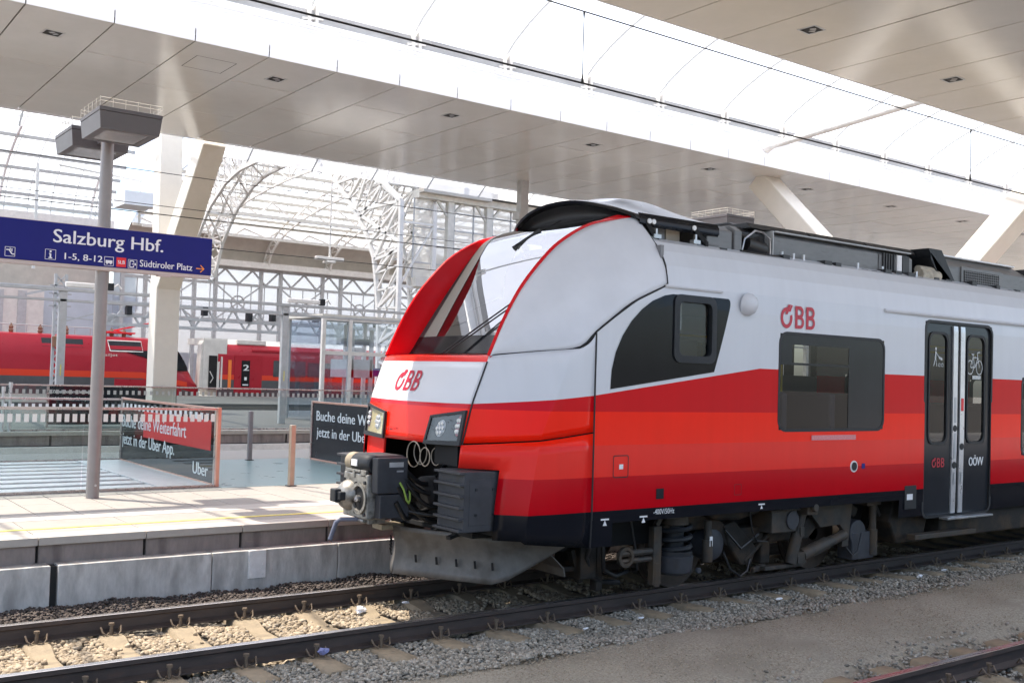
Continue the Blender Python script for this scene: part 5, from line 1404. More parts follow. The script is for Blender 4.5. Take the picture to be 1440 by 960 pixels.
m = MB(); m.box(16.48, 16.72, 13.4, 13.6, 3.2, H); m.build('post', 'steel_grey', t)
m = MB(); m.box(16.40, 16.80, 13.35, 13.65, 6.35, 6.55); m.build('bracket', 'steel_grey', t)
# roof over the near side
X0R = X0L - 0.11 - SPX * 4
rr_ = roof('platform_roof', 'flat panelled roof overhead on the near side, warm beige underside at the top right', -5.4, 2.18, X0R, 40, ([0.42, -2.31], [-0.95, -3.68]), 'ceiling_warm', 1.02, 0, True)
m = MB(); m.box(X0R, X0R + 40 * SPX, 2.18, 2.205, H - 0.006, H + 0.35); m.box(X0R, X0R + 40 * SPX, 2.05, 2.18, H + 0.35, H + 1.05); m.build('edge_trim', 'roof_white', rr_, bevel=0.004)
m = MB(); m.box(X0R, X0R + 40 * SPX, -5.45, -5.4, H - 0.006, H + 0.5); m.build('edge_trim', 'roof_white', rr_)
# skylights: translucent cushions on thin arched ribs
def skylight(y0, y1, z0, rise, x0, x1, step, label):
    t = thing('skylight', (x0, (y0 + y1) / 2, z0), label, 'skylight', 'arched translucent skylights')
    def arc(s): return (lerp(y0, y1, s), z0 + rise * math.sin(math.pi * s) ** 0.8)
    S_ = np.linspace(0, 1, 15)
    first = None; rib = None; br = None
    for k, x in enumerate(np.arange(x0, x1, step)):
        if first is None:
            m = MB(); m.grid([[(x + step * u, arc(s)[0], arc(s)[1] + 0.10 * math.sin(math.pi * u) * math.sin(math.pi * s)) for u in np.linspace(0, 1, 5)] for s in S_])
            first = m.build('membrane_panel', 'membrane', t, smooth=60)
            m = MB(); m.path([(x, *arc(s)) for s in S_], 0.028, 6); rib = m.build('rib', 'rib_film', t, smooth=40)
            m = MB(); m.box(x - 0.16, x + 0.16, y1 - 0.13, y1 - 0.02, z0 - 0.20, z0 + 0.06); m.box(x - 0.10, x - 0.04, y1 - 0.24, y1 - 0.1, z0 - 0.28, z0 + 0.12); m.box(x + 0.04, x + 0.10, y1 - 0.24, y1 - 0.1, z0 - 0.28, z0 + 0.12); m.bar((x - 0.2, y1 - 0.2, z0 - 0.16), (x + 0.2, y1 - 0.2, z0 - 0.10), 0.04); br = m.build('rib_bracket', 'steel_white', t) if y0 == 2.12 else None
        else:
            clone(first, (k * step, 0, 0), t); clone(rib, (k * step, 0, 0), t)
            if br: clone(br, (k * step, 0, 0), t)
    return t
skylight(2.12, 8.42, H + 1.12, 1.15, 7.88 - 2.14 * 5, 52, 2.14, 'bright white arched skylight running between the two flat roofs above the train')
skylight(15.4, 21.6, H + 1.1, 1.15, 7.88 - 2.14 * 5, 52, 2.14, 'arched skylight on the far side of the island roof, mostly hidden')
skylight(-11.6, -5.42, H + 1.1, 1.15, 7.88 - 2.14 * 5, 40, 2.14, 'arched skylight above the photographer side platform')
# tie across the skylight
m = MB(); m.tube((19.75, 7.95, H + 0.50), (18.3, 2.2, H + 0.45), 0.085, 12); m.lathe([(0, 0.20), (0.05, 0.16), (0.35, 0.09)], (19.77, 8.02, H + 0.50), (-1.45, -5.75, -0.05), 12)
tag(m.build('tie_beam', 'steel_white', smooth=40), 'thin white tie beam crossing the skylight to the roof edge', 'beam')

# ------------------------------------------------------------------ white V columns
def vcol(base, split_z, legs, w, d, label):
    t = thing('forked_column', (base[0], base[1], PZ), label, 'column', 'white forked roof columns')
    m = MB(); b0 = Vector((base[0], base[1], PZ)); sp = Vector((base[0] + base[2], base[1], split_z))
    m.bar(b0, sp, d, w, (1, 0, 0)); m.build('shaft', 'column_white', t, bevel=0.03)
    for L in legs:
        m = MB(); m.bar(sp - Vector((0, 0, 0.15)), L, d * 0.98, w * 0.98, (1, 0, 0), d * 0.98, w * 0.9); m.build('leg', 'column_white', t, bevel=0.03)
    return t
vcol((8.80, 18.45, 0.0), 4.4, [(8.78, 18.6, 8.5), (8.85, 15.6, 7.62)], 0.62, 0.55, 'white forked column rising behind the blue station sign')
vcol((8.8, -8.6, 0.0), 3.4, [(8.6, -5.0, 7.38), (8.9, -11.8, 7.42)], 0.66, 0.55, 'white forked column on the near platform, mirrored in the train windows')
vcol((21.2, 5.0, 0.0), 3.4, [(20.75, 8.9, 7.38), (22.4, 1.9, 7.42)], 0.66, 0.55, 'white forked column standing behind the train at the right')

# ------------------------------------------------------------------ lamp posts and the station sign
def lamp_post(loc, label):
    x, y = loc
    t = thing('lamp_post', (x, y, PZ), label, 'lamp post', 'lamp posts with twin box lanterns')
    m = MB(); m.tube((x, y, PZ), (x, y, 5.02), 0.075, 20); pole = m.build('pole', 'pole_grey', t, smooth=40)
    m = MB(); m.tube((x + 0.01, y - 0.075, PZ + 0.16), (x + 0.01, y - 0.085, PZ + 0.16), 0.014, 8); m.build('earth_bolt', 'silver', pole)
    for s in (-1, 1):
        a0, a1 = (y - 1.02, y - 0.19) if s < 0 else (y + 0.21, y + 1.04)
        x0, x1 = x - 0.37, x + 0.33
        zt, zb = 5.075, 4.83
        m = MB()
        ins = 0.02
        m.add([(x0, a0, zt - 0.05), (x1, a0, zt - 0.05), (x1, a1, zt - 0.05), (x0, a1, zt - 0.05), (x0 + ins, a0 + ins, zb), (x1 - ins, a0 + ins, zb), (x1 - ins, a1 - ins, zb), (x0 + ins, a1 - ins, zb)], [(0, 1, 5, 4), (1, 2, 6, 5), (2, 3, 7, 6), (3, 0, 4, 7), (0, 3, 2, 1)])
        fi = 0.09
        m.add([(x0 + ins, a0 + ins, zb), (x1 - ins, a0 + ins, zb), (x1 - ins, a1 - ins, zb), (x0 + ins, a1 - ins, zb), (x0 + ins + fi, a0 + ins + fi, zb), (x1 - ins - fi, a0 + ins + fi, zb), (x1 - ins - fi, a1 - ins - fi, zb), (x0 + ins + fi, a1 - ins - fi, zb)], [(0, 1, 5, 4), (1, 2, 6, 5), (2, 3, 7, 6), (3, 0, 4, 7)])
        hd = m.build('lantern', 'lamp_grey', t)
        m = MB(); m.box(x0 - 0.004, x1 + 0.004, a0 - 0.004, a1 + 0.004, zt - 0.045, zt); m.build('lid', 'lamp_grey', hd, bevel=0.004)
        m = MB(); m.add([(x0 + ins + fi, a0 + ins + fi, zb + 0.004), (x1 - ins - fi, a0 + ins + fi, zb + 0.004), (x1 - ins - fi, a1 - ins - fi, zb + 0.004), (x0 + ins + fi, a1 - ins - fi, zb + 0.004)], [(0, 1, 2, 3)]); m.build('glass_cover', 'lamp_glass', hd)
        m = MB()
        for (p, q) in (((x0, a0), (x1, a0)), ((x1, a0), (x1, a1)), ((x1, a1), (x0, a1)), ((x0, a1), (x0, a0))):
            for zz in (0.06, 0.10): m.tube((*p, zt + zz), (*q, zt + zz), 0.003, 4)
            n = 5
            for k in range(n):
                u = k / n; c = (lerp(p[0], q[0], u), lerp(p[1], q[1], u))
                m.tube((*c, zt), (*c, zt + 0.11), 0.0035, 4)
        m.build('bird_wires', 'steel_cream', hd, kind='stuff')
    m = MB(); m.box(x - 0.07, x + 0.07, y - 0.24, y + 0.26, 4.88, 4.98); m.build('bracket', 'lamp_grey', t)
    return t
lamp_post((3.50, 4.522), 'grey lamp post with twin box lanterns carrying the blue station sign')
l2 = lamp_post((13.87, 4.522), 'lamp post hidden behind the train, only its lantern shows above the roof')
# station sign: long blue panel along the platform
SG = thing('station_sign', (3.5, 4.40, 3.33), 'long blue station name sign with white lettering fixed to the lamp post', 'sign')
YF = 4.385
m = MB(); m.box(0.9, 4.81, YF, YF + 0.10, 3.345, 3.815); m.build('panel', 'sign_blue', SG, bevel=0.004)
m = MB(); m.box(0.9, 4.80, YF + 0.005, YF + 0.125, 3.300, 3.344); m.box(0.9, 4.81, YF + 0.005, YF + 0.095, 3.8155, 3.822); m.build('bottom_rail', 'sign_edge', SG, bevel=0.003)
m = MB(); m.box(4.14, 4.30, YF - 0.0, YF + 0.1, 3.285, 3.3); m.build('clamp', 'sign_edge', SG)
yt = YF - 0.004
letters('Salzburg Hbf.', (2.895, yt, 3.585), (1, 0, 0), (0, 0, 1), 1.285, 0.155, 'sign_white', SG, 'name_lettering', bold=0.006)
letters('1-5, 8-12', (3.03, yt, 3.395), (1, 0, 0), (0, 0, 1), 0.43, 0.075, 'sign_white', SG, 'platform_lettering', bold=0.003)
letters('Südtiroler Platz', (3.905, yt, 3.385), (1, 0, 0), (0, 0, 1), 0.655, 0.082, 'sign_white', SG, 'exit_lettering', bold=0.002)
def pict(x, z, s, shapes, mt='sign_white', box=True, fill=None):
    if fill:
        m = MB(); m.box(x, x + s, yt - 0.0005, yt, z, z + s); m.build('pictogram_field', fill, SG)
    sh = []
    if box:
        for p, q in (((0, 0), (1, 0)), ((1, 0), (1, 1)), ((1, 1), (0, 1)), ((0, 1), (0, 0))): sh.append(line2((x + p[0] * s, z + p[1] * s), (x + q[0] * s, z + q[1] * s), 0.005))
    for kind, *a in shapes:
        if kind == 'l': sh.append(line2((x + a[0] * s, z + a[1] * s), (x + a[2] * s, z + a[3] * s), a[4] * s))
        elif kind == 'o': sh.append(ring2(x + a[0] * s, z + a[1] * s, a[2] * s, a[2] * s, w=a[2] * s * a[3], n=12))
    marks(sh, (0, yt - 0.001, 0), (1, 0, 0), (0, 0, 1), mt, SG, 'pictogram')
pict(2.815, 3.378, 0.115, [('l', .5, .15, .5, .58, .16), ('l', .36, .58, .5, .58, .1), ('l', .32, .16, .68, .16, .1), ('o', .5, .80, .11, .95)])
pict(3.485, 3.362, 0.105, [('l', .12, .45, .88, .45, .34), ('o', .3, .25, .10, .9), ('o', .7, .25, .10, .9)])
pict(3.625, 3.357, 0.115, [], 'sign_white', False, 'sign_red')
letters('SLB', (3.642, yt - 0.0015, 3.395), (1, 0, 0), (0, 0, 1), 0.082, 0.042, 'sign_white', SG, 'operator_lettering', bold=0.002)
pict(3.765, 3.352, 0.105, [('l', .2, .15, .2, .85, .1), ('l', .2, .85, .62, .85, .1), ('l', .2, .15, .62, .15, .1), ('l', .62, .85, .62, .66, .1), ('l', .62, .15, .62, .34, .1), ('l', .42, .5, .9, .5, .1), ('l', .75, .65, .9, .5, .08), ('l', .75, .35, .9, .5, .08)])
pict(2.385, 3.375, 0.105, [('l', .12, .7, .4, .7, .12), ('l', .4, .7, .7, .25, .12), ('l', .7, .25, .95, .25, .12), ('l', .5, .55, .5, .9, .1), ('l', .68, .5, .68, .85, .1)])
for x, d in ((4.61, 1), (2.33, -1)):
    sh = [line2((x, 3.42 if d > 0 else 3.425), (x + d * 0.10, 3.42 if d > 0 else 3.425), 0.012)]
    zc = 3.42 if d > 0 else 3.425
    for e in (-1, 1): sh.append(line2((x + d * 0.055, zc + e * 0.045), (x + d * 0.104, zc - e * 0.003), 0.012))
    marks(sh, (0, yt - 0.001, 0), (1, 0, 0), (0, 0, 1), 'sign_orange', SG, 'arrow')

# ------------------------------------------------------------------ glass balustrades, adverts, bollards, floor grille
def balustrade(label, x0, x1, y, zt, panes, group='glass platform balustrades', bars=True, frame='frame_steel', px=(0.055, 0.115), band=(1.43, 1.53), small=None, small_mat='print_white'):
    t = thing('glass_balustrade', (x0, y, PZ), label, 'balustrade', group)
    m = MB(); m.box(x0, x1, y - 0.025, y + 0.025, zt - 0.035, zt); m.build('handrail', frame, t, bevel=0.008)
    m = MB(); m.box(x0, x1, y - 0.02, y + 0.02, PZ, PZ + 0.03); m.build('bottom_rail', frame, t, bevel=0.004)
    n = panes
    for k in range(n):
        a_, c_ = lerp(x0, x1, k / n) + 0.006, lerp(x0, x1, (k + 1) / n) - 0.006
        m = MB(); m.box(a_, c_, y - 0.006, y + 0.006, PZ + 0.03, zt - 0.035); m.build('glass_pane', 'clear_glass', t)
    if bars:
        m = MB(); x = x0 + 0.03
        while x < x1 - 0.05:
            m.add([(x, y - 0.009, band[0]), (x + px[0], y - 0.009, band[0]), (x + px[0], y - 0.009, band[1]), (x, y - 0.009, band[1])], [(0, 1, 2, 3)]); x += px[1]
        m.build('printed_band', 'print_white', t, kind='stuff')
    if small:
        m = MB(); x = x0 + 0.02
        while x < x1 - 0.05:
            m.add([(x, y - 0.009, small[0]), (x + small[2] * 0.45, y - 0.009, small[0]), (x + small[2] * 0.45, y - 0.009, small[1]), (x, y - 0.009, small[1])], [(0, 1, 2, 3)]); x += small[2]
        m.build('printed_band', small_mat, t, kind='stuff')
    return t
balustrade('clear glass balustrade in front of the stair well, right of the lamp post foot', -3.4, 5.27, 5.2, 1.622, 5, px=(0.055, 0.094), band=(1.435, 1.535))
balustrade('clear glass balustrade along the back of the stair well, behind the lamp post', -3.4, 5.30, 9.7, 1.60, 4, small=(1.44, 1.50, 0.105), bars=False)
m = MB(); m.box(5.275, 5.325, 5.17, 5.23, PZ, 1.625); tag(m.build('end_post', 'copper_edge', bevel=0.004), 'reddish steel corner post at the right end of the glass balustrade', 'post')
# adverts across the passage, printed on glass
def advert(x, y0, y1, label, ad, full):
    t = thing('advert_panel', (x, (y0 + y1) / 2, PZ), label, 'advertisement', 'glass advert panels across the passage')
    m = MB(); m.box(x - 0.006, x + 0.006, y0 + 0.04, y1 - 0.04, PZ + 0.03, 1.585); m.build('pane', ad, t)
    m = MB(); m.box(x - 0.02, x + 0.02, y0, y1, 1.585, 1.62); m.box(x - 0.02, x + 0.02, y0, y1, PZ, PZ + 0.03); m.m(1); m.box(x - 0.025, x + 0.025, y1 - 0.045, y1 + 0.01, PZ, 1.625)
    m.box(x - 0.025, x + 0.025, y0 - 0.01, y0 + 0.04, PZ, 1.625); m.build('frame', ['copper_edge', 'frame_steel'], t, bevel=0.004)
    xs_ = x - 0.010
    return t, xs_
ad1, xs_ = advert(5.30, 5.26, 9.66, 'dark glass advert panel with white booking slogan at the stair well', 'dark_ad_glass', False)
letters('Buche deine Weiterfahrt', (xs_, 9.60, 1.135), (0, -1, 0), (0, 0, 1), 3.15, 0.20, 'print_white', ad1, 'slogan_lettering', bold=0.012)
letters('jetzt in der Uber App.', (xs_, 9.56, 0.845), (0, -1, 0), (0, 0, 1), 2.62, 0.19, 'print_white', ad1, 'slogan_lettering', bold=0.012)
letters('Uber', (xs_, 6.12, 0.655), (0, -1, 0), (0, 0, 1), 0.60, 0.17, 'print_white', ad1, 'brand_lettering', bold=0.016)
m = MB(); y = 5.34
while y < 9.6:
    m.add([(xs_, y, 1.43), (xs_, y + 0.11, 1.43), (xs_, y + 0.11, 1.53), (xs_, y, 1.53)], [(0, 1, 2, 3)]); y += 0.22
m.build('printed_band', 'print_white', ad1, kind='stuff')
m = MB(); m.box(xs_ + 0.002, xs_ + 0.003, 5.45, 8.45, 1.02, 1.44); m.build('red_reflection', 'ad_reflection', ad1)  # red reflection in the glass, painted as a flat patch
ad2, xs2 = advert(8.50, 5.26, 8.95, 'opaque black advert panel with white booking slogan left of the train nose', 'ad_black', True)
letters('Buche deine Weiterfahrt', (xs2, 8.75, 1.275), (0, -1, 0), (0, 0, 1), 3.05, 0.175, 'print_white', ad2, 'slogan_lettering', bold=0.012)
letters('jetzt in der Uber App.', (xs2, 8.72, 0.985), (0, -1, 0), (0, 0, 1), 2.55, 0.17, 'print_white', ad2, 'slogan_lettering', bold=0.012)
letters('Uber', (xs2, 6.0, 0.70), (0, -1, 0), (0, 0, 1), 0.55, 0.14, 'print_white', ad2, 'brand_lettering', bold=0.012)
balustrade('glass balustrade of the second stair well, hidden behind the train nose', 8.53, 20, 5.2, 1.62, 6)
def bollard(x, y, dx, z1, m_, label):
    t = thing('bollard', (x, y, PZ), label, 'bollard', 'slim posts on the platform')
    m = MB(); m.bar((x, y, PZ), (x + dx, y, z1), 0.075, 0.075, (1, 0, 0)); m.build('post', m_, t, bevel=0.01)
    m = MB(); m.box(x - 0.06, x + 0.06, y - 0.06, y + 0.06, PZ, PZ + 0.012); m.build('foot', 'dark_grey', t)
bollard(6.27, 4.93, 0.0, 1.40, 'bollard_tan', 'slim tan post at the edge of the teal floor, in sunlight')
bollard(7.36, 9.05, 0.0, 1.42, 'pole_grey', 'slim dark grey post at the back of the teal floor, in shade')
GR = thing('floor_grille', (1.0, 7.4, PZ - 0.1), 'white slatted grille covering the stair well floor inside the glass', 'grille')
m = MB(); m.box(-3.3, 5.2, 5.25, 9.65, PZ - 0.50, PZ - 0.45); m.build('pit', 'joint_black', GR)
s0 = None
for k in range(8):
    y = 5.40 + 0.555 * k
    if s0 is None:
        m = MB(); m.box(-3.3, 4.55, y, y + 0.32, PZ - 0.09, PZ + 0.01); s0 = m.build('slat', 'grille_slat', GR, bevel=0.006)
    else: clone(s0, (0, 0.555 * k, 0), GR)
m = MB(); m.box(4.57, 5.28, 5.24, 9.66, PZ - 0.04, PZ + 0.012); m.build('end_plate', 'grille_slat', GR)

# ------------------------------------------------------------------ overhead wires
def catenary(y, zc, zm, x0, x1, dr, label):
    t = thing('overhead_line', (x0, y, zc), label, 'overhead line', 'overhead lines above the tracks')
    m = MB(); m.tube((x0, y, zc), (x1, y, zc), 0.011, 5); m.build('contact_wire', 'cable_black', t)
    m = MB(); m.tube((x0, y, zm), (x1, y, zm), 0.0085, 5); m.build('messenger_wire', 'cable_black', t)
    for x in dr:
        m = MB(); m.tube((x, y, zc), (x, y, zm), 0.007, 4); m.tube((x, y, zm - 0.01), (x, y, zm - 0.09), 0.014, 5, 0.004); m.tube((x, y, zc + 0.01), (x, y, zc + 0.12), 0.016, 5, 0.004); m.build('dropper', 'cable_black', t)
catenary(0.0, 5.38, 6.17, -20, 70, (-0.8, 7.245, 15.06, 22.9), 'overhead contact and carrying wire above the near track')
catenary(14.3, 5.50, 6.42, -20, 70, (), 'pair of thin black wires above the trench, crossing the white column')
catenary(16.0, 5.08, 5.95, -20, 70, (), 'lower pair of thin dark wires passing behind the blue sign')

# ------------------------------------------------------------------ next island: balustrade, lift, gantry lights, advert
balustrade('long glass balustrade with checked print on the next platform', -6, 34, 18.15, 1.66, 16, small=(1.44, 1.54, 0.15), bars=False, small_mat='print_grey')
t = thing('advert_panel', (8.2, 19.6, PZ), 'small black advert panel with white slogan seen behind the lamp post', 'advertisement')
m = MB(); m.box(6.35, 9.6, 19.6, 19.64, 0.62, 1.60); m.build('pane', 'ad_black', t)
m = MB(); m.box(6.30, 9.65, 19.58, 19.66, 1.60, 1.635); m.box(6.30, 6.35, 19.58, 19.66, PZ, 1.6); m.build('frame', 'frame_steel', t)
letters('Zielbahnhof erreicht? Buche', (6.42, 19.595, 1.42), (1, 0, 0), (0, 0, 1), 0.98, 0.085, 'print_white', t, 'slogan_lettering', bold=0.01)
letters('deine Weiterfahrt jetzt.', (6.46, 19.595, 1.24), (1, 0, 0), (0, 0, 1), 0.95, 0.08, 'print_white', t, 'slogan_lettering', bold=0.01)
# pair of poles on the platform edge
for x, z in ((4.98, 1.60), (5.13, 1.70)):
    m = MB(); m.tube((x, 17.95, PZ), (x, 17.95, z), 0.035, 10); m.tube((x, 17.95, z - 0.12), (x, 17.95, z), 0.045, 10)
    tag(m.build('marker_pole', 'silver', smooth=40), 'shorter left one of two pale poles on the next platform edge' if x < 5 else 'taller right one of two pale poles on the next platform edge', 'pole', 'short poles at far left')
# light rail carried by slim posts
g = thing('light_gantry', (10, 21, PZ), 'twin horizontal grey beams on two slim posts on the next platform', 'gantry')
for x in (6.9, 13.3):
    m = MB(); m.box(x - 0.10, x + 0.10, 20.92, 21.08, PZ, 4.12); p = m.build('post', 'steel_grey', g, bevel=0.02)
    m = MB(); m.box(x - 0.015, x + 0.015, 20.91, 20.918, 1.85, 2.15); m.build('warning_strip', 'yellow_line', p)
m = MB(); m.box(-8, 40, 20.9, 21.1, 4.12, 4.20); m.build('upper_beam', 'steel_grey', g)
m = MB(); m.box(-8, 40, 20.92, 21.08, 3.84, 3.90); m.build('lower_beam', 'steel_grey', g)
def cam_(x, label):
    t = thing('security_camera', (x, 21, 4.2), label, 'camera', 'white cameras on the gantry')
    m = MB(); m.box(x - 0.75, x + 0.35, 20.95, 21.07, 4.24, 4.38); m.build('housing', 'steel_white', t, bevel=0.03)
    m = MB(); m.box(x + 0.35, x + 0.5, 20.93, 21.09, 4.22, 4.42); m.build('hood', 'dark_grey', t)
    m = MB(); m.box(x - 0.06, x + 0.06, 20.96, 21.04, 4.18, 4.26); m.path([(x + 0.5, 21, 4.3), (x + 0.62, 21, 4.40), (x + 0.72, 21, 4.28)], 0.03, 6); m.build('bracket', 'steel_white', t)
cam_(7.7, 'white camera housing on the gantry left of the white column'); cam_(14.1, 'white camera housing on the gantry above the far coach')
# lift: glass shaft with steel posts
lf = thing('lift_shaft', (16.0, 22.5, PZ), 'glass lift shaft with white steel posts left of the train nose', 'lift')
LX0, LX1, LY0, LY1, LZ = 15.0, 17.9, 21.8, 24.4, 3.92
for x, y in ((LX0, LY0), (15.95, LY0), (LX1, LY0), (LX0, LY1), (LX1, LY1)):
    m = MB(); m.box(x - 0.06, x + 0.06, y - 0.06, y + 0.06, PZ, LZ); m.build('post', 'steel_white', lf)
for x0, x1, y0, y1 in ((LX0 + 0.07, 15.88, LY0, LY0), (16.02, LX1 - 0.07, LY0, LY0), (LX0, LX0, LY0 + 0.07, LY1 - 0.07), (LX0 + 0.07, LX1 - 0.07, LY1, LY1)):
    m = MB(); m.box(x0 - 0.006, x1 + 0.006, y0 - 0.006, y1 + 0.006, PZ + 0.05, LZ - 0.05); m.build('glass_pane', 'hall_glass', lf)
m = MB(); m.box(LX0 - 0.08, LX1 + 0.4, LY0 - 0.08, LY1 + 0.1, LZ, LZ + 0.10); m.build('shaft_roof', 'steel_cream', lf)
m = MB(); m.box(LX0, LX1, LY0 - 0.03, LY0 + 0.03, 2.72, 2.84); m.box(LX0, LX1, LY0 - 0.03, LY0 + 0.03, LZ - 0.1, LZ); m.build('cross_beam', 'steel_white', lf)
m = MB(); m.box(16.2, 17.1, 22.3, 23.6, 2.0, 2.6); m.box(16.25, 16.4, 22.3, 22.4, PZ, 3.6); m.box(17.0, 17.12, 22.3, 22.4, PZ, 3.6); m.box(16.6, 16.75, 23.4, 23.5, PZ, 3.8); m.m(1); m.box(16.1, 17.2, 22.5, 22.7, 3.1, 3.3); m.box(16.3, 16.9, 22.5, 22.8, 2.75, 3.0); m.build('lift_machinery', ['steel_white', 'steel_grey'], lf)
m = MB(); m.box(17.2, 19.5, 24.8, 25.2, 2.05, 2.35); tag(m.build('name_board', 'sign_blue'), 'dark blue board behind the lift shaft', 'sign')

# ------------------------------------------------------------------ trains at the far platform
TY = 53.0
LO = thing('locomotive', (14, TY + 1.5, 0), 'dark red locomotive with an orange stripe behind the stair well', 'locomotive')
prof = lambda y: y
def hull(m, stations):
    """stations: (x, [(y, z) ...])"""
    m.grid([[(x, y, z) for y, z in P] for x, P in stations])
def lsec(x, top, w0=0.0, low=0.3):
    return (x, [(TY + 0.05 + w0, low), (TY + w0, 1.0), (TY + w0, 2.6), (TY + 0.15 + w0, 3.2), (TY + 0.55 + w0, top - 0.08), (TY + 1.0 + w0, top), (TY + 2.0 - w0, top), (TY + 2.45 - w0, top - 0.08), (TY + 2.85 - w0, 3.2), (TY + 3.0 - w0, 2.6), (TY + 3.0 - w0, 1.0), (TY + 2.95 - w0, low)])
def nosec(x, k):     # k 0..1 towards the tip
    top = 3.85 - 2.65 * max(0.0, (k - 0.33) / 0.67) ** 1.15; w = 0.45 * k * k
    zs = [0.3, lerp(1.0, 0.7, k), lerp(2.6, 1.0, k), lerp(3.2, 1.12, k), top - 0.06, top]
    ys = [0.05, 0.0, 0.0, 0.15, 0.55, 1.0]
    L = [(TY + a_ + w, min(z, top)) for a_, z in zip(ys, zs)]
    return (x, L + [(2 * (TY + 1.5) - y, z) for y, z in L[::-1]])
m = MB()
st = [lsec(-8, 3.85), lsec(19.6, 3.85)] + [nosec(lerp(19.6, 22.4, k), k) for k in (0.15, 0.3, 0.36, 0.43, 0.5, 0.58, 0.66, 0.74, 0.82, 0.9, 0.96, 1.0)]
hull(m, st)
m.m(1); m.box(-8, 18.9, TY - 0.012, TY + 0.02, 1.48, 1.83)
m.add([(18.9, TY - 0.012, 1.48), (18.9, TY - 0.012, 1.83), (21.6, TY + 0.14, 1.02), (21.6, TY + 0.14, 1.30)], [(0, 2, 3, 1)])
m.m(2); m.box(-8, 17.0, TY - 0.015, TY + 0.02, 0.2, 1.475); m.add([(17.0, TY - 0.014, 0.2), (17.0, TY - 0.014, 1.475), (18.9, TY - 0.014, 1.46), (22.0, TY + 0.2, 0.7), (22.0, TY + 0.2, 0.2)], [(0, 1, 2, 3, 4)])
m.build('body', ['loco_red', 'loco_bright', 'loco_grey'], LO, smooth=30)
for x0, x1 in ((13.4, 13.95), (14.4, 15.6)):
    m = MB(); m.add([(x0, TY + 0.14, 3.12), (x1, TY + 0.14, 3.12), (x1, TY + 0.40, 3.6), (x0, TY + 0.40, 3.6)], [(0, 1, 2, 3)]); m.build('air_grille', 'dark_grey', LO, solid=0.03)
m = MB(); m.add([(17.1, TY + 0.10, 3.02), (18.85, TY + 0.10, 3.02), (18.8, TY + 0.38, 3.58), (17.0, TY + 0.38, 3.58)], [(0, 1, 2, 3)]); w_ = m.build('roof_window', 'dark_grey', LO, solid=0.03)
m = MB(); m.path([(17.05, TY + 0.07, 3.0), (18.9, TY + 0.07, 3.0), (18.85, TY + 0.36, 3.6), (16.95, TY + 0.36, 3.6), (17.05, TY + 0.07, 3.0)], 0.035, 5); m.build('frame', 'steel_white', w_)
kx = lambda x: max(0.0, (x - 19.6) / 2.8)
sidep = lambda x, z: (x, TY + 0.45 * kx(x) ** 2 + max(0, z - 2.6) * 0.25 - 0.05, z)
m = MB(); m.grid([[sidep(x, lerp(a_, c_, t)) for x, a_, c_ in ((18.0, 2.95, 3.0), (18.9, 2.72, 3.08), (19.8, 2.35, 3.12), (20.5, 2.05, 3.12), (21.0, 1.95, 3.0), (21.35, 1.95, 2.6), (21.6, 1.95, 2.15))] for t in (0, 0.5, 1)]); m.build('cab_window', 'black_gloss', LO, smooth=40)
m = MB(); m.grid([[(lerp(19.6, 22.4, k) + 0.05, TY + y, 3.85 - 2.65 * max(0.0, (k - 0.33) / 0.67) ** 1.15 + 0.03) for y in (0.75, 1.5, 2.25)] for k in (0.42, 0.5, 0.58, 0.66)]); m.build('windscreen', 'black_gloss', LO, smooth=40)
letters('railjet', (16.6, TY - 0.015, 2.70), (1, 0, 0), (0, 0, 1), 0.85, 0.16, 'steel_cream', LO, 'name_lettering')
m = MB()
for x in (12.0, 13.5, 14.9, 17.0, 17.4, 18.1): m.lathe([(0, 0.10), (0.12, 0.14), (0.2, 0.10), (0.3, 0.13), (0.42, 0.06), (0.5, 0.04)], (x, TY + 1.2, 3.86), (0, 0, 1), 8)
m.build('roof_insulators', 'insulator', LO)
m = MB(); m.tube((9, TY + 1.2, 4.30), (16.6, TY + 1.2, 4.30), 0.03, 5)
for k in range(9): m.tube((9.4 + 0.85 * k, TY + 1.2, 3.9), (9.4 + 0.85 * k, TY + 1.2, 4.3), 0.03, 4)
m.build('roof_busbar', 'steel_grey', LO)
m = MB(); m.box(16.9, 18.7, TY + 1.0, TY + 1.9, 4.05, 4.14); m.bar((17.2, TY + 1.4, 4.12), (20.4, TY + 1.4, 4.95), 0.09); m.bar((18.6, TY + 1.4, 4.0), (17.6, TY + 1.4, 4.25), 0.08); m.bar((20.4, TY + 0.8, 4.95), (20.4, TY + 2.2, 4.95), 0.08); m.build('pantograph', 'sign_red', LO)
m = MB(); m.box(9, 21, TY + 0.3, TY + 2.7, -0.1, 0.4); m.build('underframe', 'loco_grey', LO)
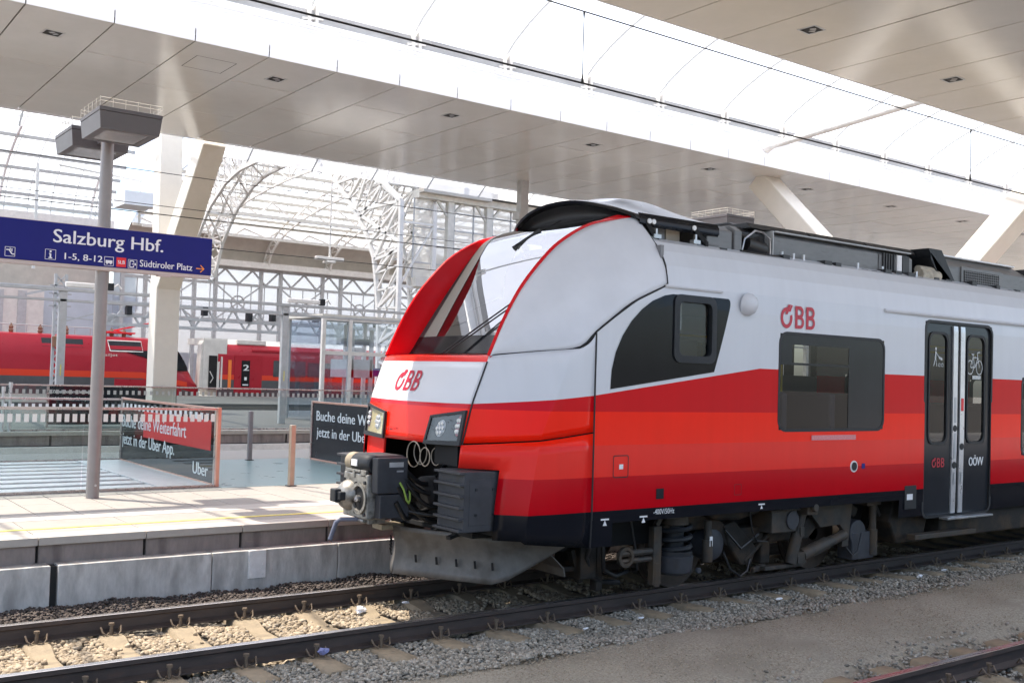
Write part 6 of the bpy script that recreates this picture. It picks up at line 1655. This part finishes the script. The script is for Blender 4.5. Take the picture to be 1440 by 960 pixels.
# coaches
def coach(x0, x1, label, detail=True):
    C = thing('passenger_coach', (x0, TY + 1.5, 0), label, 'railway coach', 'red coaches behind the locomotive')
    m = MB()
    sec = lambda x: (x, [(TY + 0.05, 0.5), (TY, 1.1), (TY, 2.9), (TY + 0.06, 3.25), (TY + 0.35, 3.68), (TY + 0.9, 3.95), (TY + 1.5, 4.02), (TY + 2.1, 3.95), (TY + 2.65, 3.68), (TY + 2.95, 3.25), (TY + 3, 2.9), (TY + 3, 1.1), (TY + 2.95, 0.5)])
    hull(m, [sec(x0), sec(x1)]); m.add([sec(x0)[1] and (x0, y, z) for y, z in sec(x0)[1]], [tuple(range(13))])
    n0 = 12
    m.mi = [(3 if k in (4, 5, 6, 7) else 0) for k in range(12)] + [3]
    m.m(1); m.box(x0 + 0.02, x1, TY - 0.01, TY + 0.02, 1.52, 1.82); m.m(2); m.box(x0 + 0.02, x1, TY - 0.015, TY + 0.02, 0.5, 1.515)
    m.build('body', ['loco_red', 'loco_bright', 'loco_grey', 'coach_white'], C, smooth=30)
    m = MB(); m.box(x0 + 2.2, x1, TY + 0.02, TY + 0.10, 3.28, 3.40); m.build('roof_rib', 'loco_red', C)
    if detail:
        m = MB(); m.box(x0 - 0.9, x0 + 0.55, TY + 0.03, TY + 0.12, 1.0, 3.9); m.box(x0 - 0.9, x0 + 0.6, TY + 0.1, TY + 2.9, 3.62, 4.0); m.prism([(x0 - 1.1, 1.0), (x0 - 0.9, 1.0), (x0 - 0.88, 3.9), (x0 - 1.0, 3.6)], 1, TY + 0.1, TY + 0.8); m.build('end_module', 'coach_white', C)
        m = MB(); m.box(x0 - 0.55, x0 - 0.05, TY - 0.02, TY + 0.03, 0.9, 2.95); m.build('gangway_opening', 'cavity_black', C)
        m = MB(); m.box(x0 - 0.05, x0 + 0.10, TY - 0.05, TY + 0.0, 0.9, 2.6); m.box(x0 + 0.18, x0 + 0.28, TY - 0.05, TY, 0.9, 2.9); m.path([(x0 - 0.5, TY - 0.04, 2.0), (x0 - 0.3, TY - 0.1, 1.6), (x0 - 0.45, TY - 0.05, 1.3)], 0.03, 5); m.build('gangway_folds', 'coach_white', C)
        m = MB(); m.box(x0 + 0.66, x0 + 0.86, TY - 0.03, TY, 1.0, 2.72); m.build('end_stripe', 'orange', C)
        m = MB(); m.box(x0 + 1.05, x0 + 2.85, TY - 0.03, TY - 0.012, 0.7, 3.05); d = m.build('door', 'loco_red', C, bevel=0.02)
        m = MB(); m.box(x0 + 1.5, x0 + 2.05, TY - 0.045, TY - 0.031, 1.1, 2.72); m.build('pane', 'black_gloss', d, bevel=0.01)
        letters('2', (x0 + 1.6, TY - 0.05, 2.1), (1, 0, 0), (0, 0, 1), 0.36, 0.36, 'print_white', d, 'class_number', bold=0.03)
        m = MB(); m.box(x0 + 1.6, x0 + 1.96, TY - 0.05, TY - 0.046, 1.18, 1.26); m.box(x0 + 1.7, x0 + 1.86, TY - 0.05, TY - 0.046, 1.5, 1.7); m.build('door_marks', 'print_white', d)
        m = MB(); m.box(x0 + 1.3, x0 + 3.2, TY + 0.3, TY + 0.8, 3.72, 3.98); m.build('roof_hatch', 'coach_white', C, bevel=0.02)
    xx = x0 + 3.6
    while xx + 3.2 < x1:
        m = MB(); m.box(xx, xx + 2.2, TY - 0.02, TY - 0.005, 1.75, 2.78); m.build('window', 'coach_window', C, bevel=0.02)
        m = MB(); m.box(xx + 2.35, xx + 4.3, TY - 0.02, TY - 0.005, 1.75, 2.72); m.build('window', 'coach_window', C, bevel=0.02)
        xx += 5.0
    m = MB(); m.box(x0 + 1, x1 - 1, TY + 0.3, TY + 2.7, -0.1, 0.55); m.build('underframe', 'loco_grey', C)
coach(23.4, 46, 'red coach with white roof and open white gangway end beside the lift')
coach(47, 70, 'second red coach half hidden behind the train nose and lift', False)

# ------------------------------------------------------------------ catenary mast far left, lattice beam over the far trains
t = thing('catenary_mast', (13.0, 46, PZ), 'grey lattice catenary mast with insulators above the locomotive', 'mast')
for dx in (-0.25, 0.25):
    m = MB(); m.box(12.6 + dx - 0.06, 12.6 + dx + 0.06, 45.9, 46.1, PZ, 6.6); m.build('leg', 'steel_grey', t)
m = MB()
for k in range(9):
    z = 1.2 + 0.6 * k; m.bar((12.35, 46, z), (12.85, 46, z + 0.6), 0.06); m.bar((12.85, 46, z), (12.35, 46, z + 0.6), 0.06)
for z in (5.0, 5.3, 5.6, 6.0): m.box(12.1, 13.1, 45.9, 46.1, z, z + 0.06)
m.build('lattice', 'steel_grey', t)
m = MB(); m.lathe([(0, 0.28), (0.5, 0.3), (0.55, 0.2)], (12.55, 45.8, 3.0), (0, 0, 1), 12); m.build('insulator', 'insulator', t)
m = MB(); m.bar((12.9, 46, 4.3), (14.9, 46, 4.95), 0.07); m.bar((14.9, 46, 4.95), (14.9, 46, 4.25), 0.05); m.bar((12.9, 46, 4.5), (14.9, 46, 4.35), 0.05); m.lathe([(0, 0.3), (0.05, 0.32), (0.06, 0.25)], (15.2, 46, 4.5), (0, 1, 0), 14); m.bar((11.0, 46, 5.5), (12.4, 46, 5.9), 0.10); m.build('bracket_arm', 'steel_grey', t)
t = thing('lattice_beam', (26, 45, 4), 'grey lattice beam carrying cables above the far red coach', 'beam')
m = MB()
for z in (4.15, 5.25): m.box(14.5, 40, 44.9, 45.1, z, z + 0.16)
m.box(14.5, 40, 44.9, 45.1, 4.62, 4.74)
m.build('chord', 'steel_grey', t)
m = MB()
for k in range(18):
    x = 14.8 + 1.4 * k
    m.bar((x, 45, 4.25), (x + 0.7, 45, 5.3), 0.09); m.bar((x + 0.7, 45, 5.3), (x + 1.4, 45, 4.25), 0.09)
m.build('diagonals', 'steel_grey', t)
m = MB(); m.box(15.5, 15.75, 44.8, 45.2, 4.75, 5.2); cb = m.build('cable_box', 'dark_grey', t)
for k in range(1, 12): clone(cb, (2.0 * k + random.uniform(-0.4, 0.4), 0, 0.08 * (k % 3)), t)

# ------------------------------------------------------------------ the old arched hall
XG, YN, YF_ = 20.1, 26.0, 62.0
ZE = 9.6
HL = thing('station_hall', (XG, (YN + YF_) / 2, 0), 'old arched train hall of white steel lattice and glass behind the roofs', 'hall')
def arc(a, off=0.0, cz=14.2):
    r = (YF_ - YN) / 2 + off
    return ((YN + YF_) / 2 - r * math.cos(a), ZE + (cz - ZE + off) * math.sin(a))
AR = np.radians(np.linspace(0, 180, 33))
def arch(x, heavy):
    m = MB(); w = 0.20 if heavy else 0.11
    d = -1.5 if heavy else -0.9
    P = [(x, *arc(a)) for a in AR]; Q = [(x, *arc(a, d)) for a in AR]
    for A, ww in ((P, w), (Q, w)):
        for p, q in zip(A[:-1], A[1:]): m.bar(p, q, ww, ww, (1, 0, 0))
    for k in range(32):
        m.bar(P[k], Q[k + 1] if k % 2 else Q[k], w * 0.5, w * 0.5, (1, 0, 0)); m.bar(Q[k], P[k + 1], w * 0.5, w * 0.5, (1, 0, 0))
    if heavy:
        for k in range(0, 32, 2): m.bar(P[k], Q[k + 2 if k < 31 else k], w * 0.4, w * 0.4, (1, 0, 0))
    return m
INN = [(27.35, 0.55), (27.3, 3.0), (27.41, 4.54), (27.84, 6.67), (28.6, 7.8), (29.6, 8.8), (31.3, 10.2), (33.06, 11.1), (35.25, 11.75), (37.7, 12.2), (40.0, 12.45), (42.35, 12.35), (44.2, 11.9), (46.4, 10.86), (48.3, 9.2), (49.3, 7.4)]
OUT = [(25.9, 0.55), (25.88, 3.0), (25.88, 5.0), (25.88, 7.2), (25.9, 8.8), (28.6, 10.45), (30.6, 11.5), (33.0, 12.5), (35.4, 13.2), (37.8, 13.7), (40.2, 13.95), (42.6, 13.8), (45.2, 13.2), (47.6, 11.9), (49.9, 9.9), (51.1, 7.4)]
m = MB(); m.bar((20.1, 51.0, 0.5), (20.1, 51.0, 7.6), 0.2, 0.2); m.bar((20.1, 49.2, 7.45), (20.1, 51.2, 7.45), 0.16, 0.16); m.build('arch_post', 'steel_white', HL)
ga = MB()
NA = 46
I_ = resample(INN, NA); O_ = resample(OUT, NA)
for A, w in ((I_, 0.15), (O_, 0.16)):
    for p, q in zip(A[:-1], A[1:]): ga.bar((XG, *p), (XG, *q), w, w, (1, 0, 0))
for k in range(NA - 1):
    ga.bar((XG, *I_[k]), (XG, *O_[k + 1]), 0.07, 0.07, (1, 0, 0)); ga.bar((XG, *O_[k]), (XG, *I_[k + 1]), 0.07, 0.07, (1, 0, 0))
    if k % 2 == 0: ga.bar((XG, *I_[k]), (XG, *O_[k]), 0.12, 0.12, (1, 0, 0))
for p, q in (((28.62, 10.3), (29.6, 8.8)), ((28.62, 10.3), (26.0, 8.8)), ((29.6, 8.8), (25.9, 8.8)), ((29.6, 8.8), (25.9, 7.2)), ((28.62, 10.3), (31.3, 10.2)), ((25.9, 8.8), (27.84, 6.67)), ((27.84, 6.67), (25.9, 6.9))):
    ga.bar((XG, *p), (XG, *q), 0.12, 0.12, (1, 0, 0))
ga = ga.build('gable_arch', 'steel_white', HL)
ga2 = clone(ga, (1.5, 0, 0), HL)
m = MB()
for k in range(0, NA, 3):
    for A in (I_, O_): m.bar((XG, *A[k]), (XG + 1.5, *A[k]), 0.08)
    if k + 3 < NA: m.bar((XG, *I_[k]), (XG + 1.5, *I_[k + 3]), 0.07); m.bar((XG, *O_[k]), (XG + 1.5, *O_[k + 3]), 0.07)
m.build('gable_bracing', 'steel_white', HL)
r0_ = arch(XG + 5.0, False).build('arch_rib', 'steel_white', HL)
for k in range(1, 7): clone(r0_, (4.83 * k, 0, 0), HL)
gb = None
for k in range(28):
    if gb: clone(gb, (1.21 * k, 0, 0), HL); continue
    m = MB(); P = [(XG + 0.3, *arc(a, 0.08)) for a in np.radians(np.linspace(0, 147, 26))]; m.path(P, 0.035, 4); gb = m.build('glazing_rib', 'steel_grey', HL)
# purlins and roof skins, from the far eave upwards
for a in np.radians([156, 147, 143, 139, 134, 128, 122, 115, 107, 100, 92, 85, 75]):
    p = arc(a, -0.2); m = MB(); m.box(XG, XG + 34, p[0] - 0.08, p[0] + 0.08, p[1] - 0.09, p[1] + 0.09); m.build('purlin', 'steel_cream', HL)
for a in (150, 128):
    m = MB()
    p = arc(R(a), -0.25); q = arc(R(a), -1.6)
    m.box(XG, XG + 34, q[0] - 0.08, q[0] + 0.08, q[1] - 0.1, q[1] + 0.1)
    for k in range(14):
        x = XG + 2.4 * k; m.bar((x, p[0], p[1]), (x + 1.2, q[0], q[1]), 0.12); m.bar((x + 1.2, q[0], q[1]), (x + 2.4, p[0], p[1]), 0.12)
    m.build('lattice_purlin', 'steel_white', HL)
def skin(a0, a1, mt, name, off=0.15, x0=None, x1=None):
    m = MB(); aa = np.radians(np.linspace(a0, a1, 12)); m.grid([[(x, *arc(a, off)) for x in (x0 or XG, x1 or XG + 36)] for a in aa]); return m.build(name, mt, HL, smooth=60)
skin(156, 180, 'wall_beige', 'roof_sheet'); skin(147, 156, 'vault_grey', 'roof_sheet'); skin(2, 147, 'vault_film', 'glazed_roof')
m = MB(); m.box(XG, XG + 36, YF_ - 0.9, YF_ + 0.3, ZE - 0.25, ZE + 0.15); m.build('eave_beam', 'steel_white', HL)
# far side wall: lattice band, posts, cross braces, pale glazing
m = MB(); m.box(XG - 0.5, XG + 40, YF_ + 0.25, YF_ + 0.3, 3.2, ZE); m.build('glazed_wall', 'vault_film', HL)
m = MB(); m.box(-30, XG + 60, YF_ + 4, YF_ + 4.3, 0.5, 7.0); m.build('rear_wall', 'wall_blue', HL)
m = MB()
for z in (ZE - 0.35, ZE - 1.45, 5.6): m.box(XG, XG + 36, YF_ - 0.1, YF_ + 0.1, z - 0.09, z + 0.09)
for k in range(18):
    x = XG + 2.0 * k; m.bar((x, YF_, ZE - 1.4), (x + 1.0, YF_, ZE - 0.4), 0.12); m.bar((x + 1.0, YF_, ZE - 0.4), (x + 2.0, YF_, ZE - 1.4), 0.12)
for k in range(9):
    x = XG + 4.83 * k
    for dx in (0, 1.5): m.box(x + dx - 0.12, x + dx + 0.12, YF_ - 0.12, YF_ + 0.12, PZ, ZE)
    m.bar((x + 1.5, YF_, ZE - 1.5), (x + 4.83, YF_, 5.6), 0.09); m.bar((x + 4.83, YF_, ZE - 1.5), (x + 1.5, YF_, 5.6), 0.09)
    P = [(x + 3.16 + 0.5 * math.cos(t), YF_, 6.85 + 0.5 * math.sin(t)) for t in np.linspace(0, 2 * math.pi, 13)]; m.path(P, 0.06, 4)
for k in range(36): m.box(XG + 1.0 * k - 0.03, XG + 1.0 * k + 0.03, YF_ + 0.1, YF_ + 0.15, 5.6, ZE - 1.4)
m.build('wall_frame', 'steel_grey', HL)
# near side screen: glazed with mullions, corrugated eave sheet above
SX0, SX1 = XG + 0.6, XG + 30
m = MB(); m.box(SX0, SX1, YN - 0.02, YN + 0.02, 5.9, ZE - 0.6); m.build('screen_glazing', 'screen_film', HL)
m = MB()
for k in range(32): m.box(SX0 + 0.93 * k - 0.025, SX0 + 0.93 * k + 0.025, YN - 0.08, YN - 0.03, 5.9, ZE - 0.6)
for z in (6.5, 7.2, 7.9, 8.6): m.box(SX0, SX1, YN - 0.08, YN - 0.03, z - 0.025, z + 0.025)
m.build('glazing_bars', 'steel_grey', HL)
sp0 = None
for k in range(16):
    x = SX0 + 1.55 + 1.86 * k
    if sp0: clone(sp0, (1.86 * k, 0, 0), HL); continue
    m = MB()
    m.box(x - 0.14, x + 0.14, YN - 0.32, YN - 0.1, PZ, ZE - 0.5)
    m.bar((x, YN - 0.2, ZE - 1.3), (x + 0.6, YN - 0.2, ZE - 0.6), 0.10); m.bar((x, YN - 0.2, ZE - 1.3), (x - 0.6, YN - 0.2, ZE - 0.6), 0.10)
    sp0 = m.build('screen_post', 'steel_cream', HL)
m = MB(); m.box(SX0, SX1, YN - 0.4, YN + 0.1, ZE - 0.62, ZE - 0.3); m.box(SX0, SX1, YN - 0.35, YN - 0.05, 5.55, 5.9); m.box(SX0, SX1, YN - 0.35, YN - 0.05, 4.7, 4.85); m.build('screen_beam', 'steel_cream', HL)
m = MB()
for k in range(14):
    x = SX0 + 2.0 * k; m.bar((x, YN - 0.2, 4.8), (x + 1.0, YN - 0.2, 5.6), 0.10); m.bar((x + 1.0, YN - 0.2, 5.6), (x + 2.0, YN - 0.2, 4.8), 0.10)
m.build('screen_lattice', 'steel_cream', HL)
m = MB(); m.box(SX0, SX0 + 3.2, YN - 0.75, YN - 0.4, ZE - 0.45, ZE - 0.05); m.m(1); m.box(SX0 + 3.2, SX1, YN - 0.72, YN - 0.4, ZE - 0.35, ZE - 0.12); m.build('eave_gutter', ['wall_beige', 'dark_grey'], HL)
m = MB(); rows = []
nx = 240
for f in range(2):
    y, z = ((YN - 0.7, ZE - 0.1), (YN + 3.2, ZE + 3.0))[f]
    rows.append([(SX0 + (SX1 - SX0) * i / nx, y, z + 0.035 * (i % 2)) for i in range(nx + 1)])
m.grid(rows); m.build('corrugated_eave', 'eave_sheet', HL)
# hanging lamps in the hall
def pend(x, y, z, label):
    t = thing('pendant_light', (x, y, z), label, 'lamp', 'white lamps hanging in the hall')
    m = MB(); m.tube((x, y, z), (x, y, z + 4.5), 0.05, 6); m.build('rod', 'steel_white', t)
    m = MB(); m.box(x - 0.8, x + 0.8, y - 0.15, y + 0.15, z - 0.15, z + 0.05); m.box(x - 0.25, x + 0.25, y - 0.3, y + 0.3, z - 0.28, z - 0.16); m.build('lamp_body', 'steel_white', t, bevel=0.03)
pend(24.9, 41.5, 8.2, 'white hanging lamp in the hall right of the blue sign')
# the newer glazed vault left of the hall
NV = thing('glazed_vault', (5, 45, 10), 'bright glazed vault with thin white ribs at the upper left', 'roof')
def arc2(a): return (43 - 21 * math.cos(a), 11.8 + 6.5 * math.sin(a))
m = MB(); m.grid([[(x, *arc2(a)) for x in (-14, XG - 0.4)] for a in np.radians(np.linspace(5, 180, 26))]); m.build('glazed_skin', 'vault_film', NV, smooth=60)
for x in np.arange(-9.6, XG, 5.6):
    m = MB(); P = [(x, arc2(a)[0], arc2(a)[1] - 0.15) for a in np.radians(np.linspace(8, 180, 30))]; m.path(P, 0.10, 6); m.build('rib', 'roof_white', NV, smooth=50)
gb = None
for k in range(24):
    if gb: clone(gb, (1.4 * k, 0, 0), NV); continue
    m = MB(); P = [(-13.5, arc2(a)[0], arc2(a)[1] - 0.05) for a in np.radians(np.linspace(60, 180, 22))]; m.path(P, 0.03, 4); gb = m.build('glazing_rib', 'steel_grey', NV)
for a in np.radians([178, 174, 168, 161, 155, 148, 140, 131, 121, 110]):
    p = arc2(a); m = MB(); m.box(-14, XG - 0.4, p[0] - 0.09, p[0] + 0.09, p[1] - 0.30, p[1] - 0.10); m.build('purlin', 'steel_grey', NV)
m = MB(); m.box(-14, XG - 0.4, 63.0, 64.2, 11.3, 11.8); m.box(-14, XG - 0.4, 63.3, 64.0, 10.1, 10.9); m.m(1); m.box(-14, XG - 0.4, 63.4, 64.2, 10.9, 11.3); m.build('eave_beam', ['steel_white', 'wall_beige'], NV)
m = MB(); m.box(-14, XG - 0.4, 63.6, 63.8, 7.2, 10.1); m.m(1); m.box(-14, XG, 63.5, 63.7, 2.6, 7.2); m.build('upper_wall', ['wall_beige', 'wall_blue'], NV)
for x in (9.6,):
    m = MB(); m.box(x - 1.1, x + 1.1, 60.6, 62.0, PZ, 11.2); tag(m.build('white_pier', 'roof_white'), 'broad white wall pier at the far left edge behind the blue sign' if x > 0 else 'broad white wall pier outside the left picture edge', 'pillar', 'white piers at the back wall')
m = MB(); m.box(11.5, 15.0, 60.5, 61.5, 3.3, 6.9); m.m(1)
for x in (12.2, 13.5): m.box(x, x + 0.5, 60.45, 60.5, 3.5, 6.6)
tag(m.build('cabin', ['coach_white', 'steel_grey']), 'cream technical cabin behind the catenary mast', 'cabin')
m = MB(); m.path([(8.2, 31, 5.5), (8.2, 31, 9.2), (8.2, 31, 9.25)], 0.06, 6); m.path([(8.9, 31, 9.3), (11.8, 31, 9.1), (11.8, 31, 7.5)], 0.05, 6); m.m(1); m.box(10.9, 12.0, 29.8, 31.2, 8.0, 8.5)
tag(m.build('hanging_tubes', ['steel_white', 'roof_white'], smooth=40), 'white tubular hanging frame with grey lamp box beside the white column', 'frame')
